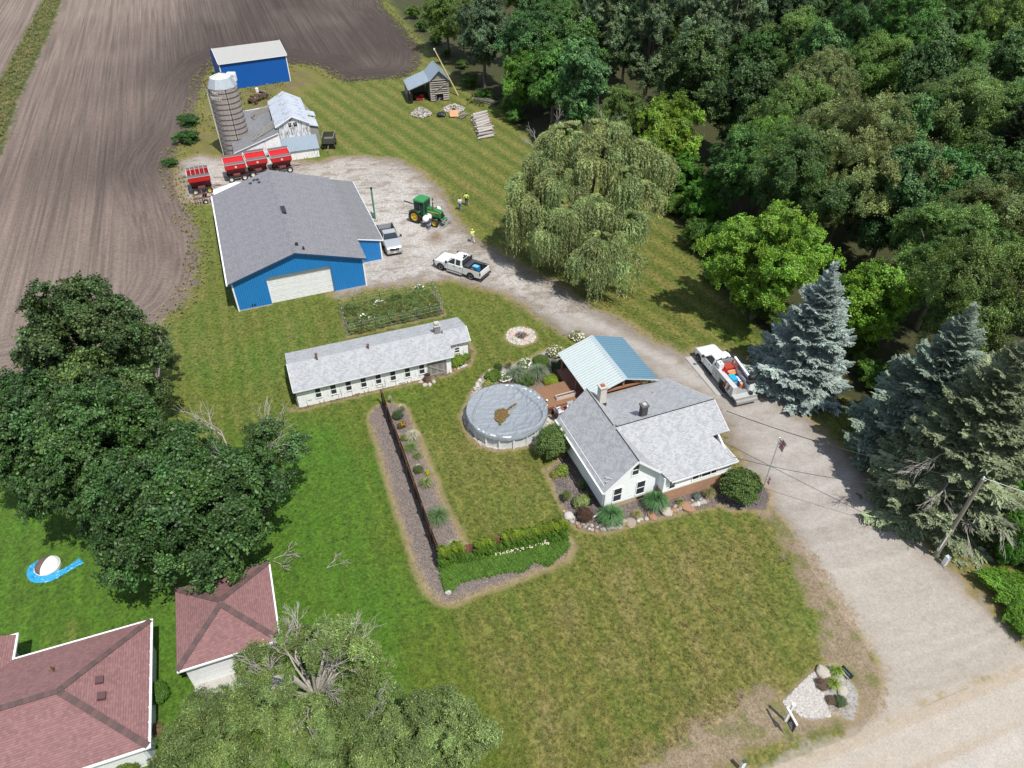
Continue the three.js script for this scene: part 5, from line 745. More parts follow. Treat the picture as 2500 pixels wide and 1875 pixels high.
// white service truck on the concrete pad
{
  const w = fromWheels([17.75, -54.02], [19.13, -49.66], 0.95, -1), t = pickup('service_truck', 'white service truck with crane body loaded with coloured gear', w.p, w.turn, { paint: M_WHITEPAINT, wb: 4.45, hw: 1.03, cabFront: 1.35, cabRear: -0.3, roof: 2.0, bed: false, mirror: M_PLASTIC, tail: 1.35 });
  t.userData.category = 'service truck';
  const xr = -3.75;
  part(t, 'bed_floor', bb(xr, -0.4, 0.75, 0.85, -0.62, 0.62), M_STEEL);
  const lockerPaint = mot(0.5, 0.51, 0.52, 0.5);
  for (const s of [1, -1]) {
    const lk = part(t, 'side_locker', [bb(-1.55, -0.4, 0.5, 1.6, s * 0.62, s * 1.08), bb(-2.75, -1.55, 1.15, 1.6, s * 0.62, s * 1.08), bb(xr, -2.75, 0.55, 1.6, s * 0.62, s * 1.08)], s < 0 ? lockerPaint : M_WHITEPAINT);
    part(lk, 'locker_handle', [bb(-1.02, -0.94, 1.02, 1.12, s * 1.08, s * 1.1), bb(-3.3, -3.22, 1.05, 1.15, s * 1.08, s * 1.1)], M_BLACK); part(lk, 'locker_seam', [bb(-0.99, -0.975, 0.55, 1.55, s * 1.08, s * 1.084)], M_PLASTIC);
    part(t, 'fender_flare', disc(0.56, 0.16, -2.225, 0.5, s * 0.98, 20, [90, 0, 0]), M_BLACK);
  }
  for (const [i, x] of [-2.55, -2.85, -3.15, -3.45].entries()) part(t, 'hazard_stripe', bb(x, x + 0.17, 0.7, 1.5, -1.086, -1.09, [0, 0, 16]), i % 2 ? M_WHITE : std(0.33, 0.02, 0.03, 0.5));
  part(t, 'rear_deck', [bb(xr - 0.75, xr, 0.62, 0.78, -1.05, 1.05)], mot(0.42, 0.42, 0.4, 0.7)); part(t, 'rear_bumper', [bb(xr - 0.95, xr - 0.75, 0.4, 0.66, -1.05, 1.05), bb(xr - 0.75, xr - 0.7, 0.78, 0.95, -1.05, 1.05)], mot(0.3, 0.3, 0.29, 0.7));
  part(t, 'vise', [bb(xr - 0.5, xr - 0.25, 0.78, 1.05, 0.5, 0.75), rod([xr - 0.6, 1.0, 0.62], [xr - 0.1, 1.0, 0.62], 0.04)], M_DARK);
  const cr = part(t, 'crane_boom', [beam([-3.2, 1.85, 0.85], [-0.35, 2.12, 0.92], 0.2, 0.24)], M_WHITEPAINT); part(cr, 'boom_tip', [bb(-0.45, -0.15, 1.95, 2.25, 0.8, 1.05), rod([-0.3, 1.7, 0.92], [-0.3, 2.0, 0.92], 0.04)], M_PLASTIC); part(cr, 'cylinder', [rod([-3.1, 1.65, 0.68], [-1.4, 1.95, 0.72], 0.07), rod([-1.4, 1.95, 0.72], [-0.9, 2.0, 0.75], 0.04)], M_DARK); part(t, 'crane_mast', [disc(0.2, 0.5, -3.3, 1.75, 0.85, 14), bb(-3.5, -3.1, 1.9, 2.15, 0.68, 1.02)], M_BLACK);
  part(t, 'crane_winch', [disc(0.2, 0.4, -3.45, 2.2, 0.85, 14, [90, 0, 0]), bb(-3.75, -3.35, 1.62, 1.9, 0.4, 1.0)], M_PLASTIC);
  part(t, 'cab_rack', [bb(-0.42, -0.34, 1.3, 2.05, -0.85, 0.85), ...[-0.6, -0.2, 0.2, 0.6].map((z) => bb(-0.44, -0.32, 1.35, 2.0, z - 0.03, z + 0.03))], M_STEEL); part(t, 'beacon', [disc(0.06, 0.16, -0.2, 2.1, 0.35, 8), disc(0.06, 0.16, -0.2, 2.1, -0.35, 8)], M_DARK);
  const it = (n, l, c, x, z, g, m, y = 0.85) => { const q = thing(n, l, c, local(t, x, z), w.turn, null, y); part(q, 'body', g, m); return q; };
  let q = it('air_compressor', 'white tank box standing behind the service truck cab', 'compressor', -0.75, -0.72, loft([ringX(-0.28, 0.24, 0, 0.55, 0.08), ringX(0.28, 0.24, 0, 0.55, 0.08)]), M_WHITE, 1.6); part(q, 'cap', disc(0.06, 0.08, 0, 0.58, 0, 10), M_PLASTIC);
  q = it('toolbox_chest', 'flat red steel chest across the truck bed', 'chest', -0.95, 0.1, bb(-0.35, 0.35, 0, 0.85, -0.48, 0.48), std(0.34, 0.045, 0.03, 0.5)); part(q, 'lid', bb(-0.37, 0.37, 0.85, 0.9, -0.5, 0.5), std(0.36, 0.05, 0.03, 0.45));
  q = it('tarp_bundle', 'crumpled orange tarp lying on the truck load', 'tarp', -1.45, 0.1, new THREE.IcosahedronGeometry(0.42, 3), std(0.55, 0.2, 0.06, 0.7), 1.35); { const p = q.children[0].geometry.attributes.position; for (let i = 0; i < p.count; i++) { const k = 0.75 + 0.5 * vn(p.getX(i) * 6 + 9, p.getZ(i) * 6 + p.getY(i) * 5); p.setXYZ(i, p.getX(i) * k, p.getY(i) * 0.4 * k, p.getZ(i) * 1.15 * k); } q.children[0].geometry.computeVertexNormals(); part(q, 'tie', bb(-0.05, 0.05, -0.1, 0.2, -0.4, 0.4), std(0.5, 0.4, 0.3, 0.8)); }
  for (let i = 0; i < 3; i++) { q = it('fuel_can', ['red fuel can nearest the truck cab', 'red fuel can in the middle of the three', 'red fuel can beside the blue crate'][i], 'fuel can', -1.3 - i * 0.3, -0.55 + 0.04 * i, loft([ringX(-0.13, 0.2, 0, 0.5, 0.05), ringX(0.13, 0.2, 0, 0.5, 0.05)]), std(0.45, 0.012, 0.015, 0.4), 1.2 - 0.1 * i); part(q, 'spout', rod([0, 0.5, 0.1], [0.1, 0.62, 0.1], 0.035), M_PLASTIC); part(q, 'handle', [rod([-0.1, 0.56, -0.05], [0.1, 0.56, -0.05], 0.025), rod([-0.1, 0.5, -0.05], [-0.1, 0.56, -0.05], 0.025), rod([0.1, 0.5, -0.05], [0.1, 0.56, -0.05], 0.025)], std(0.45, 0.012, 0.015, 0.4)); }
  q = it('blue_crate', 'blue plastic generator box on the truck bed', 'crate', -2.35, -0.25, loft([ringX(-0.42, 0.3, 0, 0.68, 0.07), ringX(0.42, 0.3, 0, 0.68, 0.07)]), std(0.01, 0.2, 0.4, 0.45)); part(q, 'lid', loft([ringX(-0.4, 0.29, 0.68, 0.76, 0.03), ringX(0.4, 0.29, 0.68, 0.76, 0.03)]), std(0.02, 0.36, 0.52, 0.4)); part(q, 'latch', [bb(-0.44, -0.4, 0.3, 0.5, -0.15, 0.15)], M_STEEL);
  q = it('purple_box', 'purple and white tool case beside the blue box', 'case', -2.35, 0.3, bb(-0.55, 0.45, 0, 0.42, -0.14, 0.14), std(0.14, 0.07, 0.42, 0.5)); part(q, 'label', bb(-0.4, 0.3, 0.42, 0.43, -0.1, 0.1), M_WHITE);
  q = it('orange_jug', 'orange drink jug at the rear of the load', 'jug', -3.05, 0.25, disc(0.17, 0.38, 0, 0.19, 0, 14), std(0.65, 0.11, 0.02, 0.45)); part(q, 'lid', disc(0.15, 0.08, 0, 0.42, 0, 14), std(0.6, 0.4, 0.06, 0.5));
  q = it('steel_ladder', 'short silver ladder lying along the crane side', 'ladder', -1.9, 0.72, [bb(-1.1, 1.1, 0, 0.05, -0.17, -0.12), bb(-1.1, 1.1, 0, 0.05, 0.12, 0.17)], M_CHROME, 1.62); for (let i = 0; i < 7; i++) part(q, 'rung', bb(-0.95 + i * 0.31, -0.9 + i * 0.31, 0.01, 0.045, -0.12, 0.12), M_CHROME);
  q = it('pipe_rack', 'bent red pipe frame standing in the load', 'frame', -1.1, 0.5, [rod([-0.4, 0, 0], [-0.4, 1.2, 0.05], 0.04), rod([-0.4, 1.2, 0.05], [0.3, 1.3, 0.1], 0.04), rod([0.3, 1.3, 0.1], [0.35, 0, 0.05], 0.04)], std(0.45, 0.08, 0.03, 0.5));
}
// ---------------------------------------------------------------- tractor
{
  const w = fromWheels([-9.92, -80.81], [-12.11, -81.94], 0.95, 1), t = thing('green_tractor', 'green tractor with yellow rear rims and white saddle tanks', 'tractor', w.p, w.turn);
  const GR = paint(0.012, 0.15, 0.035, { roughness: 0.4 }), GRT = std(0.025, 0.21, 0.06, 0.45), YE = std(0.62, 0.42, 0.015, 0.5), TK = std(0.78, 0.79, 0.74, 0.5), BL = std(0.02, 0.022, 0.022, 0.6);
  const wb = 1.3;
  part(t, 'chassis', [bb(-1.6, 2.1, 0.75, 1.15, -0.28, 0.28), bb(-1.75, -0.9, 0.6, 1.3, -0.4, 0.4)], BL);
  part(t, 'hood', loft([[2.25, 0.36, 1.0, 1.72], [2.1, 0.4, 0.95, 1.85], [1.2, 0.42, 1.0, 1.98], [0.25, 0.44, 1.05, 2.05]].map(([x, a, y0, y1]) => ringX(x, a, y0, y1, 0.1, 0.06))), GR);
  part(t, 'hood_stripe', [bb(0.4, 2.0, 1.62, 1.7, 0.4, 0.425), bb(0.4, 2.0, 1.62, 1.7, -0.425, -0.4)], YE);
  part(t, 'grille', bb(2.2, 2.29, 1.05, 1.6, -0.28, 0.28), BL); part(t, 'front_weights', [bb(2.3, 2.75, 0.6, 1.0, -0.4, 0.4)], GR);
  part(t, 'front_rack', [rod([2.3, 1.0, 0.45], [3.1, 0.8, 0.5], 0.04), rod([2.3, 1.0, -0.45], [3.1, 0.8, -0.5], 0.04), rod([3.1, 0.8, -0.9], [3.1, 0.8, 0.9], 0.05), rod([2.75, 0.9, -0.9], [2.75, 0.9, 0.9], 0.05), rod([3.1, 0.8, 0.9], [2.75, 0.9, 0.9], 0.04), rod([3.1, 0.8, -0.9], [2.75, 0.9, -0.9], 0.04)], M_STEEL);
  part(t, 'exhaust', [rod([1.2, 1.95, 0.3], [1.2, 2.95, 0.3], 0.06), rod([0.75, 1.95, -0.3], [0.75, 2.6, -0.3], 0.07)], M_RUST);
  // cab
  part(t, 'cab_roof', loft([[0.15, 0.78, 2.78, 2.98], [-0.1, 0.86, 2.76, 3.02], [-1.1, 0.86, 2.76, 3.02], [-1.4, 0.78, 2.78, 2.96]].map(([x, a, y0, y1]) => ringX(x, a, y0, y1, 0.07, 0.05))), GRT);
  for (const [x, z] of [[0.1, 0.7], [0.1, -0.7], [-1.3, 0.72], [-1.3, -0.72], [-0.5, 0.76], [-0.5, -0.76]]) part(t, 'cab_post', beam([x, 1.3, z], [x, 2.78, z * 0.98], 0.07, 0.07), GR);
  part(t, 'cab_base', bb(-1.4, 0.15, 1.1, 1.45, -0.72, 0.72), GR);
  for (const s of [1, -1]) part(t, 'cab_window', slab(s > 0 ? [[-1.27, 1.45, 0.72], [0.08, 1.45, 0.72], [0.08, 2.76, 0.7], [-1.27, 2.76, 0.7]] : [[0.08, 1.45, -0.72], [-1.27, 1.45, -0.72], [-1.27, 2.76, -0.7], [0.08, 2.76, -0.7]], 0.01), M_GLASS);
  part(t, 'windscreen', slab([[0.13, 1.45, 0.66], [0.13, 1.45, -0.66], [0.1, 2.76, -0.64], [0.1, 2.76, 0.64]], 0.01), M_GLASS); part(t, 'rear_window', slab([[-1.34, 1.45, -0.66], [-1.34, 1.45, 0.66], [-1.32, 2.76, 0.64], [-1.32, 2.76, -0.64]], 0.01), M_GLASS);
  part(t, 'seat', [bb(-0.9, -0.4, 1.45, 1.75, -0.25, 0.25), bb(-1.0, -0.9, 1.5, 2.2, -0.25, 0.25)], BL);
  for (const s of [1, -1]) {
    const rw = wheel(t, -wb + 0.2, 0.86, s * 0.98, 0.86, 0.46, M_TYRE, YE, s); part(rw, 'hub', disc(0.16, 0.1, -wb + 0.2, 0.86, s * 1.15, 12, [90, 0, 0]), YE);
    const lug = []; for (let i = 0; i < 22; i++) { const a = (i / 22) * 2 * Math.PI; for (const q of [1, -1]) lug.push(beam([-wb + 0.2 + Math.cos(a) * 0.87, 0.86 + Math.sin(a) * 0.87, s * 0.98], [-wb + 0.2 + Math.cos(a + 0.13) * 0.86, 0.86 + Math.sin(a + 0.13) * 0.86, s * 0.98 + q * 0.22], 0.05, 0.05)); }
    part(rw, 'tread_lug', lug, M_TYRE);
    part(t, 'fender', [slab([[-1.9, 1.5, s * 0.72], [-1.9, 1.5, s * 1.2], [-0.3, 1.6, s * 1.2], [-0.3, 1.6, s * 0.72]], 0.05)], GR);
    wheel(t, wb + 0.35, 0.5, s * 0.85, 0.5, 0.34, M_TYRE, YE, s);
    const tank = part(t, 'saddle_tank', new THREE.CapsuleGeometry(0.42, 0.62, 6, 20).rotateX(Math.PI / 2).translate(0.75, 1.12, s * 1.1), TK, 'white ribbed saddle tank'); part(tank, 'band', [0.85, 1.1, 1.35].map((z) => new THREE.TorusGeometry(0.43, 0.025, 6, 24).translate(0.75, 1.12, s * z)), std(0.66, 0.66, 0.6, 0.6)); part(tank, 'lid', disc(0.11, 0.08, 0.75, 1.57, s * 1.1, 12), BL);
    part(t, 'mirror', [rod([0.1, 2.5, s * 0.72], [0.25, 2.5, s * 1.15], 0.02), bb(0.2, 0.26, 2.3, 2.6, s * 1.08, s * 1.24)], BL);
  }
  part(t, 'axle', [rod([-wb + 0.2, 0.86, -0.95], [-wb + 0.2, 0.86, 0.95], 0.12), rod([wb + 0.35, 0.5, -0.8], [wb + 0.35, 0.5, 0.8], 0.09)], BL);
  part(t, 'rear_boom', [beam([-1.6, 1.7, -0.3], [-3.2, 2.1, 0.15], 0.1, 0.1), rod([-1.6, 0.8, 0.4], [-2.3, 0.6, 0.4], 0.05), rod([-1.6, 0.8, -0.4], [-2.3, 0.6, -0.4], 0.05)], BL);
  part(t, 'step', [bb(-0.4, 0.1, 0.5, 0.55, 0.8, 1.05), bb(-0.4, 0.1, 0.85, 0.9, 0.75, 1.0)], BL);
}
// ---------------------------------------------------------------- gravity wagons
{
  const RED = mot(0.50, 0.012, 0.014, 0.5), DRED = mot(0.14, 0.01, 0.014, 0.6), GREY = std(0.2, 0.2, 0.22, 0.7), EDGE = std(0.5, 0.4, 0.4, 0.6);
  function wagon(o, open) {
    const L = 2.75, a = 1.42, yT = 2.55, yS = 1.95, yB = 1.05;      // long way along x, near side +z
    const side = (s) => s;
    // upper walls
    part(o, 'near_wall', slab([[-L / 2, yS, a], [L / 2, yS, a], [L / 2, yT, a], [-L / 2, yT, a]], 0.04), RED); part(o, 'far_wall', slab([[L / 2, yS, -a], [-L / 2, yS, -a], [-L / 2, yT, -a], [L / 2, yT, -a]], 0.04), RED);
    part(o, 'end_wall', [slab([[L / 2, yS, a], [L / 2, yS, -a], [L / 2, yT, -a], [L / 2, yT, a]], 0.04)], RED); part(o, 'end_wall', [slab([[-L / 2, yS, -a], [-L / 2, yS, a], [-L / 2, yT, a], [-L / 2, yT, -a]], 0.04)], RED);
    // sloping hopper
    part(o, 'hopper', [slab([[-0.9, yB, 0.75], [0.9, yB, 0.75], [L / 2, yS, a], [-L / 2, yS, a]], 0.03), slab([[0.9, yB, 0.3], [-0.9, yB, 0.3], [-L / 2, yS, -a], [L / 2, yS, -a]], 0.03), slab([[0.9, yB, 0.75], [0.9, yB, 0.3], [L / 2, yS, -a], [L / 2, yS, a]], 0.03), slab([[-0.9, yB, 0.3], [-0.9, yB, 0.75], [-L / 2, yS, a], [-L / 2, yS, -a]], 0.03)], DRED);
    part(o, 'inner_floor', slab([[-L / 2 + 0.05, open ? 1.5 : 2.2, 0.9], [L / 2 - 0.05, open ? 1.5 : 2.2, 0.9], [L / 2 - 0.05, open ? 2.1 : 2.46, -a + 0.06], [-L / 2 + 0.05, open ? 2.1 : 2.46, -a + 0.06]], 0.03), open ? DRED : RED);
    part(o, 'rim', [bb(-L / 2 - 0.04, L / 2 + 0.04, yT, yT + 0.05, a - 0.05, a + 0.04), bb(-L / 2 - 0.04, L / 2 + 0.04, yT, yT + 0.05, -a - 0.04, -a + 0.05), bb(-L / 2 - 0.04, -L / 2 + 0.04, yT, yT + 0.05, -a + 0.05, a - 0.05), bb(L / 2 - 0.04, L / 2 + 0.04, yT, yT + 0.05, -a + 0.05, a - 0.05)], EDGE);
    part(o, 'extension', [bb(-L / 2, L / 2, yT + 0.05, yT + 0.34, a - 0.03, a), bb(-L / 2, L / 2, yT + 0.05, yT + 0.34, -a, -a + 0.03)], GREY);
    if (open) for (let i = 0; i < 6; i++) part(o, 'cross_bar', bb(-L / 2 + i * L / 5 - 0.025, -L / 2 + i * L / 5 + 0.025, yT + 0.3, yT + 0.34, -a, a), EDGE);
    else { const lg = part(o, 'emblem', disc(0.13, 0.012, 0.05, 2.2, a + 0.004, 18, [90, 0, 0]), M_WHITE); part(lg, 'emblem_centre', disc(0.05, 0.012, 0.05, 2.2, a + 0.012, 12, [90, 0, 0]), RED); }
    part(o, 'frame', [bb(-1.25, 1.25, 0.72, 0.82, 0.5, 0.6), bb(-1.25, 1.25, 0.72, 0.82, -0.6, -0.5), ...[-1, 1].flatMap((s) => [beam([s * 1.05, 0.82, 0.55], [s * 1.1, yS, 1.35], 0.06, 0.06), beam([s * 1.05, 0.82, -0.55], [s * 1.1, yS, -1.35], 0.06, 0.06), beam([s * 1.05, 0.82, 0.55], [s * 0.2, yS - 0.05, 1.35], 0.05, 0.05), bb(s * 0.85 - 0.05, s * 0.85 + 0.05, 0.4, 0.5, -0.95, 0.95)])], DRED);
    part(o, 'discharge_chute', slab([[-0.4, 0.95, 1.15], [0.4, 0.95, 1.15], [0.45, 1.35, 0.95], [-0.45, 1.35, 0.95]], 0.03), DRED);
    for (const x of [-0.88, 0.88]) for (const s of [1, -1]) wheel(o, x, 0.42, s * 0.98, 0.42, 0.26, M_TYRE, open && x > 0 ? std(0.5, 0.4, 0.06, 0.6) : std(0.6, 0.57, 0.52, 0.6), s);
    part(o, 'drawbar', [rod([1.2, 0.5, 0.35], [2.5, 0.42, 0], 0.045), rod([1.2, 0.5, -0.35], [2.5, 0.42, 0], 0.045)], DRED);
  }
  const wl = 'gravity wagons parked behind the blue barn';
  const at = (f, r, half) => fromWheels(f, r, half, 1);
  const spots = [[[-36.49, -94.23], [-38.43, -93.29], 'red gravity wagon leftmost in the row of three'], [[-33.82, -96.25], [-35.71, -94.71], 'red gravity wagon in the middle of the row of three'], [[-30.71, -97.13], [-32.68, -95.67], 'red gravity wagon at the right end of the row, drawbar out']];
  let first;
  spots.forEach(([f, r, l], i) => { const w = at(f, r, 0.98); w.turn = 24; if (!i) { first = thing('gravity_wagon', l, 'wagon', w.p, w.turn, wl); wagon(first, false); } else copy(first, w.p, w.turn, l); });
  const w = at([-40.00, -90.28], [-42.13, -89.37], 0.98), o = thing('gravity_wagon', 'open red gravity wagon with grey cross bars, apart from the row', 'wagon', w.p, w.turn, wl); wagon(o, true);
}
// ---------------------------------------------------------------- farm implements
{
  const b = thing('disc_harrow', 'rusty folded disc harrow beside the open red wagon', 'harrow', [-40.22, -87.84], 22); rnd = rngOf(12);
  part(b, 'frame', [bb(-1.3, 1.2, 0.6, 0.7, -0.9, -0.8), bb(-1.3, 1.2, 0.6, 0.7, 0.5, 0.6), bb(-1.2, -1.1, 0.6, 0.7, -0.8, 0.5), bb(0.9, 1.0, 0.6, 0.7, -0.8, 0.5), bb(-0.2, -0.1, 0.6, 1.2, -0.8, -0.7), beam([-0.15, 1.2, -0.75], [-0.15, 0.7, 0.5], 0.08, 0.08), beam([-1.1, 0.7, -0.7], [-0.6, 1.1, -0.2], 0.07, 0.07)], M_RUST);
  for (let i = 0; i < 8; i++) { part(b, 'disc', disc(0.28, 0.02, -1.15 + i * 0.3, 0.3, -0.95, 14, [0, 0, 84]), M_RUST); part(b, 'disc', disc(0.28, 0.02, -1.15 + i * 0.3, 0.3, 0.7, 14, [0, 0, 96]), M_RUST); part(b, 'tine', [rod([-1.15 + i * 0.3, 0.62, -0.2], [-1.25 + i * 0.3, 0.1, 0.0], 0.03)], M_RUST); }
  part(b, 'drawbar', [beam([1, 0.6, -0.1], [2.4, 0.5, -0.2], 0.1, 0.1)], M_RUST); wheel(b, 0.1, 0.3, 0.95, 0.3, 0.2, M_TYRE, std(0.6, 0.58, 0.52, 0.6), 1); wheel(b, 0.1, 0.3, -1.15, 0.3, 0.2, M_TYRE, std(0.6, 0.58, 0.52, 0.6), -1);
}
{
  const b = thing('old_farm_wagon', 'old dark green wooden box wagon beside the white barn', 'wagon', [-27.32, -105.81], 95), GW = strk(0.05, 0.062, 0.05, 0.9), L = 2.7;
  for (let k = 0; k < 4; k++) { part(b, 'side_board', bb(-L / 2, L / 2, 0.95 + k * 0.2, 1.13 + k * 0.2, 0.82, 0.86), GW); part(b, 'side_board', bb(-L / 2, L / 2, 0.95 + k * 0.2, 1.13 + k * 0.2, -0.86, -0.82), GW); part(b, 'end_board', bb(-L / 2 - 0.04, -L / 2, 0.95 + k * 0.2, 1.13 + k * 0.2, -0.82, 0.82), GW); part(b, 'end_board', bb(L / 2, L / 2 + 0.04, 0.95 + k * 0.2, 1.13 + k * 0.2, -0.82, 0.82), GW); }
  part(b, 'floor', bb(-L / 2, L / 2, 0.9, 0.95, -0.82, 0.82), strk(0.16, 0.13, 0.11, 0.95)); part(b, 'top_rail', [bb(-L / 2, L / 2, 1.74, 1.8, 0.8, 0.88), bb(-L / 2, L / 2, 1.74, 1.8, -0.88, -0.8)], M_OLDWOOD);
  part(b, 'running_gear', [bb(-L / 2, L / 2, 0.7, 0.85, -0.1, 0.1), bb(-0.95, -0.85, 0.5, 0.9, -0.8, 0.8), bb(0.85, 0.95, 0.5, 0.9, -0.8, 0.8)], M_BLACK); for (const x of [-0.9, 0.9]) for (const s of [1, -1]) wheel(b, x, 0.45, s * 0.85, 0.45, 0.16, M_TYRE, M_RUST, s);
  part(b, 'tongue', rod([-1.3, 0.6, 0], [-2.6, 0.35, 0], 0.05), M_OLDWOOD);
}
{
  const b = thing('rusty_implement', 'pile of rusty farm machinery between the silo and the blue shed', 'machinery', [-43.22, -125.49], 70); rnd = rngOf(15);
  part(b, 'frame', [bb(-2, 2, 0.6, 0.72, -0.4, -0.3), bb(-2, 2, 0.6, 0.72, 0.3, 0.4), ...[...Array(7)].map((_, i) => bb(-1.9 + i * 0.6, -1.78 + i * 0.6, 0.55, 0.7, -0.8, 0.8))], M_RUST);
  for (let i = 0; i < 9; i++) part(b, 'row_unit', [bb(-1.9 + i * 0.42, -1.65 + i * 0.42, 0.5, 0.9 + rr(0, 0.4), rr(-0.7, -0.2), rr(0.2, 0.7), [rr(-10, 10), rr(-20, 20), rr(-12, 12)])], [M_RUST, mot(0.1, 0.07, 0.055, 0.9), M_OLDWOOD][i % 3]);
  for (const [x, z] of [[-1.6, 0.7], [1.5, 0.75], [1.5, -0.75], [-1.6, -0.7]]) wheel(b, x, 0.4, z, 0.4, 0.15, M_TYRE, M_RUST, Math.sign(z));
  const p = thing('white_barrel', 'white plastic drum standing on the rusty machinery', 'drum', [-43.56, -126.65], 0, null, 1.1); part(p, 'body', disc(0.28, 0.6, 0, 0.3, 0, 16), M_WHITE); part(p, 'lid', disc(0.25, 0.05, 0, 0.62, 0, 16), M_TRIM);
}
{
  const b = thing('red_mower', 'red riding mower parked under the log shed lean-to', 'mower', [-15.82, -126.13], 20), RD = std(0.42, 0.02, 0.03, 0.45);
  part(b, 'hood', loft([ringX(0.75, 0.25, 0.4, 0.75, 0.1), ringX(0.1, 0.3, 0.4, 0.88, 0.1)]), RD); part(b, 'deck', bb(-0.6, 0.5, 0.15, 0.32, -0.6, 0.6), RD); part(b, 'fender', bb(-0.85, -0.1, 0.5, 0.62, -0.45, 0.45), RD); part(b, 'seat', [bb(-0.6, -0.2, 0.65, 0.75, -0.22, 0.22), bb(-0.68, -0.58, 0.7, 1.1, -0.22, 0.22)], M_BLACK); part(b, 'steering_wheel', [new THREE.TorusGeometry(0.17, 0.02, 6, 16).rotateX(1.2).translate(0.08, 1.0, 0), rod([0.2, 0.8, 0], [0.08, 1.0, 0], 0.02)], M_BLACK);
  for (const [x, r] of [[0.6, 0.2], [-0.5, 0.28]]) for (const s of [1, -1]) wheel(b, x, r, s * 0.42, r, 0.18, M_TYRE, std(0.6, 0.55, 0.4, 0.6), s);
}
// ---------------------------------------------------------------- people
function fieldMesh(res, half, centre, bones, blend, colourOf) {
  const mc = new MarchingCubes(res, new THREE.MeshBasicMaterial(), false, false, 60000), n = mc.size, f = mc.field, q = V(), P = bones.map(([a, b, r0, r1]) => ({ a: V(...a), d: V(...b).sub(V(...a)), r0, r1, l2: V(...b).distanceToSquared(V(...a)) || 1e-9 }));
  for (let k = 0; k < n; k++) for (let j = 0; j < n; j++) for (let i = 0; i < n; i++) {
    q.set(centre[0] + ((i - n / 2) / (n / 2)) * half, centre[1] + ((j - n / 2) / (n / 2)) * half, centre[2] + ((k - n / 2) / (n / 2)) * half);
    let s = 0; for (const b of P) { const x = q.x - b.a.x, y = q.y - b.a.y, z = q.z - b.a.z, t = Math.min(1, Math.max(0, (x * b.d.x + y * b.d.y + z * b.d.z) / b.l2)), dx = x - b.d.x * t, dy = y - b.d.y * t, dz = z - b.d.z * t, d = Math.sqrt(dx * dx + dy * dy + dz * dz) - (b.r0 + (b.r1 - b.r0) * t); if (d < blend * 6) s += Math.exp(-d / blend); }
    f[i + j * n + k * n * n] = s > 0 ? Math.max(-1, Math.min(1, blend * Math.log(s))) : -1;
  }
  mc.isolation = 0; mc.update();
  const c = mc.count, p = Float32Array.from(mc.positionArray.subarray(0, c * 3)), nn = Float32Array.from(mc.normalArray.subarray(0, c * 3)), col = new Float32Array(c * 3);
  for (let i = 0; i < c; i++) { for (let a = 0; a < 3; a++) p[i * 3 + a] = centre[a] + p[i * 3 + a] * half; q.set(p[i * 3], p[i * 3 + 1], p[i * 3 + 2]); let best = 1e9, w = 0; P.forEach((b, bi) => { const t = clamp(q.clone().sub(b.a).dot(b.d) / b.l2, 0, 1), d = q.distanceTo(b.a.clone().addScaledVector(b.d, t)) - lerp(b.r0, b.r1, t); if (d < best) { best = d; w = bi; } }); col.set(colourOf(bones[w][4], q), i * 3); }
  const g = new THREE.BufferGeometry(); g.setAttribute('position', new THREE.BufferAttribute(p, 3)); g.setAttribute('normal', new THREE.BufferAttribute(nn, 3)); g.setAttribute('color', new THREE.BufferAttribute(col, 3)); g.computeVertexNormals();
  return g;
}
const SKIN = [0.42, 0.24, 0.17];
// a right hand: wrist at the origin, fingers along -y, palm facing +x... thumb towards +z
const handGeo = fieldMesh(52, 0.125, [0, -0.09, 0.01], [[[0, 0.01, 0], [0, -0.03, 0], 0.026, 0.027], [[0, -0.03, -0.022], [0, -0.085, -0.028], 0.014, 0.013], [[0, -0.03, 0.02], [0, -0.085, 0.026], 0.016, 0.014], [[0, -0.035, 0], [0, -0.085, 0], 0.017, 0.014],
  ...[[0.03, 0.066], [0.011, 0.078], [-0.01, 0.072], [-0.029, 0.054]].flatMap(([z, l]) => [[[0, -0.088, z], [0.008, -0.088 - l * 0.45, z * 1.08], 0.0088, 0.0082], [[0.008, -0.088 - l * 0.45, z * 1.08], [0.026, -0.088 - l * 0.92, z * 1.08], 0.0082, 0.0068]]),
  [[0.004, -0.03, 0.026], [0.014, -0.055, 0.05], 0.012, 0.0105], [[0.014, -0.055, 0.05], [0.022, -0.082, 0.056], 0.0102, 0.008]], 0.0035, () => SKIN);
// a head: chin near the origin, face towards +z
const headGeo = fieldMesh(56, 0.17, [0, 0.1, 0.01], [[[0, 0.13, -0.02], [0, 0.145, 0.015], 0.088, 0.082, 'h'], [[0, 0.06, 0.03], [0, 0.03, 0.055], 0.055, 0.036, 'h'], [[0, 0.115, 0.09], [0, 0.078, 0.112], 0.011, 0.016, 'h'], [[0.078, 0.1, -0.012], [0.08, 0.075, -0.008], 0.016, 0.01, 'h'], [[-0.078, 0.1, -0.012], [-0.08, 0.075, -0.008], 0.016, 0.01, 'h'], [[-0.04, 0.122, 0.078], [0.04, 0.122, 0.078], 0.016, 0.016, 'h'], [[-0.02, 0.05, 0.085], [0.02, 0.05, 0.085], 0.011, 0.011, 'm'], [[0, 0, -0.01], [0, -0.08, -0.02], 0.056, 0.06, 'h'], [[0.032, 0.108, 0.078], [0.032, 0.108, 0.079], 0.012, 0.012, 'e'], [[-0.032, 0.108, 0.078], [-0.032, 0.108, 0.079], 0.012, 0.012, 'e']], 0.008, (t) => (t === 'e' ? [0.06, 0.05, 0.045] : t === 'm' ? [0.34, 0.13, 0.11] : SKIN));
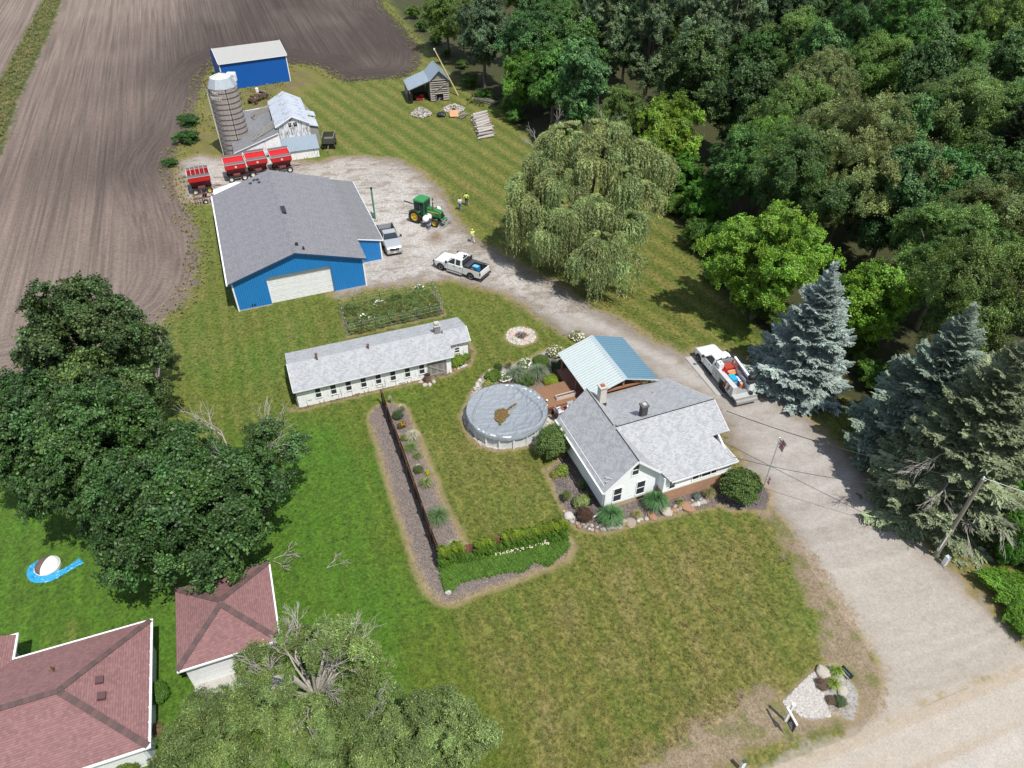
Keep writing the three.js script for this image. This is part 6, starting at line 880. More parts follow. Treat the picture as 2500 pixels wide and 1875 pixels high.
function person(label, p, turn, J, look) {
  const t = thing('person', label, 'person', p, turn), B = [], bone = (a, b, r0, r1, c) => B.push([J[a] || a, J[b] || b, r0, r1, c]), off = (a, v) => [a[0] + v[0], a[1] + v[1], a[2] + v[2]];
  const mid = (a, b, k) => [0, 1, 2].map((i) => lerp(J[a][i], J[b][i], k));
  bone('pelvis', mid('pelvis', 'chest', 0.5), 0.135, 0.125, 'trousers'); bone(mid('pelvis', 'chest', 0.42), 'chest', 0.13, 0.15, 'shirt'); bone('chest', 'neck', 0.12, 0.062, 'shirt');
  bone('neck', mid('neck', 'head', 0.7), 0.056, 0.054, 'skin');
  for (const s of ['L', 'R']) {
    bone('chest', 'shoulder' + s, 0.105, 0.072, 'shirt'); bone('shoulder' + s, mid('shoulder' + s, 'elbow' + s, 0.75), 0.066, 0.052, 'shirt'); bone(mid('shoulder' + s, 'elbow' + s, 0.75), 'elbow' + s, 0.046, 0.042, look.longSleeve ? 'shirt' : 'skin'); bone('elbow' + s, 'wrist' + s, 0.042, 0.028, look.longSleeve ? 'shirt' : 'skin');
    bone('pelvis', 'hip' + s, 0.12, 0.1, 'trousers'); bone('hip' + s, 'knee' + s, 0.095, 0.064, 'trousers'); bone('knee' + s, 'ankle' + s, 0.062, 0.045, 'trousers'); bone('ankle' + s, 'toe' + s, 0.046, 0.036, 'shoes');
  }
  const body = fieldMesh(104, 0.98, [J.pelvis[0], 0.92, J.pelvis[2]], B, 0.018, (c, q) => (c === 'shirt' && look.band && (Math.abs(q.y - 1.13) < 0.03 || Math.abs(Math.abs(q.x) - 0.1) < 0.02) ? [0.55, 0.56, 0.5] : c === 'skin' ? SKIN : look[c]));
  const parts = [body], place = (g, at, q, mirror) => { const h = g.clone(); if (mirror) { h.scale(-1, 1, 1); const ix = h.attributes.position; for (const k of ['position', 'normal', 'color']) { const a = h.attributes[k].array; for (let i = 0; i < ix.count; i += 3) for (let c = 0; c < 3; c++) { const w = a[(i + 1) * 3 + c]; a[(i + 1) * 3 + c] = a[(i + 2) * 3 + c]; a[(i + 2) * 3 + c] = w; } } } h.applyQuaternion(q).translate(...at); h.deleteAttribute('uv'); parts.push(h); };
  for (const s of ['L', 'R']) { const d = V(...J['wrist' + s]).sub(V(...J['elbow' + s])).normalize(); place(handGeo, J['wrist' + s], new THREE.Quaternion().setFromUnitVectors(V(0, -1, 0), d), s === 'L'); }
  const hq = new THREE.Quaternion().setFromEuler(new THREE.Euler((look.nod || 0) * D, (look.face || 0) * D, 0, 'YXZ')); place(headGeo, J.head, hq);
  const m = shade(new THREE.Mesh(mergeGeometries(parts), new THREE.MeshStandardMaterial({ vertexColors: true, roughness: 0.85 }))); m.name = 'body'; t.add(m);
  const hairG = look.cap ? join([new THREE.SphereGeometry(0.102, 18, 10, 0, 6.2832, 0, 1.5).translate(0, 0.15, -0.005), disc(0.11, 0.014, 0, 0.155, 0.07, 18)]) : new THREE.SphereGeometry(0.103, 18, 12, 0, 6.2832, 0, 1.75).rotateX(-0.5).translate(0, 0.14, -0.012);
  part(t, look.cap ? 'cap' : 'hair', hairG.applyQuaternion(hq).translate(...J.head), look.cap ? std(...look.cap, 0.8) : std(0.035, 0.025, 0.02, 0.8));
  return t;
}
const stand = (o = {}) => ({ pelvis: [0, 0.96, 0], chest: [0, 1.32, 0.02], neck: [0, 1.5, 0], head: [0, 1.56, 0.02], shoulderL: [0.185, 1.43, 0], shoulderR: [-0.185, 1.43, 0], elbowL: [0.25, 1.16, -0.03], elbowR: [-0.25, 1.16, -0.03], wristL: [0.25, 0.92, 0.07], wristR: [-0.25, 0.92, 0.07], hipL: [0.095, 0.9, 0], hipR: [-0.095, 0.9, 0], kneeL: [0.1, 0.5, 0.02], kneeR: [-0.1, 0.5, 0.02], ankleL: [0.1, 0.08, -0.02], ankleR: [-0.1, 0.08, -0.02], toeL: [0.11, 0.045, 0.15], toeR: [-0.11, 0.045, 0.15], ...o });
const walk = (o = {}) => stand({ kneeL: [0.1, 0.52, 0.2], ankleL: [0.1, 0.1, 0.22], toeL: [0.1, 0.06, 0.38], kneeR: [-0.1, 0.5, -0.06], ankleR: [-0.1, 0.13, -0.32], toeR: [-0.1, 0.05, -0.18], elbowL: [0.25, 1.17, -0.12], wristL: [0.24, 0.95, -0.05], elbowR: [-0.25, 1.17, 0.06], wristR: [-0.22, 0.98, 0.22], ...o });
person('person in white shirt and blue jeans walking off across the lawn', [-6.61, -85.13], 172, walk(), { shirt: [0.66, 0.66, 0.68], trousers: [0.12, 0.19, 0.32], shoes: [0.3, 0.24, 0.16] });
person('person in yellow-green shirt and dark trousers standing on the lawn', [-5.89, -86.50], 185, stand({ elbowL: [0.32, 1.2, -0.06], wristL: [0.24, 1.02, 0.12], elbowR: [-0.32, 1.2, -0.06], wristR: [-0.24, 1.02, 0.12] }), { shirt: [0.5, 0.72, 0.04], trousers: [0.02, 0.03, 0.05], shoes: [0.02, 0.02, 0.02], band: true });
person('person in pale yellow shirt, cap and grey trousers walking at the drive edge', [-4.66, -76.83], 200, walk(), { shirt: [0.62, 0.75, 0.16], trousers: [0.46, 0.46, 0.45], shoes: [0.04, 0.035, 0.03], cap: [0.75, 0.72, 0.3] });
person('person in dark blue clothes crouching beside the tractor front wheel', [-10.24, -80.24], 150, { pelvis: [0, 0.5, -0.12], chest: [0, 0.84, 0.12], neck: [0, 1.0, 0.22], head: [0, 1.04, 0.27], shoulderL: [0.185, 0.94, 0.17], shoulderR: [-0.185, 0.94, 0.17], elbowL: [0.24, 0.72, 0.36], elbowR: [-0.24, 0.74, 0.34], wristL: [0.12, 0.7, 0.58], wristR: [-0.12, 0.74, 0.56], hipL: [0.1, 0.48, -0.1], hipR: [-0.1, 0.48, -0.1], kneeL: [0.16, 0.5, 0.3], kneeR: [-0.14, 0.08, 0.12], ankleL: [0.16, 0.1, 0.22], ankleR: [-0.14, 0.1, -0.34], toeL: [0.17, 0.05, 0.38], toeR: [-0.14, 0.05, -0.44] }, { shirt: [0.025, 0.04, 0.085], trousers: [0.11, 0.16, 0.26], shoes: [0.12, 0.06, 0.035], longSleeve: false, nod: 25 });
// ---------------------------------------------------------------- foliage
const leafMat = (rough = 0.5, through = 0.3) => new THREE.MeshPhysicalMaterial({ color: lin(1, 1, 1), vertexColors: true, roughness: rough, transmission: through, thickness: 0, side: THREE.DoubleSide, specularIntensity: 0.7 });
const M_LEAF = leafMat(), M_NEEDLE = leafMat(0.6, 0.1), M_BLADE = leafMat(0.55, 0.25), M_BARK = strk(0.15, 0.125, 0.105, 0.95), M_BARKPALE = strk(0.36, 0.33, 0.30, 0.95);
// many small kites: add(point, along, normal, length, width, tint)
class Leaves {
  constructor() { this.p = []; this.c = []; }
  add(o, d, n, l, w, k, warm = 0) {
    const s = V().crossVectors(d, n).normalize().multiplyScalar(w / 2), m = o.clone().addScaledVector(d, l * 0.45), t = o.clone().addScaledVector(d, l).addScaledVector(n, -l * 0.12), a = m.clone().add(s), b = m.clone().sub(s);
    m.addScaledVector(n, 0);
    for (const q of [o, a, t, o, t, b]) this.p.push(q.x, q.y, q.z);
    for (let i = 0; i < 6; i++) this.c.push(k * (1 + warm), k, k * (1 - warm));
  }
  geo() { const g = new THREE.BufferGeometry(); g.setAttribute('position', new THREE.Float32BufferAttribute(this.p, 3)); g.setAttribute('color', new THREE.Float32BufferAttribute(this.c, 3)); g.computeVertexNormals(); return g; }
}
const dirOf = () => { const z = rr(-1, 1), a = rr(0, 2 * Math.PI), q = Math.sqrt(1 - z * z); return V(q * Math.cos(a), z, q * Math.sin(a)); };
// a clump of leaves about one metre in radius
function leafClump(seed, n, l, w, droop = 0.2, vary = 0.8, pale = 0, twigs = 11) {
  rnd = rngOf(seed); const L = new Leaves(), T = [...Array(twigs)].map(() => { const d = dirOf(); d.y = d.y * 0.75 + 0.25; return d.normalize().multiplyScalar(rr(0.62, 1.22)); });
  for (let i = 0; i < n; i++) {
    const e = T[i % twigs], t = Math.pow(rnd(), 0.55), o = e.clone().multiplyScalar(t).addScaledVector(dirOf(), 0.1 + 0.2 * rnd()); o.y -= droop * 0.25 * t * t;
    const nn = e.clone().multiplyScalar(0.45).add(V(0, 0.6, 0)).addScaledVector(dirOf(), 0.95).normalize(), al = V().crossVectors(nn, dirOf()).normalize().addScaledVector(e, 0.3).addScaledVector(V(0, -1, 0), droop).normalize(), k = rnd() < pale ? rr(1.7, 2.6) : 1 + vary * (rnd() - 0.5) * 1.2;
    L.add(o, al, nn, l * rr(0.65, 1.3), w * rr(0.65, 1.3), k, k > 1.6 ? -0.06 : rr(-0.1, 0.1));
  }
  return L.geo();
}
const CL = {
  broad: [1, 2, 3].map((s) => leafClump(s, 620, 0.19, 0.145)),
  maple: [4, 5, 6].map((s) => leafClump(s, 560, 0.2, 0.175, 0.35, 0.9, 0.1)),
  fine: [7, 8, 9].map((s) => leafClump(s, 950, 0.16, 0.085, 0.1, 0.9, 0.03, 14)),
  feather: [10, 11, 12].map((s) => leafClump(s, 850, 0.24, 0.07, 0.35, 0.7, 0.05, 15)),
};
// limbs: tapered tubes from the trunk to given tips
function limbGeo(base, h0, tips, r) {
  const g = [], K = 3, fork = [base[0], h0, base[1]];
  g.push(rod([base[0], -0.1, base[1]], [base[0], h0 * 0.5, base[1]], r, r * 0.85, 8, true), rod([base[0], h0 * 0.5, base[1]], fork, r * 0.85, r * 0.7, 8, true));
  tips.forEach((t) => { let p = V(...fork); const e = V(...t), q = p.clone().lerp(e, 0.5).add(V(rr(-0.3, 0.3), (e.y - p.y) * 0.12 + 0.2, rr(-0.3, 0.3))); g.push(rod(p.toArray(), q.toArray(), r * 0.45, r * 0.28, 6, true), rod(q.toArray(), e.toArray(), r * 0.28, r * 0.08, 5, true)); });
  return join(g);
}
const instanced = (geo, mat, list) => { const m = new THREE.InstancedMesh(geo, mat, list.length); list.forEach((q, i) => { m.setMatrixAt(i, q.m); m.setColorAt(i, q.c); }); return shade(m); };
const quatUp = (d) => new THREE.Quaternion().setFromUnitVectors(V(0, 1, 0), d);
// crown: big lumps covered with leaf clumps. o: H height, b crown base, R radius, lumps, lump size, clump size, colour [r,g,b], top 'round' | 'tall' | 'cone'
function crownList(o) {
  const out = [], lumps = [], C0 = (o.H + o.b) / 2, hy = (o.H - o.b) / 2;
  for (let i = 0; i < o.lumps; i++) {
    const y = 1 - (2 * (i + 0.5)) / o.lumps, a = i * 2.39996 + rr(-0.5, 0.5), q = Math.sqrt(1 - y * y), f = o.fill ?? 0.66; let k = rr(0.75, 1.12);
    if (o.top === 'cone') k *= 0.75 + 0.5 * (0.5 - y * 0.5);
    if (o.top === 'tall') k *= rr(0.75, 1.1);
    lumps.push([Math.cos(a) * q * o.R * f * k, C0 + y * hy * (o.top === 'tall' ? 0.85 : 0.72) * rr(0.85, 1.08), Math.sin(a) * q * o.R * f * k, o.lump * rr(0.75, 1.2), rr(0.82, 1.2)]);
  }
  if (!o.hollow) lumps.push([0, C0, 0, o.lump * 1.3, 0.8]);
  for (const [x, y, z, r, tone] of lumps) {
    const n = Math.round((o.dens ?? 1) * 3.1 * (r / o.clump) ** 2 + 4);
    for (let j = 0; j < n; j++) {
      const d = dirOf(); if (d.y < -0.5 && rnd() < 0.75) continue;
      const k = r * rr(0.5, 1.18), s = o.clump * rr(0.6, 1.3), sq = o.top === 'tall' ? 1.35 : 0.85, p = V(x + d.x * k, y + d.y * k * sq, z + d.z * k);
      if (p.y < (o.low ?? 0.5)) continue;
      const m = new THREE.Matrix4().compose(p, quatUp(d.clone().lerp(V(0, 1, 0), 0.3).normalize()).multiply(new THREE.Quaternion().setFromAxisAngle(V(0, 1, 0), rr(0, 6.28))), V(s, s * rr(0.65, 0.95), s));
      const t = (o.bright || 1) * tone * rr(0.72, 1.28), yel = rr(-0.1, 0.08) * (o.yellow ?? 1);
      out.push({ m, c: lin(o.c[0] * t * (1 + yel), o.c[1] * t, o.c[2] * t * (1 - yel)) });
    }
  }
  return { out, lumps };
}
function makeTree(name, label, p, o, group) {
  rnd = rngOf(o.seed); const t = thing(name, label, o.cat || 'tree', p, 0, group), { out, lumps } = crownList(o);
  const tips = lumps.filter((_, i) => i % (o.tipEvery || 1) === 0).map((l) => [l[0] * 0.9, l[1], l[2] * 0.9]);
  part(t, 'trunk', limbGeo([0, 0], o.b + (o.H - o.b) * 0.18, tips, o.trunk || 0.12 + o.H * 0.014), o.bark || M_BARK);
  const cr = instanced(o.leaf, o.mat || M_LEAF, out); cr.name = 'crown'; cr.userData.kind = 'stuff'; t.add(cr);
  return t;
}
function recolour(t, k) { t.traverse((q) => { if (q.isInstancedMesh) { q.instanceColor = q.instanceColor.clone(); const a = q.instanceColor.array; for (let i = 0; i < a.length; i++) a[i] *= k[i % 3]; } }); return t; }
// bare twigs and dead limbs
function bareLimbs(list, depth, seed, spread = 0.6, shrink = 0.66) {
  rnd = rngOf(seed); const g = [];
  const grow = (p, d, l, r, k) => { const mid = p.clone().addScaledVector(d, l * 0.5).addScaledVector(dirOf(), l * 0.06), e = p.clone().addScaledVector(d, l).addScaledVector(dirOf(), l * 0.1); g.push(rod(p.toArray(), mid.toArray(), r, r * 0.85, 5, true), rod(mid.toArray(), e.toArray(), r * 0.85, r * 0.6, 5, true)); if (!k) return; const n = k > 2 ? 3 : 4; for (let i = 0; i < n; i++) { const s = i ? p.clone().lerp(e, rr(0.35, 1)) : e; grow(s, d.clone().addScaledVector(dirOf(), spread).normalize(), l * shrink * rr(0.7, 1.2), Math.max(0.012, r * 0.55), k - 1); } };
  for (const [p, d, l, r] of list) grow(V(...p), V(...d).normalize(), l, r, depth);
  return join(g);
}
// ---- maple group on the left
const MAPLE = [0.078, 0.13, 0.036];
makeTree('maple_tree', 'tallest dark green maple rising on the left beside the ploughed field', [-30.6, -41.6], { seed: 101, H: 17.4, b: 2.5, R: 5.7, lumps: 32, lump: 1.5, clump: 0.9, c: MAPLE, leaf: CL.maple[0], top: 'cone', dens: 1.0 });
makeTree('maple_tree', 'wide dark maple reaching over the corner of the red garage roof', [-21.2, -30.3], { seed: 102, H: 11.4, b: 1.6, R: 6.3, lumps: 32, lump: 1.6, clump: 0.95, c: [0.055, 0.121, 0.028], leaf: CL.maple[1], dens: 1.0 });
makeTree('maple_tree', 'dark maple at the left picture edge above the blue tarp', [-33.6, -37.2], { seed: 103, H: 12, b: 2, R: 4.8, lumps: 18, lump: 1.6, clump: 0.9, c: [0.055, 0.121, 0.030], leaf: CL.maple[2] });
makeTree('maple_tree', 'dark maple in the middle of the big clump, shading the propane tank', [-28.3, -34.2], { seed: 108, H: 13, b: 2, R: 5.2, lumps: 20, lump: 1.7, clump: 0.95, c: [0.060, 0.127, 0.028], leaf: CL.maple[2] });
{
  const t = makeTree('thinning_tree', 'thinning tree with bare grey twigs at the right side of the maples', [-18.6, -35.6], { seed: 104, H: 8.6, b: 3.5, R: 4.4, lumps: 11, lump: 1.05, clump: 0.7, c: [0.069, 0.134, 0.038], leaf: CL.maple[0], dens: 0.62, hollow: true });
  part(t, 'bare_twigs', bareLimbs([[[-1, 4, 0.6], [0.3, 1, 0.4], 2.4, 0.09], [[-1.6, 4.4, -0.8], [-0.2, 1, -0.3], 2.6, 0.09], [[-0.4, 4.2, -1.6], [0.6, 0.9, -0.6], 2.6, 0.08], [[-1.2, 4, 1.8], [0.1, 0.8, 0.8], 2.2, 0.08], [[0, 5, 0], [0.6, 1, 0.1], 2.4, 0.07]], 3, 41), M_BARKPALE);
}
{
  const p = [-31.63, -49.56], t = thing('dead_ash_tree', 'bare grey dead tree standing between the maple and the lawn', 'tree', p, 0);
  part(t, 'trunk', bareLimbs([[[0, 0, 0], [0.05, 1, -0.05], 3.2, 0.15], [[-1.1, 0, 0.3], [-0.15, 1, -0.1], 2.8, 0.12], [[-1.9, 0, -1.2], [-0.25, 1, 0.1], 2.5, 0.1]], 4, 42, 0.42, 0.7), M_BARKPALE);
  rnd = rngOf(421); const L = []; for (let i = 0; i < 60; i++) { const s = rr(0.3, 0.6); L.push({ m: new THREE.Matrix4().compose(V(rr(-2.4, 1.6), rr(1.5, 6), rr(-2.2, 1.2)), new THREE.Quaternion().setFromEuler(new THREE.Euler(rr(0, 6), rr(0, 6), 0)), V(s, s, s)), c: lin(0.06, 0.085, 0.028).multiplyScalar(rr(0.7, 1.2)) }); }
  const c = instanced(CL.feather[0], M_LEAF, L); c.name = 'crown'; c.userData.kind = 'stuff'; t.add(c);
}
// ---- feathery trees at the bottom
{
  const t = makeTree('locust_tree', 'light green feathery tree with dead grey limbs in front of the garage', [-11.2, -20.0], { seed: 105, H: 7.4, b: 1.6, R: 4.3, lumps: 24, lump: 0.85, clump: 0.62, c: [0.175, 0.245, 0.07], leaf: CL.feather[0], dens: 0.95, hollow: true, bark: M_BARKPALE, yellow: 0.6, fill: 0.85 });
  part(t, 'dead_limbs', bareLimbs([[[0, 2.2, 0], [0.1, 1, -0.35], 2.6, 0.09], [[0, 2.4, 0], [-0.8, 0.8, 0.2], 2.6, 0.09], [[0, 2.4, 0], [0.7, 0.9, -0.5], 2.4, 0.08], [[0, 3, 0], [0.2, 1, 0.5], 2.2, 0.08], [[0.2, 2.6, 0.2], [0.9, 0.5, 0.6], 2.4, 0.1], [[-0.2, 2.6, 0], [-0.5, 0.8, -0.8], 2.4, 0.1]], 4, 43, 0.55, 0.66), M_BARKPALE);
  makeTree('locust_tree', 'light green feathery tree hanging into the picture at the bottom edge', [-15.8, -17.0], { seed: 106, H: 6, b: 1, R: 3.6, lumps: 20, lump: 0.9, clump: 0.64, c: [0.165, 0.235, 0.065], leaf: CL.feather[1], yellow: 0.6 });
  makeTree('locust_tree', 'pale green feathery tree at the bottom, rightmost of the three', [-4.2, -16.4], { seed: 107, H: 6.6, b: 1, R: 3.7, lumps: 22, lump: 0.9, clump: 0.64, c: [0.195, 0.265, 0.085], leaf: CL.feather[2], yellow: 0.5 });
  makeTree('locust_tree', 'pale green feathery tree between the dead-limbed one and the front lawn', [-8.6, -17.4], { seed: 109, H: 6.2, b: 1, R: 3.3, lumps: 18, lump: 0.9, clump: 0.62, c: [0.17, 0.24, 0.07], leaf: CL.feather[1], yellow: 0.6 });
}
// ---- willow
{
  rnd = rngOf(201);
  const strand = (seed, len) => { rnd = rngOf(seed); const L = new Leaves(); for (let s = 0; s < 22; s++) { const a = rr(-0.9, 0.9), out = rr(0.5, 1.4), hang = len * rr(0.55, 1.1); const p = V(0, 0, 0), q = (t) => { const e = Math.min(1, t * 2.2), f = Math.max(0, t - 0.25) / 0.75; return V(Math.sin(a) * out * e + 0.06 * Math.sin(t * 9 + s), 0.25 * Math.sin(e * 1.9) - hang * f * (0.5 + 0.5 * f), Math.cos(a) * out * e + 0.06 * Math.cos(t * 7 + s)); }; const n = 26; for (let i = 1; i < n; i++) { const t = i / n, o = q(t), d = q(t + 0.02).sub(o).normalize(), nn = dirOf().add(V(0, 0.4, 0)).normalize(), al = d.clone().addScaledVector(dirOf(), 0.5).normalize(); for (let k = 0; k < 2; k++) L.add(o, al.clone().addScaledVector(dirOf(), 0.4).normalize(), nn, rr(0.18, 0.32), rr(0.05, 0.08), 1 + 0.6 * (rnd() - 0.5), rr(-0.05, 0.12)); } } return L.geo(); };
  const T = thing('willow_tree', 'large weeping willow with hanging pale green branches beside the driveway', 'tree', [8.3, -74.5]), lists = [[], [], []];
  rnd = rngOf(202);
  const heads = [[-1, 13.6, -1.5, 1.9], [-3.4, 12.4, -2.4, 1.8], [2.2, 12.9, -2.2, 1.9], [4.8, 11.8, -1, 1.9], [-5.6, 10.6, -0.4, 1.8], [0.4, 12.2, 1.8, 1.9], [7.4, 10.2, -1.2, 1.8], [-7.2, 8.8, 1.2, 1.7], [-3.4, 10.4, 3, 1.9], [3.6, 10.2, 3, 1.8], [-6.2, 7.2, 3.8, 1.6], [-2.6, 7.4, 6.2, 1.7], [0.6, 8.2, 6.2, 1.8], [1.4, 5.6, 9.2, 1.7], [3, 4.2, 9.6, 1.4], [-0.4, 4.6, 9.4, 1.5], [6.4, 8, 2.2, 1.5], [-8.2, 6.4, 2.6, 1.4], [-1.6, 10.8, -5, 1.9], [3, 10.6, -5.2, 1.8], [8.6, 8.6, -3, 1.6], [4.6, 6.8, 5.4, 1.4], [-4.8, 5.2, 6, 1.3], [6, 9.2, -5, 1.7]];
  for (const h of heads) { h[0] *= 0.87; h[1] += 0.7 + rr(-0.5, 0.5); h[3] *= rr(0.75, 1.1); }
  for (const [x, y, z, r] of heads) for (let i = 0; i < 19; i++) { const a = rr(0, 6.28), q = r * Math.sqrt(rnd()), p = V(x + Math.cos(a) * q, y + rr(-0.3, 0.3) + 0.9 * (1 - (q / r) ** 2) - 0.3, z + Math.sin(a) * q), rot = new THREE.Quaternion().setFromAxisAngle(V(0, 1, 0), Math.atan2(Math.cos(a) + x * 0.1, Math.sin(a) + z * 0.1)), k = rr(0.75, 1.25), sy = k * Math.min(1.1, Math.max(0.45, (p.y - 0.4) / 4.6)) * rr(0.45, 1.2), t = rr(0.7, 1.3) * (0.85 + 0.3 * vn(x * 3, z * 3)); lists[i % 3].push({ m: new THREE.Matrix4().compose(p, rot, V(k, sy, k)), c: lin(0.30 * t * rr(0.85, 1.08), 0.365 * t, 0.145 * t) }); }
  part(T, 'trunk', limbGeo([0, 0], 2.6, heads.map((h) => [h[0] * 0.95, h[1] - 0.4, h[2] * 0.95]), 0.55), M_BARK);
  lists.forEach((l, i) => { const c = instanced(strand(211 + i, 3.9), M_LEAF, l); c.name = 'crown'; c.userData.kind = 'stuff'; T.add(c); });
  part(T, 'bare_twigs', bareLimbs([[[1.5, 11, -4], [0.2, 1, -0.1], 2, 0.05], [[-3, 11, -5], [-0.2, 1, -0.2], 2, 0.05], [[-5, 10, -3.5], [-0.4, 1, 0], 1.8, 0.05]], 3, 44), M_BARKPALE);
}
// ---- spruces
const frondGeo = (seed) => { rnd = rngOf(seed); const L = new Leaves(); const ax = (t) => V(0, -0.12 * Math.sin(t * 2.6) + 0.1 * t * t, t); for (let i = 0; i < 15; i++) { const t = 0.12 + 0.88 * (i / 14), o = ax(t); for (const s of [-1, 1]) { const len = 0.34 * (1 - t * 0.72) + 0.06; for (let j = 0; j < 9; j++) { const u = (j + rnd()) / 9, p = o.clone().add(V(s * len * u, -0.05 * u + rr(-0.02, 0.03), len * u * 0.75)); L.add(p, V(s * rr(0.3, 1), rr(-0.25, 0.5), rr(0.2, 1)).normalize(), V(rr(-0.5, 0.5), 1, rr(-0.5, 0.5)).normalize(), rr(0.09, 0.15), rr(0.05, 0.075), 1 + 0.6 * (rnd() - 0.5), 0); } } L.add(o, V(rr(-0.3, 0.3), 0.4, 1).normalize(), V(0, 1, 0.2).normalize(), 0.16, 0.07, 1.15, 0); } return L.geo(); };
const FROND = [301, 302].map(frondGeo);
function spruce(label, p, H, R, c, seed, o = {}) {
  rnd = rngOf(seed); const t = thing('spruce_tree', label, 'spruce', p), lists = [[], []];
  for (let y = o.b ?? 0.7; y < H - 0.15; y += 0.34 + 0.012 * (H - y)) { const f = 1 - y / H, len = R * Math.pow(f, 0.82) * (y < 1.6 ? 0.92 : 1), n = Math.round(6 + 7 * f), a0 = rr(0, 6.28);
    for (let i = 0; i < n; i++) { const a = a0 + (i / n) * 6.283 + rr(-0.25, 0.25), l = Math.max(0.35, len * rr(0.6, 1.18)), pitch = lerp(-0.42, 0.25, f) + rr(-0.22, 0.22), rot = new THREE.Quaternion().setFromEuler(new THREE.Euler(pitch, a, 0, 'YXZ')), w = Math.min(l, 0.55 + l * 0.5) * 1.25, tn = rr(0.7, 1.25); if (o.gaps && rnd() < o.gaps) continue;
      lists[i % 2].push({ m: new THREE.Matrix4().compose(V(0, y + rr(-0.12, 0.12), 0), rot, V(w, w, l)), c: lin(c[0] * tn, c[1] * tn, c[2] * tn) });
      if (l > 1.6) for (const q of [0.5, 0.8]) { const s = l * 0.42, off = V(0, 0, l * q).applyQuaternion(rot); lists[(i + 1) % 2].push({ m: new THREE.Matrix4().compose(V(0, y, 0).add(off), new THREE.Quaternion().setFromEuler(new THREE.Euler(pitch - 0.12, a + rr(-0.7, 0.7), 0, 'YXZ')), V(s, s, s)), c: lin(c[0] * tn, c[1] * tn, c[2] * tn).multiplyScalar(rr(0.8, 1.2)) }); }
    } }
  part(t, 'trunk', rod([0, -0.1, 0], [0, H, 0], 0.1 + H * 0.012, 0.02, 8), M_BARK);
  lists.forEach((l, i) => { const k = instanced(FROND[i], M_NEEDLE, l); k.name = 'crown'; k.userData.kind = 'stuff'; t.add(k); });
  return t;
}
const BLUE = [0.33, 0.4, 0.37];
spruce('silvery blue spruce beside the white service truck', [26.0, -50.6], 12.8, 4.1, BLUE, 311);
spruce('tall blue-green spruce behind the drive, nearer to the service truck', [32.0, -41.6], 15, 4.6, [0.225, 0.29, 0.225], 312);
{ const t = spruce('tall olive green spruce beside the utility pole', [32.6, -36.2], 16.5, 5.3, [0.215, 0.255, 0.145], 313, { gaps: 0.1 }); part(t, 'dead_branches', bareLimbs([[[-1.5, 5, 1.5], [-0.8, -0.1, 0.8], 2.2, 0.05], [[0.5, 4, 2], [0, -0.1, 1], 2.2, 0.05], [[-2, 7, 0.8], [-1, 0, 0.5], 2, 0.04], [[-0.5, 3.4, 2.2], [-0.3, -0.2, 1], 2, 0.05]], 3, 45, 0.5), M_BARKPALE); }
spruce('grey-green spruce filling the right edge behind the two tall spruces', [38.5, -40.5], 15, 5.2, [0.17, 0.21, 0.12], 315);
spruce('dark green spruce deep in the wood at the right edge', [58.26, -81.79], 17, 5.0, [0.07, 0.1, 0.04], 314);
// ---- the wood: single trees that stand out, then the trees between them
const wood = (label, p, o, g) => makeTree(o.name || 'broadleaf_tree', label, p, { bright: 1.22, lumps: 16, b: o.H * 0.22, lump: o.R * 0.36, clump: 0.95, leaf: CL.broad[o.seed % 3], ...o }, g);
wood('bright yellow-green round tree at the lawn edge, left of the blue spruce', [24.66, -61.06], { seed: 401, H: 12.5, R: 6.1, lumps: 24, lump: 1.75, clump: 0.8, c: [0.157, 0.283, 0.025], low: 1.2, b: 1.5 });
wood('very large olive green tree with a broad dome crown', [36.23, -73.83], { seed: 402, H: 17.5, R: 9.0, lumps: 34, lump: 2.5, clump: 1.0, c: [0.16, 0.195, 0.06], leaf: CL.fine[0] });
wood('mid green rounded tree left of the large olive dome', [30.88, -83.51], { seed: 403, H: 13, R: 4.8, c: [0.123, 0.231, 0.030], leaf: CL.fine[1] });
wood('tall olive tree behind the large dome crown', [38.49, -94.29], { seed: 404, H: 18, R: 6, c: [0.15, 0.185, 0.06], leaf: CL.fine[2] });
wood('yellow-green tree just behind the willow', [20.49, -92.32], { seed: 405, H: 12, R: 4.6, c: [0.178, 0.283, 0.030] });
wood('silvery dark green tree at the corner of the ploughed field', [-4.82, -132.25], { seed: 406, H: 15, R: 5.2, c: [0.075, 0.12, 0.055], leaf: CL.maple[0] });
wood('olive green tree at the field edge, top of the wood', [-12.65, -152.47], { seed: 407, H: 11.5, R: 5, c: [0.116, 0.189, 0.030] });
wood('dark green broad tree behind the log piles', [3.71, -125.56], { seed: 408, H: 15, R: 6.2, c: [0.055, 0.128, 0.033], leaf: CL.maple[1] });
wood('fresh green tree leaning over the lawn behind the log stack', [1.79, -119.73], { seed: 409, H: 9.5, R: 4.2, c: [0.096, 0.206, 0.021], b: 1.2 });
wood('fresh green tree between the log stack and the willow', [6.30, -113.59], { seed: 410, H: 12, R: 4.6, c: [0.069, 0.163, 0.025], leaf: CL.maple[2] });
for (const [k, [x, y, l]] of [[1300, 75, 'tall silvery poplar, first of the upright row from the field'], [1395, 95, 'tall silvery poplar, second of the upright row'], [1480, 130, 'tall silvery poplar, third of the upright row, thin top'], [1555, 70, 'tall silvery poplar, rightmost of the upright row']].entries()) wood(l, [14.26, -123.50].map((v, i) => v + [[0, 0], [7.5, 2.5], [14, 7], [21.5, -1]][k][i]), { name: 'poplar_tree', seed: 420 + k, H: 20 + k, R: 4.6, b: 3, lumps: 22, lump: 1.5, clump: 0.85, top: 'tall', c: [0.125, 0.18, 0.085], leaf: CL.maple[k % 3] });
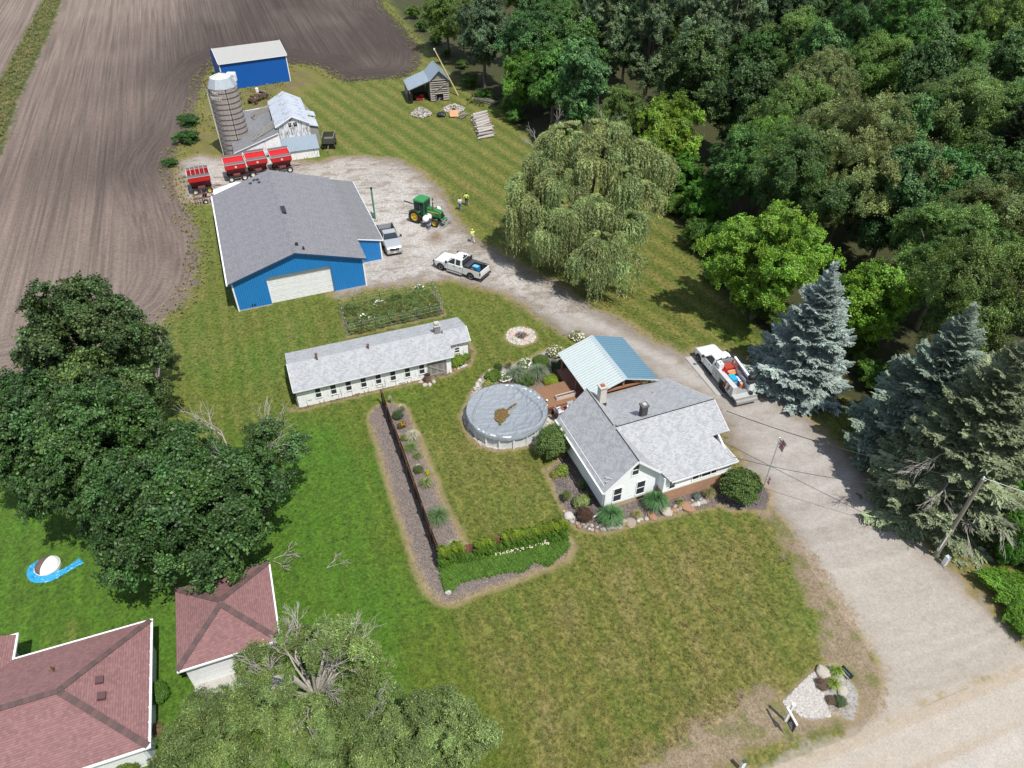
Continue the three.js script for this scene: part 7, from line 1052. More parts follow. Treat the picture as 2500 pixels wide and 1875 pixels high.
wood('light green larch-like tree at the top, left of the pair', [53.35, -119.65], { name: 'larch_tree', seed: 431, H: 22, R: 5.2, b: 3, top: 'cone', c: [0.082, 0.189, 0.046], leaf: CL.fine[0], lumps: 26, lump: 1.5 });
wood('light green larch-like tree at the top, right of the pair', [58.08, -114.70], { name: 'larch_tree', seed: 432, H: 23, R: 5.0, b: 3, top: 'cone', c: [0.089, 0.206, 0.038], leaf: CL.fine[1], lumps: 26, lump: 1.5 });
wood('yellow-green young tree directly behind the blue spruce', [33.16, -56.11], { seed: 433, H: 9, R: 3.4, c: [0.136, 0.258, 0.021] });
wood('green tree on the right, between the olive dome and the spruces', [40.82, -59.38], { seed: 434, H: 14, R: 6.0, c: [0.112, 0.197, 0.043], leaf: CL.fine[2] });
wood('olive green tree at the right edge above the spruces', [46.70, -61.10], { seed: 435, H: 15, R: 6.4, c: [0.13, 0.165, 0.045], leaf: CL.fine[0] });
wood('fresh green narrow tree at the right flank of the olive dome', [47.63, -75.09], { seed: 436, H: 13, R: 3.6, c: [0.075, 0.197, 0.046] });
{
  const protos = [
    makeTree('woodland_tree', 'dark broadleaf tree with a close crown inside the dense wood', [31.24, -99.89], { seed: 451, H: 14, b: 3.5, R: 4.9, lumps: 15, lump: 1.85, clump: 1.05, c: [0.063, 0.123, 0.030], leaf: CL.broad[0] }, 'dark trees crowded in the wood'),
    makeTree('woodland_tree', 'olive broadleaf tree with a loose crown inside the dense wood', [57.04, -93.66], { seed: 452, H: 15.5, b: 4, R: 5.2, lumps: 15, lump: 1.9, clump: 1.1, c: [0.096, 0.155, 0.040], leaf: CL.fine[1] }, 'olive trees crowded in the wood'),
    makeTree('woodland_tree', 'tall upright tree with silvery leaves inside the dense wood', [47.66, -135.54], { seed: 453, H: 17.5, b: 4, R: 4.3, lumps: 16, lump: 1.6, clump: 1.0, top: 'tall', c: [0.069, 0.128, 0.046], leaf: CL.maple[1] }, 'upright trees crowded in the wood'),
  ];
  rnd = rngOf(460);
  const taken = []; scene.traverse((q) => { if (q.isGroup && /tree|shed/.test(q.name)) taken.push([q.position.x, q.position.z, /willow/.test(q.name) ? 12 : /shed/.test(q.name) ? 9 : 4.2]); });
  let made = 0;
  for (let tries = 0; tries < 6000 && made < 125; tries++) {
    const z = -rr(33, 222), x = rr(-8, 30 + 0.52 * -z + 14); if (x > 0.66 * -z + 14) continue;
    if (S.woods.at(Math.min(x, 70), z) > -2.2 || (x < 44 && z > -47) || (x < 34 && z > -58)) continue;
    if (z > -100 && z < -52 && S.woods.at(Math.min(x, 70), z) > -3.5 && x < 24) continue;
    const near = 4.4 + 1.2 * rnd(); if (taken.some(([a, b, r]) => Math.hypot(a - x, b - z) < Math.max(near, r))) continue;
    taken.push([x, z, near]); const k = Math.floor(rnd() * 3), c = copy(protos[k], [x, z], rr(0, 360)), s = rr(0.78, 1.12); c.scale.set(s, s * rr(0.88, 1.12), s); const v = rr(0.95, 1.75), g = rr(0.95, 1.1); recolour(c, [v * rr(0.85, 1.08), v * g, v * rr(0.7, 0.95)]); made++;
  }
  // saplings and shrubs along the wood's edge
  const sh = makeTree('woodland_shrub', 'low green shrub at the shady edge of the wood', [21.91, -75.47], { seed: 454, cat: 'shrub', H: 3.4, b: 0.3, R: 2.0, lumps: 8, lump: 0.95, clump: 0.62, c: [0.082, 0.180, 0.021], leaf: CL.broad[1], low: 0.1 }, 'shrubs along the edge of the wood');
  const vine = makeTree('creeper_thicket', 'bright green creeper covering saplings between willow and yellow-green tree', [23.82, -81.70], { seed: 455, cat: 'thicket', H: 6, b: 0.2, R: 3.0, lumps: 13, lump: 1.2, clump: 0.65, c: [0.082, 0.231, 0.018], leaf: CL.broad[2], low: 0.1 });
  copy(vine, [21.73, -87.52], 80, 'bright green creeper thicket close behind the willow'); copy(vine, [24.03, -72.80], 200, 'bright green creeper thicket beside the yellow-green tree').scale.setScalar(0.75); copy(vine, [37.13, -36.22], 30, 'green thicket right of the utility pole').scale.setScalar(0.8); copy(vine, [35.79, -31.72], 150, 'green thicket at the right edge behind the pole').scale.setScalar(0.6);
  const e = [[880, 40], [905, 70], [935, 95], [960, 120], [985, 150], [1010, 190], [1040, 215], [1080, 245], [1110, 262], [1500, 545], [1545, 610], [1580, 640], [1480, 480], [1440, 455], [1400, 430], [1640, 700], [1690, 735], [2040, 1130], [2100, 1175], [2150, 1195], [2190, 1212], [1905, 890], [1880, 850], [1850, 800], [1835, 760]];
  const ep = [[-23.79, -179.19], [-20.03, -167.75], [-16.32, -159.11], [-13.37, -151.16], [-10.57, -142.45], [-7.89, -132.01], [-5.24, -126.08], [-1.98, -119.50], [0.30, -116.00], [21.35, -74.54], [22.39, -68.01], [23.53, -65.25], [21.61, -81.93], [19.81, -85.04], [17.91, -88.33], [25.18, -60.15], [26.76, -57.40], [32.39, -34.59], [33.55, -32.68], [34.82, -31.86], [35.79, -31.18], [32.51, -46.90], [32.43, -49.38], [32.38, -52.69], [32.73, -55.53]];
  ep.forEach((p) => { const c = copy(sh, [p[0] + rr(0, 1.5), p[1] + rr(-1, 0.5)], rr(0, 360)), s = rr(0.5, 1.05); c.scale.set(s, s * rr(0.6, 1), s); const v = rr(0.7, 1.25); recolour(c, [v * rr(0.9, 1.3), v, v]); });
  const bb1 = copy(sh, [34.07, -28.22], 40, 'bright green bush beside the drive at the right edge', 'bushes by the drive'); bb1.scale.set(0.8, 0.4, 1.1); recolour(bb1, [1.5, 1.5, 0.8]);
  const bb2 = copy(sh, [33.76, -26.46], 140, 'bright green low bush nearest the road at the right edge', 'bushes by the drive'); bb2.scale.set(0.6, 0.35, 0.9); recolour(bb2, [1.4, 1.45, 0.8]);
  for (const [p, k, l] of [[[-51.20, -114.23], 0.8, 'round green bush left of the silo, upper of two'], [[-49.01, -107.23], 0.85, 'round green bush left of the silo, lower of two'], [[-48.56, -98.71], 0.5, 'low green weeds at the field edge left of the wagons']]) { const c = copy(sh, p, rr(0, 360), l, 'bushes near the silo'); c.scale.set(k, k * 0.6, k); recolour(c, [0.6, 0.75, 0.9]); }
}
// ---------------------------------------------------------------- stones
rnd = rngOf(500);
const STONE = [1, 2, 3, 4, 5].map((s) => { const g = new THREE.IcosahedronGeometry(1, 1), p = g.attributes.position; for (let i = 0; i < p.count; i++) { const x = p.getX(i), y = p.getY(i), z = p.getZ(i), k = 0.72 + 0.5 * vn(x * 1.6 + s * 9, z * 1.6 + y * 2.1 + s); p.setXYZ(i, x * k, y * k * 0.7, z * k); } g.computeVertexNormals(); return flat(g); });
function stone(parent, p, s, m, y = 0.3, flatten = 1) { const q = part(parent, 'stone', STONE[Math.floor(rnd() * 5)], m || pick(M_STONE)); q.position.set(p[0], s * y * flatten, p[1]); q.scale.set(s * rr(0.8, 1.25), s * flatten, s * rr(0.8, 1.25)); q.rotation.y = rr(0, 6.28); return q; }
function along(pts, step, f) { for (let i = 0; i < pts.length - 1; i++) { const a = pts[i], b = pts[i + 1], L = Math.hypot(b[0] - a[0], b[1] - a[1]), n = Math.max(1, Math.round(L / step)); for (let k = 0; k < n; k++) f([lerp(a[0], b[0], (k + 0.5) / n), lerp(a[1], b[1], (k + 0.5) / n)], Math.atan2(-(b[1] - a[1]), b[0] - a[0])); } }
{
  const b = thing('stone_edging', 'pale rocks edging the flower bed in front of the house', 'rocks');
  along([[3.99, -35.79], [4.21, -35.01], [4.92, -34.24], [6.21, -33.89], [7.55, -34.10], [9.29, -34.77], [10.23, -35.08]], 0.3, (p) => stone(b, [p[0] + rr(-0.1, 0.1), p[1] + rr(-0.15, 0.1)], rr(0.12, 0.22)));
  along([[4.32, -35.36], [5.15, -34.44], [6.46, -34.24], [7.59, -34.44], [8.73, -34.72]], 0.34, (p) => stone(b, [p[0] + rr(-0.1, 0.1), p[1] + rr(-0.12, 0.12)], rr(0.09, 0.18)));
  along([[11.52, -35.50], [12.71, -35.87], [13.93, -36.30], [15.15, -36.75]], 0.24, (p) => { stone(b, p, rr(0.14, 0.24)); stone(b, [p[0] + rr(-0.2, 0.2), p[1] - rr(0.2, 0.45)], rr(0.1, 0.2)); });
  stone(b, [4.31, -35.22], 0.34, M_STONE[4]); stone(b, [13.32, -36.08], 0.55, M_STONE[3], 0.3, 0.6); stone(b, [10.58, -35.22], 0.42, M_STONE[3], 0.3, 0.6); stone(b, [8.89, -34.65], 0.4, M_STONE[2], 0.3, 0.5); stone(b, [11.71, -35.58], 0.4, M_STONE[1]);
  const q = thing('stone_edging', 'row of pale rocks along the back of the pool garden', 'rocks'); along([[-3.55, -49.37], [-3.19, -50.50], [-2.66, -51.78], [-2.12, -52.43], [-1.60, -52.87]], 0.28, (p) => stone(q, [p[0] + rr(-0.08, 0.08), p[1]], rr(0.13, 0.24)));
  const f = thing('fire_ring', 'ring of rocks with charred sticks in a round pebble patch', 'fire pit', FIREPIT);
  for (let i = 0; i < 13; i++) { const a = (i / 13) * 6.283; stone(f, [Math.cos(a) * rr(0.75, 0.95), Math.sin(a) * rr(0.75, 0.95)], rr(0.16, 0.3), pick([M_STONE[4], M_STONE[4], M_STONE[1], mot(0.5, 0.36, 0.3, 0.95)])); }
  for (let i = 0; i < 14; i++) { const a = rr(0, 6.28), r = rr(0.3, 0.6); part(f, 'charred_stick', rod([Math.cos(a) * r, 0.08, Math.sin(a) * r], [Math.cos(a + 2.6) * r, rr(0.15, 0.35), Math.sin(a + 2.6) * r], 0.035, 0.025, 5), pick([M_BLACK, M_RUST, M_OLDWOOD])); }
  const c = thing('stone_ring', 'few rocks laid around the rusty barrel by the coop door', 'rocks'); for (const p of [[-8.00, -50.49], [-7.53, -50.56], [-8.38, -50.91], [-7.22, -50.98]]) stone(c, p, rr(0.22, 0.3), pick([M_STONE[4], M_STONE[1]]));
  const d = thing('stone_edging', 'pale rocks edging the plants at the coop gable', 'rocks'); along([[-5.53, -52.64], [-4.88, -52.97], [-4.31, -53.46]], 0.3, (p) => stone(d, p, rr(0.13, 0.22)));
  const i1 = thing('boulder', 'large tan boulder beside the lilies in the pebble island', 'boulder', [19.41, -22.74]); stone(i1, [0, 0], 0.62, M_STONE[1], 0.25, 0.7).name = 'rock'; part(i1, 'chip', STONE[1], M_STONE[1]).scale.setScalar(0.15);
  const i2 = thing('boulder', 'small tan boulder right of the middle of the pebble island', 'boulder', [20.22, -21.60]); stone(i2, [0, 0], 0.36, M_STONE[1], 0.3, 0.8).name = 'rock'; part(i2, 'chip', STONE[2], M_STONE[1]).scale.setScalar(0.12);
  const j = thing('boulder', 'pale boulder at the corner of the ivy bed', 'boulder', [-4.36, -28.55]); stone(j, [0, 0], 0.26, M_STONE[4]).name = 'rock';
  const k = thing('boulder', 'flat tan stone in the fence bed among the grasses', 'boulder', [-7.60, -40.28]); stone(k, [0, 0], 0.3, M_STONE[1], 0.3, 0.5).name = 'rock';
}
// pebbles that nobody could count
function pebbles(name, label, n, where, s0, s1, c) { const L = []; let k = 0; while (L.length < n && k++ < n * 20) { const p = where(); if (!p) continue; const s = rr(s0, s1), t = rr(0.7, 1.1); L.push({ m: new THREE.Matrix4().compose(V(p[0], 0.012 + s * 0.3, p[1]), new THREE.Quaternion().setFromEuler(new THREE.Euler(rr(-0.3, 0.3), rr(0, 6), rr(-0.3, 0.3))), V(s * rr(0.8, 1.3), s, s * rr(0.8, 1.3))), c: lin(c[0] * t, c[1] * t * rr(0.94, 1), c[2] * t * rr(0.88, 1)) }); } const m = instanced(STONE[0], std(1, 1, 1, 0.95), L); m.name = numbered(name); tag(m, label, 'pebbles', null, 'stuff'); scene.add(m); }
pebbles('pebbles', 'pale pebbles laid around the round pool', 2600, () => { const a = rr(0, 6.28), r = rr(3.4, 4.7), p = [-0.44 + Math.cos(a) * r, -45.75 + Math.sin(a) * r]; return S.pbed.at(...p) < -0.12 ? p : null; }, 0.05, 0.13, [0.46, 0.43, 0.39]);
pebbles('pebbles', 'white pebbles covering the island by the road', 3200, () => { const p = [rr(11, 19), rr(-24, -16)]; return S.isle.at(...p) < -0.1 ? p : null; }, 0.03, 0.075, [0.46, 0.445, 0.43]);
pebbles('pebbles', 'pale pebbles around the fire ring', 700, () => { const a = rr(0, 6.28), r = rr(0.85, 1.5); return [FIREPIT[0] + Math.cos(a) * r, FIREPIT[1] + Math.sin(a) * r]; }, 0.05, 0.1, [0.5, 0.47, 0.43]);
pebbles('gravel', 'loose grey stones scattered over the gravel yard and drive', 5200, () => { const p = [rr(-32, 36), rr(-101, -24)], d = S.drive.at(...p); return d < -0.2 && p[1] < -62 && (rnd() < 0.25 || fbm(p[0] * 0.5, p[1] * 0.5 + 30, 3) > 0.5) ? p : null; }, 0.02, 0.055, [0.38, 0.345, 0.31]);
pebbles('wood_mulch', 'greyish wood chips covering the fence bed and house bed', 5200, () => { const p = [rr(-13, 18), rr(-49, -26)]; return S.fbed.at(...p) < -0.15 || S.hbed.at(...p) < -0.15 ? p : null; }, 0.03, 0.07, [0.24, 0.195, 0.175]);
// ---------------------------------------------------------------- plants of the beds
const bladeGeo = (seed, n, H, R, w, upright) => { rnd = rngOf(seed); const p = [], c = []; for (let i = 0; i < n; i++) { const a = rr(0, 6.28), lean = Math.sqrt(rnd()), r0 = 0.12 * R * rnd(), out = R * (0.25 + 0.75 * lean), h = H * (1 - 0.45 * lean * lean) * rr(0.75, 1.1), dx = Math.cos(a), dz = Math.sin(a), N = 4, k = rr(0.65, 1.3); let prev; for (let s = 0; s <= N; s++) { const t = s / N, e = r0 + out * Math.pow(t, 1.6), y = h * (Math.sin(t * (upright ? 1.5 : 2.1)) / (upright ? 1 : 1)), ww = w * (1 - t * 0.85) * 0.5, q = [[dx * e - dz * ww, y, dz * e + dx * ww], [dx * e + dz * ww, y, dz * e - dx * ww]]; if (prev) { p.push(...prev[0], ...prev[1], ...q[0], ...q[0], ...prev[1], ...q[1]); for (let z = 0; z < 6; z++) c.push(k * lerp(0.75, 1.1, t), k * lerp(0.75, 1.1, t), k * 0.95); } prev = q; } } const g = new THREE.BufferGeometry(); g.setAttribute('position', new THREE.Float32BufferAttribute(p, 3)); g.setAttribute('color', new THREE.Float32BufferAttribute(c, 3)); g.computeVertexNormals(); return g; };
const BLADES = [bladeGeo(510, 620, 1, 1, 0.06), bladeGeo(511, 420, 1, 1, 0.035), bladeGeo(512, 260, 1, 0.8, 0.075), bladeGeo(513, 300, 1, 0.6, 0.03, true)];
const bladeMats = {}; const bladeMat = (c) => (bladeMats[c] ??= new THREE.MeshPhysicalMaterial({ color: lin(...c.map((q) => q * 1.35)), vertexColors: true, roughness: 0.6, transmission: 0.25, thickness: 0, side: THREE.DoubleSide }));
function grassMound(label, p, R, H, c, k = 0, cat = 'ornamental grass', name = 'ornamental_grass') { const t = thing(name, label, cat, p, rr(0, 360)), m = part(t, 'blades', BLADES[k], bladeMat(c)); m.scale.set(R, H, R); m.userData.kind = 'stuff'; return t; }
function bush(label, p, R, H, c, leaf, o = {}) { rnd = rngOf(o.seed || Math.round(Math.abs(p[0] * 91 + p[1] * 37))); const t = thing(o.name || 'garden_bush', label, o.cat || 'bush', p), L = [], n = o.n || Math.round(26 * (R / 0.5) ** 1.3), s0 = o.clump || Math.min(0.42, R * 0.45);
  for (let i = 0; i < n; i++) { const d = dirOf(); d.y = Math.abs(d.y) * 1.1 - 0.1; const k = rr(0.55, 0.92), s = s0 * rr(0.75, 1.25), q = rr(0.75, 1.25); L.push({ m: new THREE.Matrix4().compose(V(d.x * (R - s * 0.6) * k, Math.max(s * 0.35, H * (0.42 + 0.5 * d.y * k)), d.z * (R - s * 0.6) * k), quatUp(d.clone().lerp(V(0, 1, 0), 0.4).normalize()), V(s, s * 0.85, s)), c: lin(c[0] * q * 1.5 * rr(0.9, 1.15), c[1] * 1.5 * q, c[2] * 1.4 * q) }); }
  part(t, 'stems', [...Array(5)].map((_, i) => rod([0, 0, 0], [Math.cos(i * 1.3) * R * 0.5, H * 0.6, Math.sin(i * 1.3) * R * 0.5], 0.03, 0.012, 5)), M_BARK);
  const m = instanced(leaf, M_LEAF, L); m.name = 'foliage'; m.userData.kind = 'stuff'; t.add(m);
  if (o.flower) { const F = []; for (let i = 0; i < (o.flowers || 40); i++) { const d = dirOf(); d.y = Math.abs(d.y); const s = rr(0.6, 1.4) * (o.fs || 0.07); F.push({ m: new THREE.Matrix4().compose(V(d.x * R * 0.92, H * (0.35 + 0.68 * d.y), d.z * R * 0.92), new THREE.Quaternion().setFromEuler(new THREE.Euler(rr(0, 6), rr(0, 6), 0)), V(s, s * 0.5, s)), c: lin(...o.flower.map((v) => v * rr(0.8, 1.1))) }); } const f = instanced(STONE[3], std(1, 1, 1, 0.8), F); f.name = 'blossom'; f.userData.kind = 'stuff'; t.add(f); }
  return t; }
const GRN = [0.07, 0.115, 0.02], BLG = [0.12, 0.165, 0.10];
bush('big round glossy green bush at the left house corner by the pool', [3.31, -41.73], 1.65, 3.0, [0.075, 0.125, 0.032], CL.broad[1], { n: 170, clump: 0.5 });
bush('big round glossy green bush at the right house corner by the flagpole', [17.59, -37.19], 1.7, 2.8, [0.07, 0.12, 0.028], CL.broad[2], { n: 170, clump: 0.5 });
grassMound('dense green grass mound at the house corner, nearest the downspout', [7.40, -34.72], 1.15, 1.35, [0.06, 0.15, 0.045], 0); grassMound('dense green grass mound between gable and brick wing', [10.92, -36.08], 1.1, 1.45, [0.055, 0.14, 0.045], 0);
grassMound('thin tan grass between the two green mounds', [9.40, -35.15], 0.5, 0.7, [0.24, 0.23, 0.09], 1); grassMound('small green grass tuft by the red flat stone', [12.89, -36.38], 0.45, 0.6, [0.16, 0.2, 0.05], 2); grassMound('tall straw coloured grass in front of the brick wall', [15.19, -37.04], 0.6, 1.15, [0.2, 0.19, 0.08], 1);
bush('light green variegated hosta below the left wall', [4.05, -39.68], 0.62, 0.6, [0.16, 0.22, 0.04], CL.broad[0], { name: 'hosta', cat: 'plant', clump: 0.3 }); bush('round pale green bush near the lower left of the house bed', [5.34, -36.30], 0.75, 0.9, [0.17, 0.21, 0.08], CL.maple[0], { clump: 0.3 }); bush('dark red-brown bush at the corner of the house bed', [5.47, -35.01], 0.72, 1.0, [0.075, 0.04, 0.028], CL.fine[0], { clump: 0.3 }); bush('slender green shrub at the left rim of the house bed', [4.20, -36.75], 0.45, 1.1, [0.09, 0.13, 0.03], CL.fine[1], { clump: 0.25 });
bush('low yellow-green plant under the house corner bush', [3.37, -39.28], 0.4, 0.35, [0.15, 0.17, 0.03], CL.fine[2], { name: 'garden_plant', cat: 'plant', clump: 0.22 }); bush('grey-blue low juniper in the bed by the brick wall', [14.30, -37.04], 0.45, 0.4, [0.12, 0.15, 0.14], CL.fine[1], { clump: 0.2 });
bush('dark shrub against the left house wall, middle', [5.47, -38.03], 0.4, 0.8, [0.05, 0.085, 0.025], CL.fine[0], { clump: 0.22 }); bush('dark shrub against the left house wall, near the front', [5.85, -36.97], 0.35, 0.7, [0.06, 0.08, 0.03], CL.fine[1], { clump: 0.22 });
// fence bed
grassMound('round blue-green grass cushion beside the long fence', [-5.52, -34.88], 1.1, 1.0, [0.085, 0.15, 0.055], 1); grassMound('pale silvery grass tuft at the ivy corner', [-4.24, -32.19], 0.75, 0.6, [0.3, 0.34, 0.22], 1); grassMound('pale feathery grass at the far end of the fence bed', [-9.63, -47.00], 0.7, 0.8, [0.34, 0.32, 0.22], 3); grassMound('pale fountain grass second from the far fence end', [-8.33, -43.60], 0.75, 0.75, [0.36, 0.35, 0.27], 1); grassMound('fresh green grass tuft in the middle of the fence bed', [-8.37, -42.25], 0.7, 0.7, [0.12, 0.19, 0.05], 1); grassMound('small green grass tuft behind the flat tan stone', [-7.74, -41.35], 0.5, 0.5, [0.12, 0.17, 0.04], 1); grassMound('olive grass tuft in the fence bed before the bare mulch', [-6.77, -38.38], 0.75, 0.65, [0.14, 0.18, 0.06], 2); grassMound('white plume grass at the far tip of the fence bed', [-10.77, -48.04], 0.35, 1.0, [0.5, 0.47, 0.4], 3);
bush('dark green shrub near the far end of the fence bed', [-9.88, -46.17], 0.55, 0.6, [0.05, 0.085, 0.03], CL.fine[0], { clump: 0.26 }); bush('green plant with orange blossom in the fence bed', [-9.46, -45.00], 0.42, 0.5, [0.08, 0.12, 0.03], CL.broad[1], { clump: 0.24, flower: [0.5, 0.12, 0.02], flowers: 22, name: 'flowering_plant', cat: 'plant' }); bush('bright yellow-green small plant in the fence bed', [-6.81, -39.50], 0.28, 0.3, [0.3, 0.32, 0.03], CL.broad[0], { clump: 0.18, name: 'garden_plant', cat: 'plant' }); bush('low dark plant left of the yellow-green one', [-7.54, -39.84], 0.45, 0.45, [0.07, 0.1, 0.03], CL.fine[2], { clump: 0.24, name: 'garden_plant', cat: 'plant' }); bush('small green plant beside the pale fountain grass', [-9.05, -43.52], 0.35, 0.35, [0.1, 0.14, 0.03], CL.broad[2], { clump: 0.2, name: 'garden_plant', cat: 'plant' });
// pool garden
grassMound('left of two large blue-green grass mounds behind the pool', [0.42, -51.46], 1.25, 1.3, BLG, 1); grassMound('right of two large blue-green grass mounds behind the pool', [2.41, -51.56], 1.3, 1.4, BLG, 1); grassMound('brownish feathery grass at the back of the pool garden', [-0.28, -52.98], 0.8, 0.9, [0.24, 0.2, 0.1], 3); grassMound('tall blue-grey reed grass under the pavilion eave', [3.83, -52.65], 0.9, 1.5, [0.1, 0.14, 0.1], 3);
bush('white flowering bush at the back of the pool garden', [1.26, -53.25], 0.7, 0.8, [0.12, 0.16, 0.05], CL.fine[0], { clump: 0.3, flower: [0.75, 0.73, 0.66], flowers: 90 }); bush('white flowering plant in the middle of the pool garden', [-0.61, -51.35], 0.7, 0.6, [0.12, 0.16, 0.05], CL.fine[1], { clump: 0.28, flower: [0.75, 0.74, 0.7], flowers: 110 }); bush('bright green leafy plants at the left of the pool garden', [-1.71, -51.46], 0.9, 0.7, [0.09, 0.15, 0.02], CL.broad[0], { clump: 0.34 }); bush('pale yellow-green plant at the pool rim', [-2.30, -50.30], 0.55, 0.5, [0.2, 0.23, 0.06], CL.broad[1], { clump: 0.26 }); bush('leafy green ground plants between the grasses and the pool', [1.16, -50.93], 1.0, 0.6, [0.055, 0.1, 0.018], CL.broad[2], { clump: 0.34 }); bush('yellow-green groundcover along the deck', [3.62, -51.03], 0.95, 0.45, [0.17, 0.22, 0.02], CL.fine[2], { clump: 0.3 }); bush('dark green shrub by the brown feathery grass', [-1.29, -52.81], 0.45, 0.6, [0.04, 0.075, 0.02], CL.fine[0], { clump: 0.24 }); bush('dark green shrub in the pavilion shade', [4.81, -52.65], 1.0, 1.1, [0.045, 0.085, 0.03], CL.fine[1], { clump: 0.36 }); bush('green shrub between the grasses and the pavilion', [2.75, -53.65], 0.95, 0.8, [0.07, 0.12, 0.022], CL.fine[2], { clump: 0.34 }); bush('pale flowering bush at the back corner of the pavilion', [4.15, -55.02], 0.85, 0.9, [0.15, 0.17, 0.07], CL.fine[0], { clump: 0.32, flower: [0.6, 0.55, 0.42], flowers: 70 }); bush('small pale bush beside the drive behind the pavilion', [6.41, -57.77], 0.8, 0.6, [0.18, 0.19, 0.1], CL.fine[1], { clump: 0.3, flower: [0.62, 0.6, 0.5], flowers: 60 });
// coop, island
bush('bright green hostas in front of the coop annex', [-5.20, -53.75], 0.95, 0.65, [0.12, 0.19, 0.02], CL.broad[0], { name: 'hosta', cat: 'plant', clump: 0.34 }); bush('green plants at the right end of the coop bed', [-4.46, -54.43], 0.55, 0.5, [0.1, 0.16, 0.02], CL.broad[1], { name: 'hosta', cat: 'plant', clump: 0.3 });
grassMound('upper green daylily in the pebble island beside the small sign', [20.18, -22.74], 0.62, 0.7, [0.17, 0.24, 0.03], 2, 'plant', 'daylily'); grassMound('lower green daylily in the pebble island', [19.72, -21.93], 0.6, 0.65, [0.16, 0.22, 0.03], 2, 'plant', 'daylily'); bush('purple-brown bush left of the daylilies', [19.04, -21.98], 0.45, 0.4, [0.14, 0.1, 0.075], CL.fine[0], { clump: 0.22 }); bush('brown bush in the lower pebble island', [19.28, -20.95], 0.38, 0.35, [0.15, 0.11, 0.08], CL.fine[1], { clump: 0.2 }); bush('dark green juniper in the lower pebble island', [19.76, -20.86], 0.46, 0.5, [0.07, 0.1, 0.045], CL.fine[2], { clump: 0.22 });
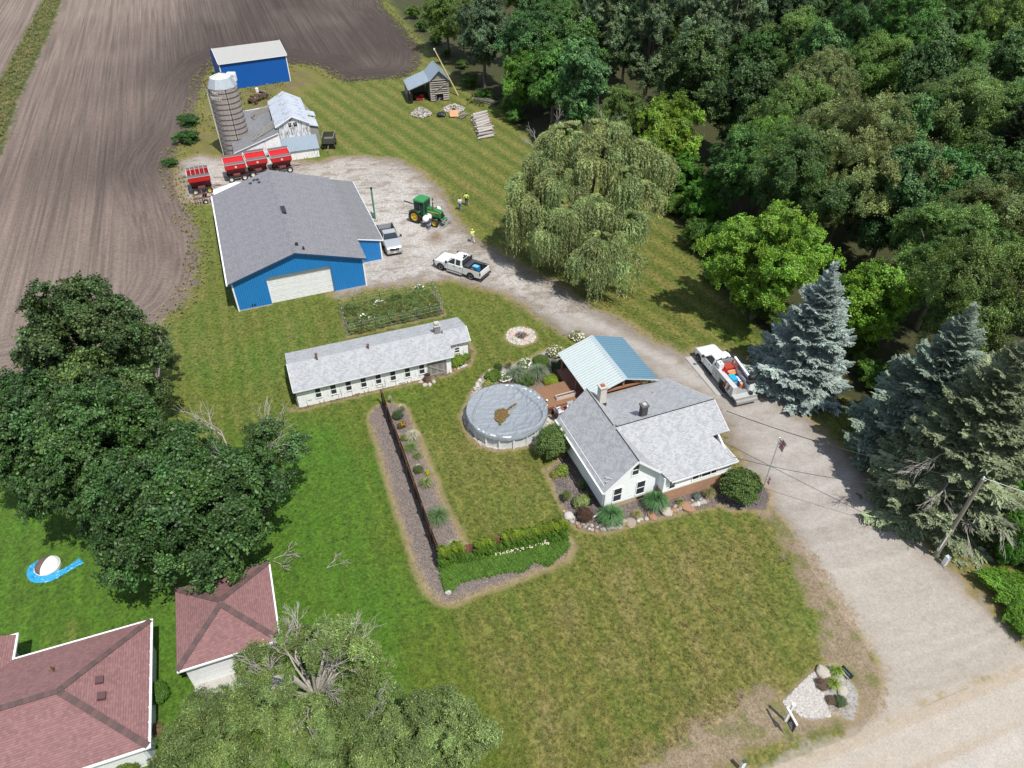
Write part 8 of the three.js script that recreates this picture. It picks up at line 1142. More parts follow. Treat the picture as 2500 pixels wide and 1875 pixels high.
// ---------------------------------------------------------------- long board fence and the ivy fence
{
  const a = [-11.38, -47.85], e = [-4.96, -30.65], L = Math.hypot(e[0] - a[0], e[1] - a[1]), turn = -Math.atan2(e[1] - a[1], e[0] - a[0]) / D, f = thing('board_fence', 'long brown board fence seen edge-on along the mulch bed', 'fence', a, turn); rnd = rngOf(520);
  for (let x = 0; x < L - 0.05; x += 0.15) { const k = (x / L), h = 1.75 + 0.05 * Math.sin(x * 1.1) + rr(-0.015, 0.015); part(f, 'fence_board', bb(x, x + 0.142, 0.04, h, -0.012 + 0.03 * Math.sin(x * 0.55), 0.012 + 0.03 * Math.sin(x * 0.55)), [M_FENCEWOOD, strk(0.1, 0.055, 0.036, 0.9), strk(0.14, 0.075, 0.05, 0.9)][Math.floor(x * 7) % 3]); }
  for (let x = 0; x <= L; x += 2.3) part(f, 'fence_post', bb(x - 0.05, x + 0.05, 0, 1.85, 0.045, 0.145), M_FENCEWOOD);
  part(f, 'fence_rail', bb(0, L, 0.35, 0.44, 0.045, 0.085), M_FENCEWOOD); part(f, 'fence_rail', bb(0, L, 1.4, 1.49, 0.045, 0.085), M_FENCEWOOD);
  const b = [3.74, -33.15], L2 = Math.hypot(b[0] - e[0], b[1] - e[1]), t2 = -Math.atan2(b[1] - e[1], b[0] - e[0]) / D, g = thing('ivy_fence', 'reddish board fence mostly hidden under green ivy', 'fence', e, t2);
  for (let x = 0.08; x < L2 - 0.05; x += 0.15) part(g, 'fence_board', bb(x, x + 0.142, 0.04, 1.95 + 0.04 * Math.sin(x * 2), -0.012, 0.012), strkRed(x));
  for (let x = 0.1; x <= L2; x += 2.25) part(g, 'fence_post', bb(x - 0.05, x + 0.05, 0, 1.85, -0.12, -0.02), M_FENCEWOOD);
  const H = thing('ivy_hedge', 'thick green ivy covering the short fence and the bed before it', 'ivy', e, t2), list = [];
  const hole = (x, y) => (Math.abs(x - 2.0) < 0.42 && y > 0.95) || (Math.abs(x - 4.1) < 0.36 && y > 1.25) || (Math.abs(x - 3.3) < 0.3 && y < 0.9 && y > 0.35);
  for (let i = 0; i < 1500; i++) { const x = rr(-0.1, L2 + 0.15), y = rr(0.1, 2.05 + 0.12 * Math.sin(x * 1.7)); if (hole(x, y)) continue; const back = rnd() < 0.25, s = rr(0.16, 0.3), q = rr(0.7, 1.3), top = smooth(y, 1.5, 1.9); list.push({ m: new THREE.Matrix4().compose(V(x, y, back ? rr(-0.3, -0.1) : rr(0.05, 0.3) * (1.2 - y * 0.2)), quatUp(V(rr(-0.4, 0.4), 0.6, back ? -0.6 : 0.9).normalize()), V(s, s * 0.8, s)), c: lin(0.1 * q * (1 + top * 0.9), 0.21 * q * (1 + top * 0.3), 0.02 * q) }); }
  for (let i = 0; i < 1500; i++) { const x = rr(-0.2, L2 + 0.1), w = lerp(2.0, 1.4, x / L2) * (0.72 + 0.55 * vn(x * 1.1, 4)), z = rr(0.1, w), s = rr(0.16, 0.3), q = rr(0.7, 1.3), y = 0.42 * (1 - (z / w) ** 1.5) * (0.4 + 1.1 * vn(x * 1.3, z * 1.3)); list.push({ m: new THREE.Matrix4().compose(V(x, Math.max(0.1, y), z), quatUp(V(rr(-0.4, 0.4), 1, rr(0, 0.6)).normalize()), V(s, s * 0.75, s)), c: lin(0.105 * q, 0.22 * q, 0.024 * q) }); }
  const m = instanced(CL.broad[0], M_LEAF, list); m.name = 'foliage'; m.userData.kind = 'stuff'; H.add(m); part(H, 'stems', [...Array(10)].map((_, i) => rod([i * 0.9 + 0.2, 0, 0.05], [i * 0.9 + 0.5, 1.7, 0.05], 0.025, 0.01, 5)), M_BARK);
  const bl = []; for (let i = 0; i < 170; i++) { const x = rr(L2 * 0.42, L2 * 0.86), s = rr(0.03, 0.06); bl.push({ m: new THREE.Matrix4().compose(V(x, rr(0.45, 0.75), rr(0.25, 0.55)), new THREE.Quaternion(), V(s, s, s)), c: lin(0.55, 0.52, 0.36) }); } const bm = instanced(STONE[2], std(1, 1, 1, 0.8), bl); bm.name = 'blossom'; bm.userData.kind = 'stuff'; H.add(bm);
}
function strkRed(x) { return (strkRed.m ??= [strk(0.2, 0.085, 0.05, 0.9), strk(0.23, 0.11, 0.07, 0.9), strk(0.17, 0.07, 0.045, 0.9)])[Math.floor(x * 7) % 3]; }
// ---------------------------------------------------------------- vegetable plot with its wire fence
{
  rnd = rngOf(530);
  const c = [[-17.88, -62.54], [-8.59, -65.96], [-7.08, -61.84], [-16.29, -58.08]], M_POSTG = std(0.05, 0.075, 0.05, 0.7), group = 'steel posts around the vegetable plot';
  const proto = thing('fence_post', 'thin dark steel post with white tip at the vegetable plot', 'fence post', c[0], 0, group); part(proto, 'shaft', rod([0, 0, 0], [0, 1.5, 0], 0.022, 0.022, 6), M_POSTG); part(proto, 'tip', rod([0, 1.5, 0], [0, 1.6, 0], 0.024, 0.024, 6), M_TRIM);
  let first = true; const N = [7, 6, 7, 5], names = ['back', 'drive', 'coop', 'barn'];
  c.forEach((p, i) => { const q = c[(i + 1) % 4]; for (let k = 0; k < N[i]; k++) { if (first) { first = false; continue; } copy(proto, [lerp(p[0], q[0], k / N[i]), lerp(p[1], q[1], k / N[i])], 0); } });
  for (let i = 0; i < 4; i++) { const p = c[i], q = c[(i + 1) % 4], w = thing('wire_fence', ['thin wire strung along the barn side of the vegetable plot', 'wire mesh on the drive side of the vegetable plot', 'thin wire along the coop side of the vegetable plot', 'wire mesh on the left end of the vegetable plot'][i], 'wire fence'); for (const y of [0.3, 0.7, 1.1, 1.4]) part(w, 'wire', rod([p[0], y, p[1]], [q[0], y, q[1]], 0.006, 0.006, 4), M_STEEL); if (i % 2) { const n = 22; for (let k = 1; k < n; k++) part(w, 'wire', rod([lerp(p[0], q[0], k / n), 0, lerp(p[1], q[1], k / n)], [lerp(p[0], q[0], k / n), 1.4, lerp(p[1], q[1], k / n)], 0.006, 0.006, 4), M_STEEL); } }
  const inside = (m) => { const u = rr(m, 1 - m), v = rr(m, 1 - m), t = (k) => lerp(lerp(c[0][k], c[1][k], u), lerp(c[3][k], c[2][k], u), v); return [t(0), t(1), u, v]; };
  const L = []; for (let i = 0; i < 900; i++) { const p = inside(0.05), row = Math.abs(Math.sin(p[3] * 12)), s = rr(0.2, 0.55) * (0.65 + 0.6 * row), q = rr(0.65, 1.4); if (vn(p[0] * 0.8, p[1] * 0.8) < 0.22) continue; L.push({ m: new THREE.Matrix4().compose(V(p[0], s * 0.5, p[1]), new THREE.Quaternion().setFromAxisAngle(V(0, 1, 0), rr(0, 6)), V(s, s * rr(0.8, 1.4), s)), c: lin(0.16 * q * rr(0.8, 1.3), 0.22 * q, 0.06 * q) }); }
  const m = instanced(CL.feather[0], M_LEAF, L); m.name = numbered('vegetables'); tag(m, 'tangled green vegetables and weeds filling the wire-fenced plot', 'vegetables', null, 'stuff'); scene.add(m);
  for (const [p, l, n] of [[[-13.78, -62.81], 'white flowering clump in the middle of the vegetable plot', 42], [[-14.94, -60.28], 'white flowering clump at the lower left of the vegetable plot', 34], [[-9.88, -65.76], 'white flowering clump at the upper right of the vegetable plot', 30]]) bush(l, p, 0.75, 1.0, [0.1, 0.14, 0.05], CL.feather[1], { clump: 0.3, flower: [0.78, 0.77, 0.72], flowers: n, fs: 0.075, name: 'flowering_plant', cat: 'plant' });
  bush('dark green leafy plant right of the middle of the vegetable plot', [-10.90, -64.05], 0.7, 0.7, [0.05, 0.1, 0.02], CL.broad[1], { clump: 0.32, name: 'vegetable_plant', cat: 'plant' });
}
// ---------------------------------------------------------------- firewood and logs
{
  rnd = rngOf(540); const cols = [[0.42, 0.385, 0.35], [0.3, 0.27, 0.25], [0.5, 0.46, 0.42]], split = rod([-0.24, 0, 0], [0.24, 0, 0], 0.085, 0.08, 5);
  const heap = (name, label, p, R, H, n, sx = 1) => { const L = []; for (let i = 0; i < n; i++) { const a = rr(0, 6.28), q = Math.sqrt(rnd()), x = Math.cos(a) * R * q * sx, z = Math.sin(a) * R * q, y = H * (1 - q) * rr(0.85, 1.05) + 0.08; L.push({ m: new THREE.Matrix4().compose(V(x, y, z), new THREE.Quaternion().setFromEuler(new THREE.Euler(rr(-0.7, 0.7), rr(0, 6.28), rr(-0.7, 0.7))), V(rr(0.8, 1.3), rr(0.8, 1.3), rr(0.8, 1.3))), c: lin(...pick(cols)).multiplyScalar(rr(0.75, 1.15)) }); } const m = instanced(split, std(1, 1, 1, 0.95), L); m.position.set(p[0], 0, p[1]); m.name = numbered(name); tag(m, label, 'firewood', null, 'stuff'); scene.add(m); };
  heap('firewood_heap', 'loose heap of pale split firewood in front of the log shed', [-14.85, -118.95], 1.55, 1.15, 330); heap('firewood_heap', 'ragged firewood heap behind the orange board', [-9.66, -120.99], 1.3, 0.95, 230, 1.4);
  const l0 = [[-6.48, -118.45], [-4.86, -108.21]], r0 = [[-4.59, -119.96], [-2.79, -109.23]], group = 'weathered logs in the long stack by the wood';
  let proto, k = 0; const lm = [mot(0.36, 0.33, 0.31, 0.95), mot(0.27, 0.245, 0.23, 0.95), mot(0.44, 0.41, 0.38, 0.95)];
  for (let lay = 0; lay < 3; lay++) for (let i = 0; i < 25 - lay * 3; i++) { const t = (i + 0.5 + lay * 1.4) / 25, a = [0, 1].map((q) => lerp(l0[0][q], l0[1][q], t)), b = [0, 1].map((q) => lerp(r0[0][q], r0[1][q], t)), cx = (a[0] + b[0]) / 2 + rr(-0.15, 0.15), cz = (a[1] + b[1]) / 2 + rr(-0.08, 0.08), turn = -Math.atan2(b[1] - a[1], b[0] - a[0]) / D + rr(-7, 7), len = Math.hypot(b[0] - a[0], b[1] - a[1]) * rr(0.95, 1.3), r = rr(0.1, 0.17);
    const q = thing('log', 'weathered grey log in the long stack at the wood edge', 'log', [cx, cz], turn, group, 0.16 + lay * 0.27); part(q, 'bark', rod([-len / 2, 0, 0], [len / 2, rr(-0.05, 0.08), 0], r, r * 0.85, 9, true), lm[k++ % 3]); part(q, 'cut_end', disc(r * 0.99, 0.02, -len / 2, 0, 0, 9, [0, 0, 90]), mot(0.3, 0.24, 0.18, 0.9)); part(q, 'cut_end', disc(r * 0.84, 0.02, len / 2, 0.02, 0, 9, [0, 0, 90]), mot(0.34, 0.28, 0.22, 0.9)); }
  const pl = thing('plywood_sheet', 'orange-tan board leaning on the firewood heap', 'board', [-9.40, -117.79], 10); part(pl, 'sheet', bb(-0.7, 0.7, 0.1, 1.15, -0.03, 0.03, [-38, 0, 0]), mot(0.55, 0.3, 0.16, 0.85)); part(pl, 'batten', bb(-0.7, 0.7, 0.5, 0.56, 0.05, 0.09, [-38, 0, 0]), M_CEDAR);
  const bt = thing('plank_stack', 'grey planks lying beside the orange board', 'planks', [-8.09, -118.12], 60); for (let i = 0; i < 9; i++) part(bt, 'plank', bb(-1.2, 1.2, 0.05 + (i % 3) * 0.08, 0.1 + (i % 3) * 0.08, -0.6 + i * 0.14, -0.48 + i * 0.14, [0, rr(-4, 4), 0]), pick([M_GREYWOOD, M_OLDWOOD]));
  const bg = thing('black_bag', 'black plastic sack at the left of the firewood', 'sack', [-11.47, -118.12]), gg = new THREE.IcosahedronGeometry(0.55, 2), pp = gg.attributes.position; for (let i = 0; i < pp.count; i++) { const w = 0.8 + 0.4 * vn(pp.getX(i) * 4 + 3, pp.getZ(i) * 4 + pp.getY(i) * 3); pp.setXYZ(i, pp.getX(i) * w * 1.3, Math.max(-0.35, pp.getY(i) * w * 0.7), pp.getZ(i) * w); } gg.computeVertexNormals(); part(bg, 'sack', gg.translate(0, 0.35, 0), std(0.012, 0.014, 0.025, 0.4)); part(bg, 'knot', bb(-0.06, 0.06, 0.62, 0.8, -0.06, 0.06), M_BLACK);
  const lp = thing('lumber_pile', 'grey weathered lumber lying in the shade at the wood edge', 'lumber', [-4.48, -125.04], -38); for (let i = 0; i < 14; i++) part(lp, 'board', bb(-2.2 + rr(-0.4, 0.4), 2.2 + rr(-0.4, 0.4), 0.06 + (i % 4) * 0.1, 0.13 + (i % 4) * 0.1, -0.8 + i * 0.12, -0.7 + i * 0.12, [0, rr(-5, 5), 0]), pick([M_GREYWOOD, M_OLDWOOD]));
  const g0 = [-9.32, -127.98], g1 = [-13.46, -133.02], po = thing('leaning_pole', 'long pale pole leaning beside the log shed roof', 'pole', g0); part(po, 'shaft', rod([0, 0, 0], [g1[0] - g0[0], 6.2, g1[1] - g0[1]], 0.13, 0.09, 8), mot(0.42, 0.33, 0.19, 0.9)); part(po, 'cleat', rod([(g1[0] - g0[0]) * 0.45 - 0.4, 2.8, (g1[1] - g0[1]) * 0.45], [(g1[0] - g0[0]) * 0.45 + 0.5, 2.9, (g1[1] - g0[1]) * 0.45], 0.04), M_STEEL); part(po, 'head', bb(g1[0] - g0[0] - 0.12, g1[0] - g0[0] + 0.12, 6.05, 6.35, g1[1] - g0[1] - 0.1, g1[1] - g0[1] + 0.1), M_WORNWHITE);
}
// ---------------------------------------------------------------- posts, wires, signs and other single things
const sagWire = (a, b, sag, r = 0.018) => new THREE.TubeGeometry(new THREE.CatmullRomCurve3([...Array(13)].map((_, i) => { const t = i / 12; return V(lerp(a[0], b[0], t), lerp(a[1], b[1], t) - sag * 4 * t * (1 - t), lerp(a[2], b[2], t)); })), 48, r, 5);
{
  const p = [30.35, -31.58], H = 8.3, t = thing('utility_pole', 'tall wooden utility pole among the spruces by the drive', 'utility pole', p); part(t, 'shaft', rod([0, 0, 0], [-0.1, H, 0.1], 0.17, 0.12, 10), strk(0.2, 0.18, 0.15, 0.95)); part(t, 'insulator', [rod([-0.1, H - 0.2, 0.1], [0.15, H - 0.15, 0.1], 0.04), rod([-0.1, H, 0.1], [-0.1, H + 0.2, 0.1], 0.05)], M_TRIM); part(t, 'conduit', rod([-0.17, 0.9, 0.15], [-0.17, 3.2, 0.17], 0.05, 0.05, 6), M_TRIM);
  single('power_line', 'twisted service wire from the utility pole to the house roof', 'wire', sagWire([p[0] - 0.1, H - 0.3, p[1] + 0.1], [17.3, 3.6, -43.1], 0.5, 0.03), M_PLASTIC); single('power_line', 'thin lower wire from the utility pole across the drive', 'wire', sagWire([p[0] - 0.1, H - 1.2, p[1] + 0.1], [16.6, 2.7, -39.0], 0.7, 0.02), M_PLASTIC);
  single('power_line', 'pale wire from the utility pole to the right', 'wire', sagWire([p[0] - 0.1, H + 0.1, p[1] + 0.1], [46, H + 0.6, -24], 0.5, 0.022), M_STEEL);
}
{
  const p = [18.82, -36.29], t = thing('flagpole', 'thin flagpole with two limp flags at the right house corner', 'flagpole', p), H = 7.2; part(t, 'shaft', rod([0, 0, 0], [0, H, 0], 0.04, 0.028, 8), M_STEEL); part(t, 'finial', new THREE.SphereGeometry(0.07, 10, 8).translate(0, H + 0.06, 0), M_CHROME);
  const flag = (y, h, w, f) => { const v = [], c = [], n = 26, m = 14, P = (i, j) => { const u = i / n, q = j / m; return [0.05 + w * u * 0.55 + 0.03 * Math.sin(q * 9), y - h * q - u * (0.55 + 0.35 * q) * h * 0.75, 0.22 * w * Math.sin(u * 9 + q * 2) * (0.3 + u)]; }; for (let i = 0; i < n; i++) for (let j = 0; j < m; j++) { v.push(...P(i, j), ...P(i, j + 1), ...P(i + 1, j), ...P(i + 1, j), ...P(i, j + 1), ...P(i + 1, j + 1)); const k = f((i + 0.5) / n, (j + 0.5) / m, i, j); for (let z = 0; z < 6; z++) c.push(...k); } const g = new THREE.BufferGeometry(); g.setAttribute('position', new THREE.Float32BufferAttribute(v, 3)); g.setAttribute('color', new THREE.Float32BufferAttribute(c, 3)); g.computeVertexNormals(); return g; };
  const FM = new THREE.MeshStandardMaterial({ vertexColors: true, roughness: 0.85, side: THREE.DoubleSide });
  part(t, 'flag', flag(H - 0.05, 0.8, 0.9, (u, q, i, j) => (u < 0.4 && q < 0.54 ? ((i + j) % 2 && i % 2 ? [0.6, 0.6, 0.62] : [0.02, 0.03, 0.1]) : Math.floor(q * 13) % 2 ? [0.5, 0.46, 0.48] : [0.25, 0.03, 0.06])), FM, 'limp red and white striped flag with a blue starred corner'); part(t, 'flag', flag(3.3, 0.6, 0.6, (u, q) => (Math.abs(u - 0.5) < 0.14 || Math.abs(q - 0.5) < 0.12 ? [0.5, 0.25, 0.32] : [0.68, 0.6, 0.62])), FM, 'small faded pink and white flag');
}
{
  const base = [16.21, -19.81], h = 1.75, a = [15.88, -19.78], e = [16.16, -18.73], t = thing('sign_post', 'white post with a dark sign hanging from its arm by the road', 'sign', base), A = [a[0] - base[0], h, a[1] - base[1]], E = [e[0] - base[0], h, e[1] - base[1]];
  part(t, 'post', bb(-0.06, 0.06, 0, 2.0, -0.06, 0.06), M_TRIM); part(t, 'arm', beam(A, E, 0.11, 0.11), M_TRIM); part(t, 'post_cap', bb(-0.09, 0.09, 2.0, 2.06, -0.09, 0.09), M_TRIM);
  const d = V(E[0] - A[0], 0, E[2] - A[2]).normalize(), s = (k, y) => [A[0] + d.x * k, y, A[2] + d.z * k], L = Math.hypot(E[0] - A[0], E[2] - A[2]);
  const pn2 = part(t, 'panel', slab([s(L * 0.42, 0.75), s(L * 0.95, 0.75), s(L * 0.95, 1.55), s(L * 0.42, 1.55)], 0.03), std(0.035, 0.02, 0.03, 0.5)); part(pn2, 'lettering', [0.95, 1.1, 1.3].map((y, i) => beam(s(L * (0.5 + 0.04 * i), y).map((v, q) => v + [d.z * -0.012, 0, d.x * 0.012][q]), s(L * (0.86 - 0.05 * i), y).map((v, q) => v + [d.z * -0.012, 0, d.x * 0.012][q]), 0.012, 0.05)), M_TRIM);
  part(t, 'hanger', [rod(s(L * 0.5, 1.55), s(L * 0.5, h), 0.012, 0.012, 4), rod(s(L * 0.88, 1.55), s(L * 0.88, h), 0.012, 0.012, 4)], M_DARK);
  const q = thing('address_sign', 'small dark slanted sign plate at the right of the pebble island', 'sign', [20.73, -22.60], -62); part(q, 'plate', bb(-0.42, 0.42, 0.3, 0.62, -0.02, 0.02, [-25, 0, 0]), std(0.02, 0.035, 0.055, 0.4)); part(q, 'stake', [bb(-0.3, -0.27, 0, 0.4, -0.05, -0.02), bb(0.27, 0.3, 0, 0.4, -0.05, -0.02)], M_DARK); part(q, 'plate_text', [bb(-0.3, 0.25, 0.44, 0.48, 0.02, 0.035, [-25, 0, 0])], M_STEEL);
  const mb = thing('mailbox_post', 'white post with dark top at the bottom edge by the road', 'mailbox', [12.91, -17.06], 10); part(mb, 'post', bb(-0.1, 0.1, 0, 1.05, -0.08, 0.08), M_WHITE); part(mb, 'cap', bb(-0.11, 0.11, 1.05, 1.12, -0.09, 0.09), std(0.03, 0.07, 0.06, 0.5));
  const pd = thing('utility_pedestal', 'short white utility pedestal on the grass near the pole', 'pedestal', [30.64, -30.88], 20); part(pd, 'cabinet', loft([ringX(-0.13, 0.13, 0, 0.85, 0.04), ringX(0.13, 0.13, 0, 0.85, 0.04)]), M_WHITE); part(pd, 'lid', bb(-0.15, 0.15, 0.85, 0.92, -0.15, 0.15), mot(0.5, 0.56, 0.58, 0.6));
}
{
  const a = [-21.42, -31.73], e = [-19.65, -32.25], t = thing('propane_tank', 'white propane tank half hidden below the big maple', 'propane tank', [(a[0] + e[0]) / 2 - 0.3, (a[1] + e[1]) / 2], -Math.atan2(e[1] - a[1], e[0] - a[0]) / D); part(t, 'tank', new THREE.CapsuleGeometry(0.48, 2.1, 10, 24).rotateZ(Math.PI / 2).translate(0, 0.68, 0), mot(0.6, 0.63, 0.66, 0.5)); part(t, 'valve_dome', disc(0.16, 0.16, 0, 1.2, 0, 14), M_STEEL); for (const x of [-0.7, 0.7]) part(t, 'saddle', bb(x - 0.08, x + 0.08, 0, 0.3, -0.35, 0.35), M_CONC);
}
{
  const c = [-32.81, -30.65], t = thing('covered_tub', 'round white and brown covered tub standing on a blue tarp', 'tub', c, 15); part(t, 'rim', disc(0.85, 0.22, 0, 0.11, 0, 26), mot(0.62, 0.62, 0.62, 0.7)); const half = (a) => new THREE.SphereGeometry(0.8, 20, 10, a, Math.PI, 0, Math.PI / 2).scale(1, 0.62, 1).translate(0, 0.2, 0); part(t, 'cover', half(1.2), M_TRIM, 'white half of the cover'); part(t, 'cover', half(1.2 + Math.PI), strk(0.13, 0.09, 0.08, 0.7), 'brown slatted half of the cover');
  const path = [[-33.56, -31.10], [-33.74, -30.55], [-33.17, -29.87], [-32.23, -29.87], [-31.54, -30.24], [-31.06, -30.75], [-30.67, -31.17]], wd = [0.5, 0.9, 1.0, 0.95, 0.5, 0.5, 0.7], v = [], n = 60, m = 14, cv = new THREE.CatmullRomCurve3(path.map((p) => V(p[0], 0, p[1])));
  const P = (i, j) => { const u = i / n, q = cv.getPoint(u), d = cv.getTangent(u), w = wd[Math.min(6, Math.floor(u * 6))] * (1 - (u * 6 % 1)) + wd[Math.min(6, Math.floor(u * 6) + 1)] * (u * 6 % 1), s = (j / m - 0.5) * w; return [q.x - d.z * s, 0.03 + 0.2 * vn(i * 0.5, j * 0.9) * Math.sin((j / m) * Math.PI) + 0.07 * vn(i * 1.4, j * 2.1), q.z + d.x * s]; };
  for (let i = 0; i < n; i++) for (let j = 0; j < m; j++) v.push(...P(i, j), ...P(i + 1, j), ...P(i, j + 1), ...P(i + 1, j), ...P(i + 1, j + 1), ...P(i, j + 1));
  single('blue_tarp', 'crumpled bright blue tarp lying on the grass at the left', 'tarp', tris(v), std(0.03, 0.3, 0.55, 0.4));
}
{
  const t = thing('blue_bin', 'small blue bin on the concrete in front of the garage', 'bin', [-17.20, -23.02]); part(t, 'body', loft([[0, 0.2], [0.55, 0.26]].map(([y, r]) => [...Array(14)].map((_, i) => [Math.cos(i / 14 * 6.283) * r, y, -Math.sin(i / 14 * 6.283) * r]))), std(0.02, 0.16, 0.5, 0.5)); part(t, 'rim', new THREE.TorusGeometry(0.26, 0.02, 6, 18).rotateX(Math.PI / 2).translate(0, 0.55, 0), std(0.03, 0.2, 0.55, 0.5));
  const s = thing('lawn_chair', 'white folding chair beside the blue bin at the garage', 'chair', [-17.60, -23.31], 30); part(s, 'seat', bb(-0.24, 0.24, 0.4, 0.44, -0.24, 0.24), M_TRIM); part(s, 'backrest', bb(-0.24, 0.24, 0.44, 0.95, -0.26, -0.22, [-10, 0, 0]), M_TRIM); for (const [x, z] of [[-0.22, -0.22], [0.22, -0.22], [-0.22, 0.22], [0.22, 0.22]]) part(s, 'leg', rod([x, 0, z], [x, 0.4, z], 0.018, 0.018, 5), M_STEEL);
  const g = thing('green_post', 'tall slim green post in the yard beside the blue barn', 'post', [-17.11, -82.33]); part(g, 'shaft', rod([0, 0, 0], [0, 4.3, 0], 0.11, 0.11, 12), std(0.05, 0.22, 0.16, 0.6)); part(g, 'cap', disc(0.14, 0.2, 0, 4.35, 0, 12), M_DARK); part(g, 'base', bb(-0.3, 0.3, 0, 0.25, -0.3, 0.3), M_CONC);
  const w = thing('yard_drum', 'grey drum standing at the foot of the green post', 'drum', [-17.43, -83.00]); part(w, 'body', disc(0.29, 0.85, 0, 0.43, 0, 18), mot(0.55, 0.57, 0.58, 0.6)); part(w, 'rim', [0.02, 0.3, 0.58, 0.85].map((y) => new THREE.TorusGeometry(0.295, 0.015, 5, 20).rotateX(Math.PI / 2).translate(0, y, 0)), M_STEEL);
  const rb = thing('rusty_barrel', 'rusty barrel among rocks beside the coop plank door', 'barrel', [-7.74, -50.91]); part(rb, 'body', disc(0.3, 0.9, 0, 0.45, 0, 18), M_RUST); part(rb, 'rim', [0.03, 0.32, 0.6, 0.9].map((y) => new THREE.TorusGeometry(0.305, 0.018, 5, 20).rotateX(Math.PI / 2).translate(0, y, 0)), mot(0.2, 0.13, 0.1, 0.8)); part(rb, 'lid_opening', disc(0.27, 0.01, 0, 0.905, 0, 18), M_BLACK);
  struct('concrete_pad', (() => { const A = [16.60, -54.55], B2 = [18.46, -49.01], n = [0.951, -0.309], w = 3.9, q = (p, k) => [p[0] + n[0] * k, 0.07, p[1] + n[1] * k]; return [slab([q(A, 0), q(B2, 0), q(B2, w), q(A, w)], 0.09)]; })(), M_CONC);
  const br = thing('fallen_branch', 'fallen grey branch lying on the green lawn', 'branch', [-13.08, -30.55]); part(br, 'twigs', bareLimbs([[[0, 0.06, 0], [1, 0.12, -0.4], 0.9, 0.025], [[0, 0.06, 0], [0.6, 0.1, -0.9], 0.8, 0.02]], 2, 551, 0.5), M_BARKPALE); const br2 = thing('brush_pile', 'small heap of dry twigs at the garage corner', 'twigs', [-17.01, -31.32]); part(br2, 'twigs', bareLimbs([[[0, 0.08, 0], [1, 0.2, -0.3], 1.0, 0.03], [[0, 0.08, 0.2], [0.8, 0.25, 0.5], 0.9, 0.03], [[-0.3, 0.08, 0], [-0.6, 0.2, 0.5], 0.8, 0.025]], 3, 552, 0.6), M_BARKPALE);
  bush('columnar green shrub at the right wall of the red-roofed house', [-21.17, -21.04], 0.62, 1.9, [0.05, 0.115, 0.012], CL.fine[1], { clump: 0.34, n: 120, seed: 77 }); bush('green shrub below the front gutter of the red-roofed house', [-21.58, -17.13], 0.8, 1.0, [0.08, 0.12, 0.02], CL.broad[0], { clump: 0.3, n: 70, seed: 78 }); bush('low shrub at the front left of the red-roofed house', [-24.25, -17.06], 0.7, 0.9, [0.07, 0.11, 0.02], CL.broad[1], { clump: 0.3, n: 60, seed: 79 }); bush('brown dry shrub along the right wall of the red-roofed house', [-20.66, -19.06], 0.5, 0.6, [0.14, 0.1, 0.06], CL.fine[0], { clump: 0.26, n: 40, seed: 80 });
}
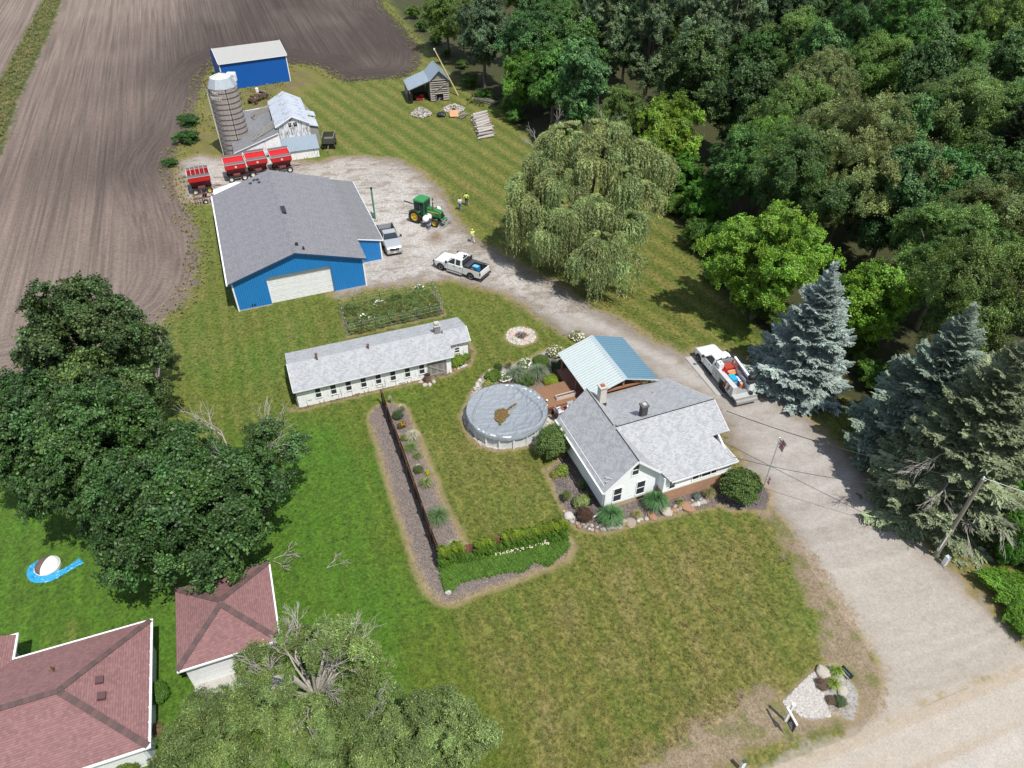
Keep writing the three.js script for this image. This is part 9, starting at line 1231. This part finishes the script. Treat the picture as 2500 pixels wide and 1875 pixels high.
// ---------------------------------------------------------------- tall grass at the field's edge and on the strip
{
  rnd = rngOf(560); const tuft = bladeGeo(561, 26, 1, 0.55, 0.06), L = []; let k = 0;
  while (L.length < 5200 && k++ < 200000) { const x = rr(-125, 6), z = rr(-205, -46), df = S.field.at(x, z), ds = S.strip.at(x, z), sc = S.scrub.at(x, z); let h = 0, dry = rnd(); if (Math.abs(df) < 1.1 + vn(x, z) && x < -18) h = rr(0.15, 0.4); else if (ds < -0.2) h = rr(0.25, 0.6); else if (sc < -0.5 && vn(x * 0.4, z * 0.4) > 0.5 && S.drive.at(x, z) > 0.8 && x < -40 && rnd() < 0.4) h = rr(0.2, 0.5); else continue; const q = rr(0.7, 1.3); L.push({ m: new THREE.Matrix4().compose(V(x, 0, z), new THREE.Quaternion().setFromAxisAngle(V(0, 1, 0), rr(0, 6)), V(h * 1.3, h, h * 1.3)), c: dry < 0.55 ? lin(0.36 * q, 0.31 * q, 0.14 * q) : lin(0.17 * q, 0.22 * q, 0.05 * q) }); }
  const m = instanced(tuft, M_BLADE, L); m.name = numbered('tall_grass'); tag(m, 'uncut grass and weeds along the ploughed field and its strip', 'grass', null, 'stuff'); scene.add(m);
  const L2 = []; for (let i = 0; i < 150; i++) { const t = i / 150, p = [lerp([-6.35, -127.61][0], [-3.20, -123.96][0], rnd()), lerp([-6.35, -127.61][1], [-3.20, -123.96][1], rnd())]; L2.push({ m: new THREE.Matrix4().compose(V(p[0] + rr(-1.5, 1.5), 0, p[1] + rr(-1.5, 1.5)), new THREE.Quaternion().setFromAxisAngle(V(0, 1, 0), rr(0, 6)), V(0.6, 0.5, 0.6)), c: lin(0.09, 0.12, 0.03) }); } const m2 = instanced(tuft, M_BLADE, L2); m2.name = numbered('tall_grass'); tag(m2, 'tall weeds around the shaded lumber', 'grass', null, 'stuff'); scene.add(m2);
}
{
  rnd = rngOf(570); const tuft = bladeGeo(571, 16, 1, 1.1, 0.16), L = []; let k = 0, col = [0, 0, 0];
  while (L.length < 16000 && k++ < 400000) { const z = -(15 + 80 * Math.pow(rnd(), 1.25)), x = rr(-0.72, 0.66) * -z; if (x > 48 || x < -42 || S.field.at(x, z) < 1 || S.drive.at(x, z) < 0.3 || S.road.at(x, z) < 0.3 || S.woods.at(x, z) < 0 || S.fbed.at(x, z) < 0.3 || S.hbed.at(x, z) < 0.3 || S.pbed.at(x, z) < 0.2 || S.isle.at(x, z) < 0.2 || S.gard.at(x, z) < 0.2 || S.cbed.at(x, z) < 0.2 || S.verge.at(x, z) < 0.4 || S.dirt.at(x, z) < 0.2 || Math.hypot(x - FIREPIT[0], z - FIREPIT[1]) < 1.9) continue;
    ground(x, z, col); const q = rr(0.9, 1.6), s = rr(0.1, 0.2), g = (col[0] + col[1] + col[2]) / 0.22; L.push({ m: new THREE.Matrix4().compose(V(x, 0, z), new THREE.Quaternion().setFromAxisAngle(V(0, 1, 0), rr(0, 6.28)), V(s, s * rr(0.3, 0.6), s)), c: lin(col[0] * q * 1.25 / clamp(g, 0.8, 1.25), col[1] * q * 1.25 / clamp(g, 0.8, 1.25), col[2] * q * 1.25 / clamp(g, 0.8, 1.25)) }); }
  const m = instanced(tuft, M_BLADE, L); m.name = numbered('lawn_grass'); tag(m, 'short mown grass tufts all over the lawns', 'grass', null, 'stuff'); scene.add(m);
}
renderer.render(scene, camera);
